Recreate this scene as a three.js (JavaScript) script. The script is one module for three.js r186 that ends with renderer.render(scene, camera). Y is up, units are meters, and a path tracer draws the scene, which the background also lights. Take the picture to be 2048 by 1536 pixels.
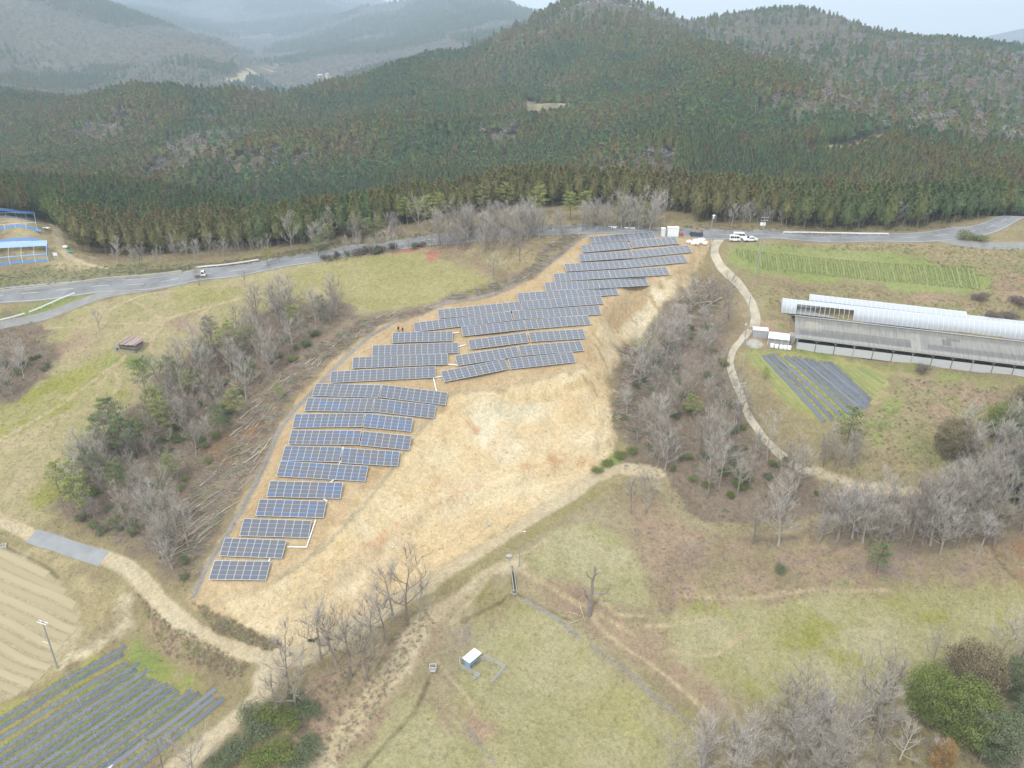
import * as THREE from 'three';
import { mergeGeometries } from 'three/addons/utils/BufferGeometryUtils.js';

// ---- camera, sky, sun, exposure
const scene = new THREE.Scene();
const camera = new THREE.PerspectiveCamera(52.48, 4 / 3, 1, 30000);
camera.position.set(0, 100, 0);
camera.rotation.x = -25 * Math.PI / 180;
const SKY_LOW = [1.10, 1.14, 1.17], SKY_HIGH = [1.07, 1.09, 1.115], SKY_POWER = 0.97;
{ // a bright, even layer of thin cloud: the same all round, brighter overhead
  const W = 128, H = 64, d = new Float32Array(W * H * 4);
  for (let j = 0; j < H; j++) {
    const s = Math.max(0, Math.sin(((j + 0.5) / H - 0.5) * Math.PI));
    for (let i = 0; i < W; i++) { for (let c = 0; c < 3; c++) d[(j * W + i) * 4 + c] = SKY_POWER * (SKY_LOW[c] + (SKY_HIGH[c] - SKY_LOW[c]) * Math.pow(s, 0.8)); d[(j * W + i) * 4 + 3] = 1; }
  }
  const t = new THREE.DataTexture(d, W, H, THREE.RGBAFormat, THREE.FloatType);
  t.mapping = THREE.EquirectangularReflectionMapping; t.magFilter = THREE.LinearFilter; t.needsUpdate = true;
  scene.background = t; scene.environment = t;
}
const sun = new THREE.DirectionalLight(new THREE.Color(1, 0.965, 0.91), 1.5);
sun.position.set(-180, 420, 60); sun.target.position.set(0, 0, -190);
sun.shadow.radius = 16; sun.castShadow = true;
Object.assign(sun.shadow.camera, { left: -260, right: 260, top: 260, bottom: -260, near: 10, far: 900 }); sun.shadow.mapSize.set(2048, 2048);
scene.add(sun, sun.target);
scene.fog = new THREE.FogExp2(new THREE.Color(0.64, 0.82, 1.0), 0.00026);
const renderer = new THREE.WebGLRenderer({ antialias: true });
renderer.toneMapping = THREE.LinearToneMapping;
renderer.toneMappingExposure = 1.55;
renderer.shadowMap.enabled = true;

// ---- site survey, in metres: x to the right, z towards the viewer, y up
const STEPS = [
  [1.7,45,1.6,[[-12.2,-127.2],[0.6,-130.4],[13.8,-124.9],[26.1,-118.2],[38.1,-104.9],[39.6,-95.8]]],
  [1.2,40,1.4,[[31.2,-125.3],[48.9,-126.4],[70.2,-129.1],[107.3,-128.7]]],
  [1.6,40,1.4,[[-78.2,-126.5],[-70.4,-118.0],[-58.0,-109.6],[-49.3,-105.3]]],
  [1.4,30,1.2,[[0.6,-124.9],[13.3,-117.1],[25.5,-106.6],[33.5,-100.1]]],
  [1.3,30,1.2,[[-16.1,-107.7],[-8.4,-101.3],[-1.2,-91.7]]],
  [1.3,9,0.9,[[-38.2,-123.2],[-27.8,-134.4],[-16.0,-146.2],[-2.8,-152.5],[11.4,-158.9],[22.8,-167.6]]],
  [1.1,8,0.8,[[-32.3,-123.0],[-18.4,-134.7],[-2.7,-147.1],[11.2,-154.9]]],
  [0.9,7,0.7,[[-11.7,-173.0],[0.8,-178.2],[16.3,-182.6],[23.4,-189.1]]]
];
const SURVEY = [
  [-59.5,-122.7,-0.4],
  [-47.7,-122.7,-0.4],
  [-59.5,-132.7,2.4],
  [-44.1,-133.3,2.6],
  [-57.5,-144.6,5.7],
  [-37.8,-145.2,5.9],
  [-54.7,-161.0,10.3],
  [-26.1,-157.8,9.4],
  [-50.8,-176.5,14.6],
  [-21.7,-174.7,14.1],
  [-45.6,-190.0,18.4],
  [-19.0,-188.0,17.9],
  [16.8,-191.0,18.7],
  [-31.3,-204.0,22.3],
  [-3.3,-198.4,20.8],
  [22.0,-206.2,22.9],
  [-18.0,-214.5,25.3],
  [27.4,-219.5,26.6],
  [3.9,-224.6,28.1],
  [41.8,-227.2,28.8],
  [18.2,-238.3,31.9],
  [56.4,-241.1,32.7],
  [27.3,-253.2,36.1],
  [58.6,-253.2,36.1],
  [45.0,-250.1,35.2],
  [16.9,-189.1,18.2],
  [19.3,-193.9,19.5],
  [20.3,-199.1,21.0],
  [22.2,-205.4,22.7],
  [25.5,-210.1,24.0],
  [26.6,-215.1,25.4],
  [31.6,-219.6,26.7],
  [41.2,-224.4,28.0],
  [48.3,-230.1,29.6],
  [55.1,-237.0,31.5],
  [-0.3,-206.2,22.9],
  [14.5,-212.7,24.7],
  [25.0,-220.2,26.9],
  [15.1,-224.6,28.1],
  [30.9,-229.2,29.3],
  [36.8,-234.8,30.9],
  [57.5,-242.8,33.1],
  [54.2,-248.5,34.7],
  [23.0,-247.6,34.5],
  [36.1,-251.1,35.5],
  [-45.8,-122.9,-0.6],
  [-34.7,-139.4,4.0],
  [-23.8,-158.2,9.2],
  [-15.0,-176.9,14.5],
  [0.8,-180.9,15.4],
  [19.1,-186.1,16.5],
  [-15.0,-164.6,8.3],
  [-3.0,-170.3,9.4],
  [9.5,-171.5,8.8],
  [22.9,-181.8,10.6],
  [28.1,-194.3,13.6],
  [31.5,-212.6,18.2],
  [40.0,-221.6,21.2],
  [55.7,-234.8,26.4],
  [59.9,-241.8,30.9],
  [-39.8,-121.0,-3.3],
  [-28.1,-136.2,-0.1],
  [-13.9,-147.4,2.5],
  [3.0,-155.8,3.9],
  [18.7,-161.7,4.5],
  [-80.7,-129.2,-2.5],
  [-68.4,-120.5,-4.8],
  [-55.8,-112.0,-6.4],
  [-44.9,-109.5,-7.0],
  [-36.4,-113.4,-6.5],
  [-26.1,-120.8,-5.1],
  [-14.9,-129.0,-3.6],
  [-2.6,-138.2,-1.6],
  [10.9,-148.1,0.7],
  [25.6,-158.3,3.1],
  [41.9,-156.5,2.1],
  [62.6,-155.4,2.8],
  [87.7,-148.5,1.8],
  [113.3,-146.0,2.1],
  [-111.2,-140.9,1.7],
  [-98.3,-136.0,-0.6],
  [-85.9,-131.7,-1.9],
  [-101.5,-129.0,-3.6],
  [-86.0,-126.6,-4.3],
  [-97.8,-113.4,-9.0],
  [-89.2,-115.5,-8.4],
  [-83.5,-120.3,-6.5],
  [-84.0,-108.4,-8.4],
  [-87.9,-95.4,-12.0],
  [-73.5,-113.2,-7.5],
  [-53.3,-103.3,-9.3],
  [-67.4,-98.2,-10.4],
  [-76.7,-90.3,-12.4],
  [-51.6,-90.0,-12.1],
  [-78.3,-77.8,-14.9],
  [-47.7,-77.8,-14.9],
  [1.7,-129.5,-4.1],
  [1.6,-125.5,-5.9],
  [-12.3,-120.3,-6.5],
  [-14.4,-109.6,-9.0],
  [-28.2,-98.0,-11.3],
  [-21.9,-90.4,-12.6],
  [-35.2,-90.3,-12.4],
  [-7.0,-110.4,-9.8],
  [7.6,-121.6,-7.7],
  [27.7,-129.6,-5.4],
  [17.0,-114.4,-9.9],
  [2.3,-99.4,-12.9],
  [24.6,-100.1,-13.7],
  [36.4,-115.0,-10.5],
  [52.4,-120.3,-9.0],
  [67.3,-120.3,-9.0],
  [94.1,-125.0,-6.7],
  [98.4,-115.0,-10.5],
  [60.6,-100.8,-14.5],
  [85.4,-96.5,-15.7],
  [81.1,-106.0,-14.0],
  [14.1,-83.0,-16.4],
  [61.0,-80.1,-18.2],
  [40.8,-138.0,-4.1],
  [61.5,-135.0,-4.4],
  [93.7,-136.1,-2.6],
  [17.2,-141.8,-1.5],
  [25.4,-146.4,-0.8],
  [42.0,-204.3,15.4],
  [43.1,-185.1,9.0],
  [34.4,-170.0,5.3],
  [47.0,-170.6,5.0],
  [53.7,-192.9,14.2],
  [58.7,-218.4,22.3],
  [64.4,-232.3,27.2],
  [66.6,-244.1,33.5],
  [68.1,-228.9,28.3],
  [69.6,-216.1,24.7],
  [66.5,-203.6,21.7],
  [59.2,-195.6,19.0],
  [58.6,-179.9,11.6],
  [63.8,-160.5,5.2],
  [71.9,-155.8,3.9],
  [76.9,-196.3,20.2],
  [102.6,-189.6,19.3],
  [129.3,-180.4,17.7],
  [80.3,-207.8,22.4],
  [110.4,-208.6,22.8],
  [140.9,-200.2,22.3],
  [88.0,-218.5,24.2],
  [144.5,-209.3,24.4],
  [66.8,-193.8,19.0],
  [75.9,-170.1,10.9],
  [97.3,-182.1,16.2],
  [85.6,-177.5,14.1],
  [94.2,-167.2,11.1],
  [107.5,-170.0,12.3],
  [122.4,-166.0,11.7],
  [80.7,-162.0,7.1],
  [102.8,-158.2,6.5],
  [116.9,-153.6,5.3],
  [72.1,-227.2,28.8],
  [100.5,-222.0,28.1],
  [136.6,-217.0,27.5],
  [70.1,-245.6,33.9],
  [108.2,-244.1,33.5],
  [142.0,-228.2,30.1],
  [151.1,-223.0,30.1],
  [158.4,-236.5,32.4],
  [68.2,-251.7,35.6],
  [86.4,-252.6,35.9],
  [119.0,-251.7,35.6],
  [143.1,-250.7,35.4],
  [174.3,-263.9,38.5],
  [146.4,-258.0,37.4],
  [29.4,-258.0,37.4],
  [-4.0,-256.7,36.5],
  [-28.5,-251.1,34.9],
  [-52.0,-245.0,33.3],
  [-73.2,-239.1,31.6],
  [-96.2,-232.1,29.4],
  [-124.4,-225.8,27.4],
  [-152.1,-220.7,25.5],
  [-49.2,-227.1,27.3],
  [-27.3,-237.2,30.6],
  [-9.8,-229.8,28.0],
  [-68.3,-217.7,24.1],
  [-85.7,-221.9,25.8],
  [-105.7,-215.3,23.5],
  [-104.6,-199.2,19.0],
  [-133.0,-210.4,20.6],
  [-135.8,-195.7,16.0],
  [-119.7,-182.3,13.3],
  [-92.9,-198.5,17.8],
  [-76.7,-204.3,18.4],
  [-57.1,-205.9,20.8],
  [-45.0,-219.4,25.1],
  [-59.7,-181.0,13.9],
  [-59.7,-160.7,7.8],
  [-62.6,-138.5,2.1],
  [-63.0,-123.5,-1.7],
  [-126.6,-170.3,9.4],
  [-107.1,-162.5,6.8],
  [-93.1,-163.1,6.4],
  [-81.6,-175.7,9.4],
  [-81.5,-148.0,2.2],
  [-107.8,-146.9,2.9],
  [-89.6,-140.6,0.6],
  [-163.9,-244.1,33.5],
  [-152.8,-241.1,32.7],
  [-164.0,-257.7,38.3],
  [-141.5,-240.0,31.4],
  [-214.8,-300.0,33.0],
  [-147.8,-258.0,30.0],
  [-123.7,-262.0,28.0],
  [-257.3,-400.0,18.6],
  [-194.7,-390.0,19.3],
  [-144.2,-365.0,17.8],
  [-112.6,-350.0,14.0],
  [-181.0,-325.0,20.7],
  [-138.0,-310.0,18.8],
  [-98.5,-330.0,12.3],
  [-87.6,-340.0,16.5],
  [-57.5,-330.0,20.7],
  [-26.3,-335.0,23.9],
  [-5.2,-345.0,27.3],
  [27.3,-345.0,27.3],
  [59.9,-345.0,26.3],
  [91.4,-340.0,25.1],
  [-307.7,-470.0,0.0],
  [-228.7,-460.0,-3.0],
  [-150.0,-440.0,-12.0],
  [-89.7,-430.0,2.0],
  [-6.5,-420.0,9.0],
  [72.4,-410.0,12.0],
  [-338.9,-530.0,3.5],
  [-272.7,-530.0,3.5],
  [-195.3,-500.0,5.1],
  [-145.8,-480.0,5.5],
  [-401.8,-640.0,12.8],
  [-302.9,-640.0,16.6],
  [-225.2,-640.0,12.8],
  [-156.4,-600.0,14.0],
  [-475.8,-770.0,25.3],
  [-405.9,-770.0,26.2],
  [-339.6,-780.0,30.7],
  [-255.7,-780.0,27.2],
  [-194.6,-800.0,26.5],
  [-100.9,-500.0,11.2],
  [-130.4,-660.0,18.2],
  [-51.9,-480.0,17.1],
  [-77.9,-740.0,22.7],
  [-7.4,-500.0,17.2],
  [-9.5,-650.0,23.0],
  [24.4,-520.0,17.5],
  [33.9,-740.0,31.1],
  [60.4,-560.0,22.1],
  [80.2,-470.0,24.2],
  [108.9,-470.0,27.0],
  [93.0,-680.0,27.9],
  [133.5,-680.0,35.6],
  [-191.4,-830.0,29.9],
  [-120.1,-900.0,40.1],
  [-70.5,-960.0,50.7],
  [-14.2,-1010.0,76.0],
  [46.1,-1050.0,104.3],
  [108.8,-1080.0,124.3],
  [162.6,-1060.0,107.2],
  [192.0,-1030.0,90.5],
  [93.3,-900.0,63.7],
  [13.6,-880.0,49.9],
  [164.0,-850.0,55.8],
  [155.7,-760.0,58.3],
  [192.7,-680.0,52.7],
  [214.4,-620.0,44.3],
  [233.5,-570.0,35.8],
  [248.4,-530.0,28.1],
  [151.0,-520.0,32.8],
  [179.2,-510.0,33.9],
  [172.5,-452.0,36.9],
  [199.7,-480.0,40.2],
  [232.1,-500.0,40.6],
  [190.5,-505.0,43.0],
  [227.7,-420.0,29.6],
  [261.1,-410.0,26.1],
  [214.5,-370.0,26.4],
  [169.3,-400.0,21.5],
  [140.6,-420.0,20.8],
  [130.7,-330.0,24.8],
  [180.6,-325.0,23.7],
  [213.8,-330.0,24.8],
  [244.3,-1180.0,91.9],
  [296.4,-1200.0,99.5],
  [383.7,-1150.0,101.6],
  [452.1,-1150.0,91.9],
  [474.0,-1100.0,75.5],
  [469.2,-1000.0,62.4],
  [506.7,-960.0,65.1],
  [543.3,-900.0,65.3],
  [280.2,-1000.0,65.1],
  [341.7,-850.0,50.5],
  [377.9,-720.0,44.7],
  [397.7,-640.0,31.7],
  [282.2,-560.0,32.6],
  [327.3,-520.0,27.7],
  [-1336.4,-2100.0,210.1],
  [-1226.3,-2100.0,178.5],
  [-1056.9,-2100.0,135.5],
  [-968.6,-2100.0,96.1],
  [-851.2,-2100.0,71.6],
  [-684.8,-2029.0,43.0],
  [-952.0,-1750.0,44.7],
  [-801.4,-1750.0,25.7],
  [-642.6,-1680.0,14.5],
  [-846.9,-1470.0,3.6],
  [-681.7,-1470.0,-4.6],
  [-533.1,-1470.0,-11.2],
  [-563.8,-1000.0,-5.0],
  [-443.2,-1000.0,-12.0],
  [-338.5,-1050.0,-30.0],
  [-423.1,-1500.0,-45.0],
  [-326.3,-1400.0,-30.0],
  [-247.3,-1500.0,-10.0],
  [-531.7,-1900.0,-50.0],
  [-20.0,-1400.0,30.0],
  [200.9,-1500.0,40.0],
  [543.9,-1600.0,50.0],
  [810.7,-1400.0,40.0],
  [-746.3,-2310.0,-8.8],
  [-618.1,-2240.0,-11.8],
  [-404.1,-2100.0,0.6],
  [-314.6,-2380.0,20.5],
  [-153.3,-2100.0,40.6],
  [-696.3,-3080.0,15.3],
  [-636.2,-3360.0,62.1],
  [-455.9,-3500.0,97.8],
  [-1162.3,-3779.0,21.6],
  [-1066.6,-3919.0,25.2],
  [-1408.9,-4059.0,55.2],
  [-1422.4,-4480.0,63.0],
  [-1029.1,-4620.0,122.9],
  [-1245.9,-4620.0,103.5],
  [-666.2,-4059.0,148.3],
  [-415.4,-3919.0,172.8],
  [-279.2,-3919.0,197.1],
  [-99.2,-3919.0,185.0],
  [78.9,-3779.0,114.8],
  [276.9,-3779.0,95.0],
  [-3615.8,-5600.0,250.1],
  [-2650.7,-5600.0,250.1],
  [-1848.7,-5600.0,235.7],
  [-1204.9,-5600.0,232.8],
  [-853.8,-5600.0,186.4],
  [-403.8,-5600.0,104.4],
  [903.2,-5600.0,45.1],
  [2584.1,-5600.0,-167.1],
  [3229.8,-5600.0,-90.5],
  [3329.0,-5600.0,-29.8],
  [3481.5,-5600.0,-44.9],
  [3886.8,-5600.0,-75.3],
  [-1638.7,-4900.0,83.2],
  [-950.7,-5040.0,90.7],
  [505.2,-4900.0,25.8],
  [2552.5,-4900.0,-133.7],
  [-2917.7,-4900.0,103.9],
  [-300.0,-150.0,4.0],
  [-320.0,-250.0,28.0],
  [330.0,-150.0,4.0],
  [340.0,-260.0,38.0],
  [0.0,-20.0,-22.0],
  [-150.0,-20.0,-24.0],
  [150.0,-20.0,-22.0],
  [-300.0,-0.0,-25.0],
  [300.0,-0.0,-25.0],
  [0.0,200.0,-40.0],
  [-400.0,100.0,-40.0],
  [400.0,100.0,-40.0],
  [-700.0,-300.0,30.0],
  [800.0,-300.0,45.0],
  [-1500.0,-600.0,40.0],
  [1500.0,-600.0,70.0],
  [-3000.0,-1500.0,80.0],
  [3000.0,-1500.0,80.0],
  [-600.0,-500.0,15.0],
  [600.0,-500.0,40.0],
  [0.0,3000.0,-20.0],
  [-5000.0,-4000.0,100.0],
  [5000.0,-4000.0,100.0],
  [0.0,-7500.0,120.0],
  [-4000.0,-7000.0,150.0],
  [4000.0,-7000.0,120.0]
];
const TABLES = [
  [-59.77,-122.93,0.15,-48.46,-122.56,0.24,1,""],
  [-59.12,-127.95,2.01,-46.45,-127.53,1.72,2,""],
  [-56.24,-132.49,3.62,-42.28,-132.98,2.76,3,""],
  [-54.21,-137.51,5.12,-40.05,-137.81,4.4,4,""],
  [-53.14,-142.58,6.56,-37.36,-142.94,5.85,5,""],
  [-52.47,-148.53,8.06,-32.75,-148.21,6.92,6,""],
  [-52.56,-153.36,9.26,-39.27,-152.8,9.22,7,"left"],
  [-38.85,-152.59,9.11,-26.04,-152.99,7.97,7,"right"],
  [-52.02,-158.25,10.76,-35.57,-157.93,10.79,8,"left"],
  [-35.26,-157.82,10.73,-23.96,-157.56,9.55,8,"right"],
  [-52.44,-163.91,12.1,-35.64,-163.35,12.6,9,"left"],
  [-35.4,-163.31,12.58,-24.11,-163.15,11.43,9,"right"],
  [-50.78,-169.64,13.67,-34.1,-168.34,14.05,10,"left"],
  [-33.8,-168.45,14.08,-18.99,-168.89,11.97,10,"right"],
  [-50.05,-175.24,15.03,-33.19,-173.39,15.42,11,"left"],
  [-32.86,-173.57,15.45,-16.54,-173.22,13.44,11,"right"],
  [-46.26,-179.67,16.54,-19.7,-182.14,16.89,12,"far left"],
  [-41.48,-185.1,18.18,-16.75,-187.43,18.28,13,"far left"],
  [-37.12,-190.3,19.49,-14.31,-192.03,19.6,14,"far left"],
  [-32.49,-196.09,20.92,-16.11,-197.02,21.04,15,"far left"],
  [-17.22,-180.57,16.36,-0.74,-185.57,17.77,12,"middle"],
  [-0.29,-185.5,17.76,16.82,-188.48,18.46,12,"right"],
  [-14.25,-186.89,18.12,2.06,-190.35,19.38,13,"middle"],
  [2.42,-190.48,19.42,19.28,-193.19,19.77,13,"right"],
  [-11.22,-193.46,20.0,4.56,-196.05,21.08,14,"middle"],
  [5.12,-196.18,21.13,20.26,-198.36,21.26,14,"right"],
  [-13.43,-199.14,21.6,3.85,-201.83,22.57,15,"middle"],
  [4.18,-201.81,22.58,22.08,-204.76,22.98,15,"right"],
  [-26.71,-200.89,22.18,0.26,-206.37,23.56,16,"left"],
  [0.65,-206.5,23.61,25.5,-209.63,24.16,16,"right"],
  [-20.56,-206.93,23.86,2.86,-211.18,24.9,17,"left"],
  [3.11,-211.33,24.94,26.52,-214.46,25.66,17,"right"],
  [1.91,-215.43,25.96,16.05,-216.96,26.53,18,"left"],
  [16.15,-216.95,26.54,31.55,-219.56,26.71,18,"right"],
  [10.04,-220.81,27.57,26.07,-221.78,27.94,19,"left"],
  [26.32,-221.75,27.95,41.27,-224.75,27.89,19,"right"],
  [12.93,-225.49,28.88,29.87,-226.89,29.51,20,"left"],
  [30.13,-226.9,29.51,48.14,-229.49,29.78,20,"right"],
  [16.67,-230.82,30.36,35.25,-233.02,30.89,21,"left"],
  [35.51,-233.02,30.89,55.15,-237.24,31.46,21,"right"],
  [21.33,-236.46,31.92,38.14,-237.89,32.65,22,"left"],
  [38.57,-237.84,32.7,57.4,-242.24,33.31,22,"right"],
  [22.58,-241.55,33.36,37.95,-243.62,34.18,23,"left"],
  [38.64,-243.79,34.27,53.65,-245.78,35.12,23,"right"],
  [25.55,-246.71,34.83,46.87,-249.87,35.78,24,""]
];
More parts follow.
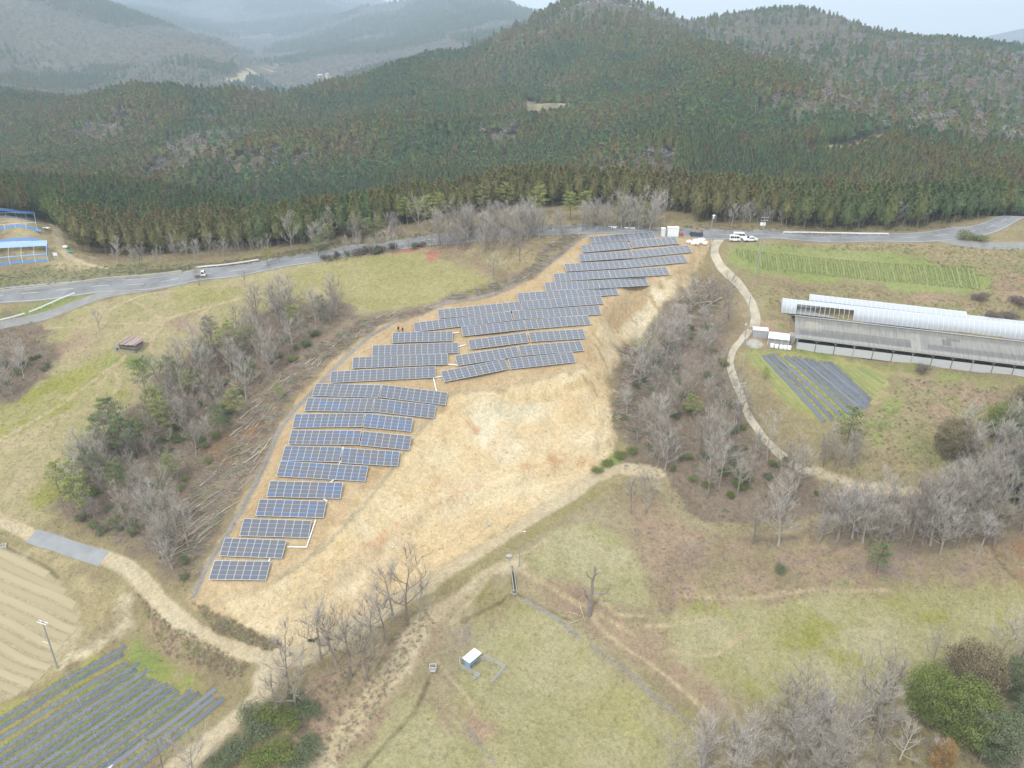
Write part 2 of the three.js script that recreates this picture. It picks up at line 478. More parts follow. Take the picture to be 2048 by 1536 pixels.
const PATCHES = [
  ["pasture",3,[[-147.8,-200.7],[-133.8,-212.4],[-117.3,-219.1],[-95.1,-228.5],[-72.4,-236.1],[-51.8,-243.4],[-26.4,-245.1],[-6.8,-231.9],[2.4,-225.3],[-18.2,-217.3],[-37.5,-208.3],[-51.7,-207.5],[-64.9,-202.8],[-80.4,-188.3],[-93.1,-179.8],[-96.7,-169.4],[-98.0,-155.0],[-98.3,-143.1],[-104.5,-140.1],[-115.5,-140.8]]],
  ["meadow",3,[[-69.2,-232.0],[-51.4,-241.4],[-29.4,-243.7],[-9.9,-233.6],[-0.6,-224.0],[-18.1,-216.8],[-38.0,-212.1],[-48.8,-215.9],[-56.2,-224.1]]],
  ["meadow",3,[[-104.5,-224.6],[-91.5,-226.6],[-78.3,-222.1],[-81.4,-216.9],[-93.9,-214.9]]],
  ["moss",3,[[-136.3,-179.1],[-124.5,-186.7],[-109.7,-196.3],[-102.8,-192.5],[-107.5,-184.1],[-115.7,-173.6],[-126.7,-161.5]]],
  ["moss",2.5,[[-108.2,-170.5],[-103.6,-184.2],[-100.5,-180.9],[-99.1,-170.9],[-101.1,-159.6],[-101.7,-145.8],[-107.1,-145.5]]],
  ["lawn",2.5,[[-111.2,-195.0],[-103.7,-194.9],[-94.5,-195.3],[-97.0,-191.1],[-107.7,-189.6]]],
  ["litter",2,[[-128.5,-203.7],[-120.3,-208.3],[-110.3,-201.3],[-112.1,-195.4],[-121.3,-191.4],[-127.6,-197.3]]],
  ["litter",2,[[-99.7,-210.6],[-91.0,-215.1],[-82.2,-211.8],[-84.3,-206.6],[-95.5,-206.5]]],
  ["straw",2,[[-127.4,-165.0],[-118.4,-168.6],[-113.2,-173.6],[-113.2,-165.4],[-117.9,-153.8],[-120.4,-152.1]]],
  ["woodfloor",3,[[-103.5,-147.2],[-103.6,-162.6],[-97.3,-174.3],[-92.6,-189.8],[-83.2,-207.7],[-68.3,-217.7],[-50.9,-219.6],[-37.5,-208.3],[-48.4,-190.5],[-58.7,-176.9],[-65.4,-159.0],[-67.9,-141.2],[-64.0,-124.8],[-75.8,-132.6],[-93.3,-139.2]]],
  ["woodfloor",3,[[-153.0,-210.8],[-142.7,-216.0],[-128.5,-203.7],[-121.8,-192.5],[-124.3,-180.9],[-134.3,-175.4]]],
  ["brush",2,[[-62.6,-123.8],[-63.2,-137.2],[-58.0,-154.6],[-57.5,-174.6],[-49.8,-190.8],[-37.3,-207.0],[-21.0,-215.9],[-43.8,-211.6],[-53.2,-200.6],[-61.8,-189.6],[-69.4,-173.2],[-72.6,-155.4],[-76.5,-143.5],[-68.6,-130.5]]],
  ["rust",2,[[-75.3,-163.7],[-68.9,-171.4],[-61.1,-170.7],[-62.4,-161.6],[-68.9,-154.9]]],
  ["litter",2.5,[[-29.6,-245.1],[-20.9,-259.9],[-4.1,-261.9],[24.5,-258.7],[17.0,-244.0],[5.5,-227.2],[-6.7,-229.3],[-19.7,-241.3]]],
  ["straw",2,[[-15.3,-248.7],[2.6,-244.0],[16.9,-242.5],[8.6,-231.1],[-5.3,-236.8],[-13.4,-241.5]]],
  ["redsoil",1,[[-43.2,-244.7],[-36.7,-250.8],[-28.7,-253.4],[-27.1,-246.8],[-35.7,-242.8]]],
  ["redsoil",1.5,[[-27.7,-242.4],[-24.0,-245.3],[-22.9,-241.1],[-25.1,-239.2]]],
  ["redsoil",1.5,[[2.4,-227.4],[7.8,-231.1],[9.3,-229.2],[4.6,-224.1]]],
  ["road_verge",2,[[-60.9,-241.0],[-39.5,-247.1],[-40.7,-243.8],[-60.3,-237.9]]],
  ["soil",1.2,[[-63.6,-121.2],[-60.7,-132.9],[-58.0,-146.3],[-56.4,-164.9],[-52.6,-178.9],[-46.0,-191.9],[-37.2,-205.7],[-23.8,-214.2],[-9.5,-221.1],[5.5,-227.2],[15.2,-241.0],[25.9,-256.0],[46.6,-260.6],[68.7,-254.1],[62.9,-245.5],[57.6,-237.6],[31.5,-212.3],[23.4,-188.3],[3.3,-180.5],[-15.0,-176.2],[-20.8,-163.8],[-29.3,-146.6],[-39.7,-131.7],[-45.6,-121.5],[-52.0,-116.2],[-58.2,-117.4]]],
  ["sand",1.5,[[-57.6,-118.9],[-46.2,-122.6],[-35.6,-138.2],[-26.8,-153.7],[-21.1,-166.9],[-15.0,-176.9],[-1.8,-179.9],[20.6,-187.7],[24.8,-206.4],[44.6,-224.9],[56.7,-236.4],[53.1,-224.4],[42.3,-216.9],[31.7,-207.2],[26.6,-190.4],[25.7,-172.9],[24.5,-164.6],[17.3,-157.6],[2.9,-145.0],[-13.0,-132.0],[-24.6,-124.1],[-36.5,-113.6],[-42.9,-110.9],[-49.6,-114.1]]],
  ["pale",3,[[-37.8,-126.2],[-26.4,-139.7],[-16.5,-152.3],[-7.5,-158.4],[-13.8,-144.8],[-25.7,-133.0],[-34.3,-122.7]]],
  ["pale",3,[[-10.5,-172.9],[2.0,-177.8],[9.5,-174.1],[6.8,-163.8],[-5.2,-160.1]]],
  ["greyclay",3,[[-4.9,-176.8],[3.3,-178.9],[7.0,-173.9],[0.7,-169.0],[-4.2,-170.5]]],
  ["pale",2,[[22.9,-200.1],[41.4,-223.2],[49.4,-225.8],[30.8,-206.2],[24.9,-189.4]]],
  ["orange",1.5,[[17.2,-179.4],[16.0,-176.6],[13.4,-175.4],[10.9,-176.6],[10.0,-178.8],[11.1,-180.8],[13.7,-181.6],[16.2,-181.2]]],
  ["orange",2,[[9.8,-180.1],[8.2,-179.0],[4.6,-178.1],[1.0,-177.9],[-0.5,-178.2],[1.0,-179.1],[4.6,-180.0],[8.3,-180.4]]],
  ["orange",2,[[0.1,-162.5],[-0.8,-161.2],[-2.9,-160.6],[-5.0,-161.0],[-5.9,-162.2],[-5.0,-163.5],[-2.9,-164.2],[-0.8,-163.7]]],
  ["orange",2,[[22.6,-163.6],[20.2,-161.3],[15.1,-160.2],[9.9,-159.2],[7.9,-160.9],[10.1,-163.1],[15.3,-164.2],[20.6,-165.2]]],
  ["orange",3,[[-11.3,-151.4],[-12.7,-149.2],[-16.2,-147.6],[-19.7,-147.7],[-21.3,-149.1],[-20.0,-151.2],[-16.5,-153.0],[-12.9,-153.1]]],
  ["orange",2.5,[[-23.1,-133.2],[-24.3,-131.4],[-27.4,-130.4],[-30.6,-130.2],[-31.9,-130.5],[-30.8,-132.2],[-27.9,-134.4],[-24.7,-134.8]]],
  ["orange",2.5,[[-20.9,-127.3],[-22.0,-126.0],[-24.8,-125.4],[-27.7,-126.1],[-28.9,-126.6],[-27.9,-127.9],[-25.2,-129.0],[-22.3,-128.7]]],
  ["orange",2,[[-4.2,-170.5],[-5.6,-169.2],[-9.1,-168.5],[-12.5,-168.5],[-14.0,-169.1],[-12.6,-170.7],[-9.2,-171.7],[-5.7,-171.7]]],
  ["ochre",2,[[-13.9,-147.7],[-15.5,-146.1],[-19.2,-143.9],[-23.1,-144.0],[-24.8,-145.6],[-23.4,-147.6],[-19.6,-149.1],[-15.7,-149.1]]],
  ["ochre",2,[[-29.1,-135.8],[-30.3,-133.7],[-33.6,-132.1],[-37.2,-132.1],[-39.0,-133.4],[-37.7,-135.1],[-34.2,-136.2],[-30.7,-136.8]]],
  ["orange",1,[[-38.7,-126.1],[-28.1,-136.1],[-16.1,-147.0],[-5.1,-154.3],[6.6,-159.3]],1.2],
  ["ochre",0.8,[[-8.1,-178.0],[7.1,-178.5],[21.8,-185.7]],1.0],
  ["groove",0.3,[[22.4,-202.5],[25.0,-199.1]],0.5],  // darker lines paint the shade inside erosion rills
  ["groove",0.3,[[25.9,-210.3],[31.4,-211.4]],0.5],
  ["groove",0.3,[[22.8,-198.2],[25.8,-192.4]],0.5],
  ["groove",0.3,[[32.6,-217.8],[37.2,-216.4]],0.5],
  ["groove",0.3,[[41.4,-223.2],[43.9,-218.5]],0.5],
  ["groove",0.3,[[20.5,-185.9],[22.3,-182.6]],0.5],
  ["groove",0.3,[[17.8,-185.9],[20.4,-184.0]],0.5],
  ["gravel",0.4,[[-62.6,-121.4],[-60.2,-131.6],[-57.2,-147.6],[-56.0,-163.4],[-54.4,-169.8],[-49.1,-180.5],[-44.5,-191.0],[-38.0,-201.4],[-31.7,-207.7]],1.1],
  ["brush",1,[[-31.7,-207.7],[-22.3,-214.1],[-3.6,-223.2],[5.5,-229.0]],3],
  ["gravel",0.5,[[-23.7,-213.1],[-3.6,-222.7],[5.5,-229.0],[13.5,-238.7],[24.4,-253.4],[28.4,-256.4]],1.1],
  ["trail",0.5,[[-47.2,-122.7],[-36.2,-135.6],[-26.8,-153.7],[-21.1,-166.9],[-15.0,-176.9],[-0.5,-180.7],[19.9,-188.3]],0.6],
  ["dry",3,[[-16.6,-125.0],[-6.7,-133.1],[3.9,-140.9],[17.8,-149.9],[26.5,-156.1],[30.3,-149.2],[30.9,-137.2],[27.6,-121.4],[36.7,-116.0],[43.6,-104.0],[44.3,-87.6],[-42.0,-85.1],[-33.9,-100.5],[-24.9,-112.1]]],
  ["paddock",2.5,[[1.7,-131.9],[8.3,-141.2],[18.4,-143.8],[24.6,-139.6],[28.7,-129.7],[27.3,-122.4],[23.7,-122.9],[13.0,-128.2]]],
  ["paddock",3,[[-10.2,-117.1],[0.6,-125.8],[12.5,-118.9],[25.0,-109.0],[33.8,-99.9],[32.8,-87.7],[-2.0,-86.8],[-11.1,-100.8]]],
  ["paddock",3,[[-23.4,-99.8],[-16.0,-105.8],[-8.5,-101.9],[-1.1,-86.8],[-30.9,-85.2]]],
  ["paddock",3,[[30.2,-125.1],[49.0,-126.5],[70.4,-129.3],[107.1,-128.4],[100.1,-113.9],[71.4,-104.5],[52.7,-104.1],[38.7,-106.9],[30.8,-115.7]]],
  ["moss",3.5,[[8.7,-123.5],[7.2,-121.6],[3.6,-121.6],[0.1,-122.2],[-1.4,-124.1],[0.1,-125.3],[3.7,-126.1],[7.3,-125.5]]],
  ["moss",3.5,[[16.8,-116.8],[15.4,-115.5],[12.3,-115.3],[9.2,-116.1],[8.0,-117.9],[9.4,-119.3],[12.5,-119.4],[15.6,-118.6]]],
  ["moss",3.5,[[1.1,-123.7],[0.4,-122.7],[-1.4,-122.2],[-3.2,-122.4],[-3.9,-123.2],[-3.2,-124.3],[-1.4,-125.0],[0.4,-124.5]]],
  ["moss",3.5,[[27.8,-108.5],[25.9,-106.4],[21.9,-105.7],[18.0,-106.6],[16.6,-108.8],[18.5,-111.1],[22.5,-111.1],[26.5,-110.5]]],
  ["moss",3.5,[[29.4,-100.1],[27.4,-97.7],[23.4,-96.6],[19.8,-97.4],[18.4,-99.5],[20.3,-101.6],[24.3,-102.6],[28.1,-102.2]]],
  ["moss",3.5,[[17.4,-112.7],[16.7,-111.8],[14.9,-111.4],[13.3,-111.8],[12.6,-112.8],[13.4,-113.8],[15.1,-114.2],[16.8,-113.5]]],
  ["moss",3.5,[[26.3,-139.6],[25.0,-137.8],[22.2,-137.0],[19.6,-137.6],[18.6,-139.3],[19.9,-141.1],[22.7,-142.0],[25.4,-141.4]]],
  ["moss",3.5,[[29.6,-132.2],[28.5,-130.7],[26.1,-130.0],[24.0,-130.5],[23.2,-131.9],[24.3,-133.4],[26.7,-134.0],[28.9,-133.5]]],
  ["moss",3.5,[[19.8,-140.6],[18.9,-139.3],[16.9,-138.7],[15.0,-139.1],[14.3,-140.3],[15.2,-141.6],[17.2,-142.3],[19.1,-141.9]]],
  ["moss",3.5,[[69.5,-120.2],[66.5,-117.4],[61.2,-116.2],[56.7,-117.3],[55.5,-120.2],[58.4,-123.1],[63.8,-124.3],[68.4,-123.1]]],
  ["moss",3.5,[[57.9,-115.0],[55.5,-112.6],[51.2,-111.6],[47.4,-112.6],[46.3,-115.0],[48.6,-117.4],[53.0,-118.4],[56.9,-117.4]]],
  ["moss",3.5,[[49.0,-109.0],[47.3,-107.2],[44.2,-106.5],[41.4,-107.2],[40.6,-108.9],[42.2,-110.7],[45.4,-111.4],[48.2,-110.7]]],
  ["moss",3.5,[[90.6,-123.0],[87.4,-120.4],[82.1,-119.4],[77.7,-120.6],[76.7,-123.4],[79.8,-126.2],[85.2,-127.2],[89.7,-125.8]]],
  ["moss",3.5,[[103.2,-124.2],[100.8,-122.3],[97.0,-121.6],[93.8,-122.4],[93.2,-124.4],[95.5,-126.4],[99.5,-127.1],[102.6,-126.2]]],
  ["moss",3.5,[[48.8,-125.7],[46.5,-123.3],[42.0,-122.2],[37.9,-123.2],[36.4,-125.3],[38.5,-127.4],[43.2,-128.7],[47.3,-127.5]]],
  ["moss",3.5,[[71.3,-114.3],[68.8,-111.9],[64.3,-110.8],[60.5,-111.7],[59.6,-114.0],[62.0,-116.4],[66.6,-117.4],[70.4,-116.5]]],
  ["moss",3.5,[[-8.3,-98.4],[-9.0,-97.1],[-10.8,-96.3],[-12.6,-96.5],[-13.5,-97.4],[-12.8,-98.6],[-11.0,-99.4],[-9.1,-99.4]]],
  ["moss",3.5,[[-15.4,-94.6],[-15.9,-93.8],[-17.4,-93.4],[-18.9,-93.6],[-19.6,-94.5],[-19.1,-95.3],[-17.6,-95.8],[-16.1,-95.5]]],
  ["moss",3.5,[[34.6,-104.2],[33.2,-102.7],[30.6,-102.4],[28.2,-103.2],[27.3,-104.4],[28.4,-105.3],[31.3,-106.3],[33.8,-105.8]]],
  ["moss",3.5,[[42.4,-124.2],[40.8,-122.5],[37.8,-121.7],[35.1,-122.2],[34.1,-123.9],[35.6,-125.3],[38.6,-126.0],[41.4,-125.6]]],
  ["litter",2.5,[[25.7,-149.1],[34.1,-152.1],[46.8,-140.5],[72.8,-137.0],[110.8,-136.5],[107.3,-129.1],[70.5,-129.7],[49.1,-127.2],[32.3,-125.8],[27.6,-121.4],[29.4,-130.9],[24.6,-139.6]]],
  ["mauve",3,[[67.2,-136.0],[89.0,-137.5],[98.4,-132.4],[75.7,-130.0]]],
  ["litter",2,[[26.4,-120.1],[31.0,-116.7],[39.4,-106.0],[41.9,-101.1],[37.8,-102.1],[29.3,-111.7],[20.2,-116.8],[9.8,-124.1],[13.8,-124.0]]],
  ["litter",1.5,[[1.7,-130.2],[15.0,-127.1],[23.5,-120.8],[22.2,-116.8],[10.7,-123.1],[3.7,-126.9]]],
  ["bank",2,[[-3.5,-130.0],[0.6,-130.3],[0.6,-126.8],[-10.3,-119.0],[-14.2,-120.0]]],
  ["litter",2.5,[[-38.2,-103.9],[-25.1,-113.1],[-16.5,-123.9],[-14.1,-117.8],[-20.5,-105.4],[-27.9,-90.9],[-38.5,-90.2]]],
  ["litter",2,[[-15.0,-104.9],[-5.8,-103.2],[-2.1,-95.2],[-7.4,-97.6],[-13.8,-101.2]]],
  ["pebbles",1.2,[[-12.6,-117.7],[-9.9,-121.0],[-6.9,-120.2],[-8.3,-117.5],[-11.5,-115.6]]],
  ["woodfloor",3,[[30.6,-203.9],[40.8,-216.1],[58.6,-233.0],[65.6,-231.1],[66.3,-214.3],[58.6,-198.6],[58.9,-181.3],[63.8,-160.5],[79.3,-150.2],[118.4,-152.1],[110.8,-136.5],[73.2,-138.2],[41.7,-143.0],[32.2,-154.9],[26.9,-159.2],[27.2,-178.7]]],
  ["mauve",3,[[44.6,-212.3],[57.5,-213.0],[55.8,-191.0],[47.0,-184.5],[39.8,-189.2]]],
  ["moss",2,[[34.3,-210.8],[41.7,-211.7],[43.6,-206.0],[38.8,-201.4],[34.9,-203.4]]],
  ["lawn",1.5,[[36.8,-201.6],[42.9,-201.0],[41.0,-197.6],[37.0,-198.0]]],
  ["lawn",1.5,[[19.9,-160.9],[29.2,-168.2],[27.1,-161.0],[20.9,-158.9]]],
  ["mud",1,[[40.9,-203.8],[40.1,-202.9],[38.4,-203.2],[36.7,-204.4],[36.2,-205.8],[37.1,-207.0],[38.9,-206.9],[40.4,-205.4]]],
  ["dry",1.2,[[34.0,-158.8],[39.8,-144.8],[52.8,-142.9],[75.2,-144.2],[97.2,-144.4],[116.0,-147.1]],2.8],
  ["dirt",0.9,[[67.9,-158.1],[78.1,-153.5],[93.9,-150.1],[116.9,-149.0]],1.8],
  ["weeds",3,[[63.6,-221.3],[71.1,-222.8],[91.9,-221.8],[135.5,-214.7],[153.0,-220.8],[145.7,-206.2],[127.2,-205.8],[98.0,-214.3],[85.5,-220.1],[73.3,-208.4],[65.0,-209.1]]],
  ["weeds",3,[[67.8,-250.0],[110.4,-250.2],[165.9,-245.0],[149.9,-214.5],[138.4,-214.7],[142.7,-229.6],[108.5,-245.1],[72.0,-246.8]]],
  ["litter",2.5,[[111.9,-220.5],[136.1,-215.9],[133.4,-210.1],[112.9,-215.2]]],
  ["litter",2.5,[[149.0,-242.8],[161.2,-236.0],[149.9,-214.5],[142.1,-219.3]]],
  ["straw",2,[[93.6,-248.7],[118.8,-247.0],[115.9,-243.8],[96.2,-246.4]]],
  ["field",1.5,[[68.2,-244.1],[72.0,-246.8],[99.4,-246.6],[122.6,-240.4],[142.7,-229.6],[141.9,-222.0],[133.9,-217.4],[112.8,-222.8],[88.0,-229.1],[73.0,-230.9],[68.3,-236.9]]],
  ["lawn",2,[[63.0,-194.9],[77.6,-194.2],[101.7,-187.2],[130.9,-178.6],[128.9,-174.5],[110.9,-178.4],[98.2,-184.6],[76.7,-191.1],[63.8,-192.1]]],
  ["plot",1.5,[[63.0,-194.9],[77.3,-193.1],[94.5,-188.8],[98.5,-183.7],[94.1,-177.0],[85.5,-169.8],[75.3,-168.1],[69.1,-177.1]]],
  ["straw",1.5,[[98.5,-183.7],[94.1,-175.3],[86.5,-169.0],[77.4,-167.1],[75.5,-168.8],[85.8,-170.5],[93.8,-177.9],[96.3,-183.1]]],
  ["weeds",3,[[99.7,-185.3],[130.1,-176.9],[118.4,-152.1],[101.8,-155.6],[79.5,-158.0],[79.1,-164.6],[86.9,-166.7],[95.9,-175.1]]],
  ["litter",3,[[103.2,-181.3],[128.9,-174.5],[124.7,-165.9],[106.4,-167.2],[98.9,-170.1]]],
  ["lawn",2.5,[[81.5,-164.5],[94.7,-175.2],[98.3,-174.8],[92.6,-166.0],[84.1,-161.6]]],
  ["yard",1.5,[[67.7,-208.6],[74.1,-208.4],[81.4,-206.6],[77.6,-194.2],[71.5,-196.6],[65.3,-198.9],[65.1,-203.7]]],
  ["concrete",0.6,[[64.2,-198.9],[66.3,-200.0],[68.9,-196.7],[66.9,-195.3],[64.2,-196.4]]],
  ["lawn",1,[[73.7,-207.1],[78.1,-206.2],[77.1,-204.1],[73.2,-205.4]]],
  ["verge",2.5,[[-162.8,-229.8],[-149.1,-233.3],[-123.8,-241.8],[-99.2,-240.8],[-98.7,-234.7],[-125.7,-228.6],[-159.1,-222.6]]],
  ["lawn",2,[[-150.3,-211.1],[-138.2,-219.2],[-127.9,-223.3],[-121.2,-223.4],[-132.8,-217.0],[-144.0,-209.7]]],
  ["straw",2,[[-174.2,-266.4],[-200.9,-334.4],[-150.3,-266.0],[-127.5,-236.3],[-140.0,-233.6],[-160.3,-243.6]]],
  ["dirt",0.8,[[-203.7,-341.3],[-164.1,-278.4],[-150.6,-254.9],[-139.3,-241.7],[-128.5,-238.4]],2],
  ["burnt",2,[[103.3,-137.4],[107.3,-140.2],[112.5,-139.9],[106.3,-126.6],[103.3,-129.2]]],
  ["tilth",0.8,[[-115.4,-136.6],[-103.6,-133.7],[-92.8,-128.0],[-86.3,-122.6],[-84.1,-117.4],[-85.9,-108.4],[-95.8,-99.7]]],
  ["straw",1.5,[[-113.6,-137.2],[-101.3,-135.4],[-85.3,-130.1],[-78.0,-127.2],[-78.0,-121.1],[-82.7,-111.6],[-86.8,-106.4],[-94.1,-99.7],[-95.2,-101.7],[-86.2,-109.0],[-84.1,-117.4],[-86.4,-123.1],[-93.0,-128.5],[-103.8,-134.2]]],
  ["pale",1.5,[[-79.5,-126.3],[-75.7,-125.4],[-74.3,-116.7],[-80.4,-112.6],[-84.9,-108.3],[-83.9,-114.0],[-78.6,-120.1]]],
  ["moss",1.5,[[-95.8,-99.7],[-84.8,-106.2],[-75.0,-117.2],[-68.7,-112.3],[-57.4,-106.9],[-51.5,-105.6],[-55.0,-99.5],[-64.2,-85.8],[-87.4,-85.5]]],
  ["lawn",1.5,[[-75.1,-117.6],[-68.7,-112.3],[-62.6,-108.5],[-53.5,-106.3],[-56.8,-105.1],[-67.2,-108.2],[-75.4,-114.6]]],
  ["litter",1.5,[[-72.9,-121.7],[-66.0,-116.7],[-55.6,-111.1],[-48.2,-108.1],[-49.5,-105.6],[-60.1,-109.3],[-68.8,-115.3]]],
  ["dirt",0.6,[[-116.5,-142.8],[-108.7,-140.1],[-103.5,-137.9],[-94.8,-135.3],[-84.5,-132.1],[-78.8,-129.5],[-72.9,-124.6],[-66.9,-119.2],[-59.2,-113.9],[-51.7,-110.8],[-44.3,-109.1]],2.7],
  ["dirt",0.7,[[-44.3,-109.1],[-37.8,-111.1],[-31.2,-116.0],[-22.4,-123.2],[-12.9,-130.2],[-2.6,-137.6],[8.6,-148.1],[18.3,-156.4],[26.9,-159.5],[34.0,-158.8]],4.2],
  ["dirt",1,[[-44.3,-109.1],[-44.6,-104.6],[-48.7,-99.1],[-53.2,-94.1],[-57.4,-89.1]],3.2],
  ["dirt",1.2,[[-12.7,-126.9],[-17.1,-119.1],[-20.9,-109.7],[-28.4,-98.5],[-33.2,-88.4]],3.0],
  ["dirt",1,[[-15.3,-120.8],[-9.7,-127.8],[-4.6,-131.4],[1.7,-131.9]],2.2],
  ["rut",0.15,[[-31.4,-117.0],[-22.6,-124.4],[-12.9,-131.0],[-2.6,-138.5],[8.7,-149.2]],0.35],
  ["rut",0.15,[[-29.7,-115.6],[-21.3,-122.3],[-12.0,-129.4],[-2.0,-136.8],[9.1,-147.1]],0.35],
  ["rut",0.2,[[-78.5,-130.1],[-72.2,-124.5],[-66.3,-119.3],[-58.9,-114.2],[-51.6,-111.2]],0.4],
  ["bank",0.6,[[25.4,-156.8],[8.4,-143.8],[-2.6,-134.9],[-12.7,-127.1],[-19.3,-121.5]],2.2],
  ["trail",0.35,[[-111.2,-218.4],[-103.5,-213.4],[-101.0,-209.5],[-103.3,-204.8],[-105.4,-192.4],[-108.0,-183.7]],0.55],
  ["trail",0.35,[[-133.9,-209.2],[-117.4,-208.4],[-102.9,-209.4]],0.55],
  ["trail",0.35,[[-118.1,-211.8],[-115.0,-216.8],[-109.7,-222.3],[-102.7,-223.9]],0.55],
  ["trail",0.35,[[-101.4,-210.6],[-91.1,-215.5],[-82.2,-220.0],[-75.3,-222.1]],0.55],
  ["trail",0.35,[[-125.3,-163.3],[-119.6,-171.1],[-113.8,-177.8],[-107.7,-189.6],[-104.5,-193.3]],0.55],
  ["trail",0.35,[[-124.4,-161.7],[-118.3,-163.6],[-110.5,-164.8]],0.55],
  ["trail",0.35,[[-99.7,-210.6],[-100.0,-199.7],[-97.0,-195.0]],0.55],
  ["trail",0.35,[[-105.4,-188.7],[-102.6,-184.3],[-102.9,-180.7]],0.55],
  ["trail",0.35,[[-88.5,-216.3],[-90.5,-211.0],[-88.0,-208.8]],0.55],
  ["trail",0.35,[[1.7,-130.9],[9.9,-126.9],[17.7,-122.5],[24.3,-118.6]],0.55],
  ["trail",0.35,[[15.8,-122.9],[20.3,-117.8],[29.3,-111.7],[38.0,-102.9]],0.55],
  ["trail",0.35,[[30.8,-115.7],[38.5,-115.0],[47.6,-120.3]],0.55],
  ["trail",0.35,[[35.5,-126.4],[49.0,-126.8],[61.8,-128.3],[78.5,-128.5]],0.55],
  ["trail",0.35,[[17.0,-126.1],[21.6,-121.8],[26.7,-122.3]],0.55],
  ["trail",0.35,[[26.4,-120.1],[40.0,-122.5]],0.55],
  ["trail",0.35,[[-2.5,-132.0],[-6.6,-127.6],[-12.3,-119.5]],0.55],
  ["trail",0.35,[[-14.5,-111.2],[-9.6,-106.8],[-5.7,-101.1]],0.55],
  ["trail",0.35,[[8.3,-139.2],[3.8,-135.7],[-1.5,-133.1]],0.55],
  ["wet",0.12,[[-0.2,-126.9],[-5.0,-124.0],[-10.3,-120.2]],0.35],  // small ditches as dark damp mud, their shade painted in too
  ["wet",0.12,[[1.1,-126.8],[5.7,-124.8],[11.7,-122.0]],0.35],
  ["wet",0.12,[[-15.2,-107.9],[-17.4,-101.8],[-22.6,-94.4],[-25.0,-90.7]],0.35],
  ["wet",0.12,[[0.1,-131.9],[0.6,-127.3]],0.35],
  ["wet",0.12,[[-107.8,-134.9],[-97.2,-130.9],[-92.8,-128.0]],0.35],
  ["wet",0.12,[[103.3,-137.4],[102.6,-133.4],[104.3,-129.2]],0.35],
  ["ditch",0.3,[[2.2,-126.0],[8.7,-122.5],[13.4,-118.3]],0.65],
  ["ditch",0.4,[[15.3,-116.8],[20.7,-112.7],[25.8,-107.7],[33.3,-102.3]],0.6],
  ["ditch",0.4,[[-8.8,-100.4],[-5.6,-96.7],[-2.9,-93.1]],0.5]
];
const ROADS = {
  main: [[-160.3,-219.3],[-152.6,-221.5],[-124.5,-225.8],[-96.0,-231.6],[-72.9,-238.2],[-52.0,-244.7],[-28.5,-251.1],[-4.0,-256.0],[21.0,-257.5],[46.0,-257.0],[70.3,-253.8],[95.3,-254.4],[127.2,-251.7],[144.4,-253.7],[159.9,-258.4],[213.3,-313.6]],
  lane: [[-152.9,-205.3],[-146.6,-209.2],[-137.2,-213.4],[-128.5,-217.4],[-118.7,-222.5],[-106.8,-226.8],[-98.1,-228.2]],
  side: [[138.5,-251.3],[148.9,-246.0],[165.6,-244.4]],
  track: [[68.3,-251.0],[65.8,-247.2],[64.8,-243.8],[65.3,-239.4],[67.1,-232.6],[69.1,-223.8],[70.2,-217.2],[69.6,-209.7],[67.9,-204.7]],
  track2: [[66.5,-203.6],[62.1,-198.0],[59.3,-193.9],[58.3,-189.4],[58.8,-182.9],[59.8,-173.9],[62.2,-165.7],[65.9,-159.6],[70.0,-156.4]],
  patch: [[-102.9,-137.5],[-96.0,-135.5],[-88.7,-133.2],[-85.2,-131.9]],
  dirt: [[-85.7,-132.5],[-78.8,-129.5],[-72.9,-124.6],[-66.9,-119.2],[-59.2,-113.9],[-51.7,-110.8],[-44.3,-109.1],[-37.8,-111.1],[-31.2,-116.0],[-22.4,-123.2],[-12.9,-130.2],[-2.6,-137.6],[8.6,-148.1],[18.3,-156.4],[26.9,-159.5],[34.0,-158.8]],
  dirt2: [[-44.3,-108.9],[-44.6,-104.6],[-48.7,-99.1],[-53.2,-94.1],[-57.4,-89.1]]
};
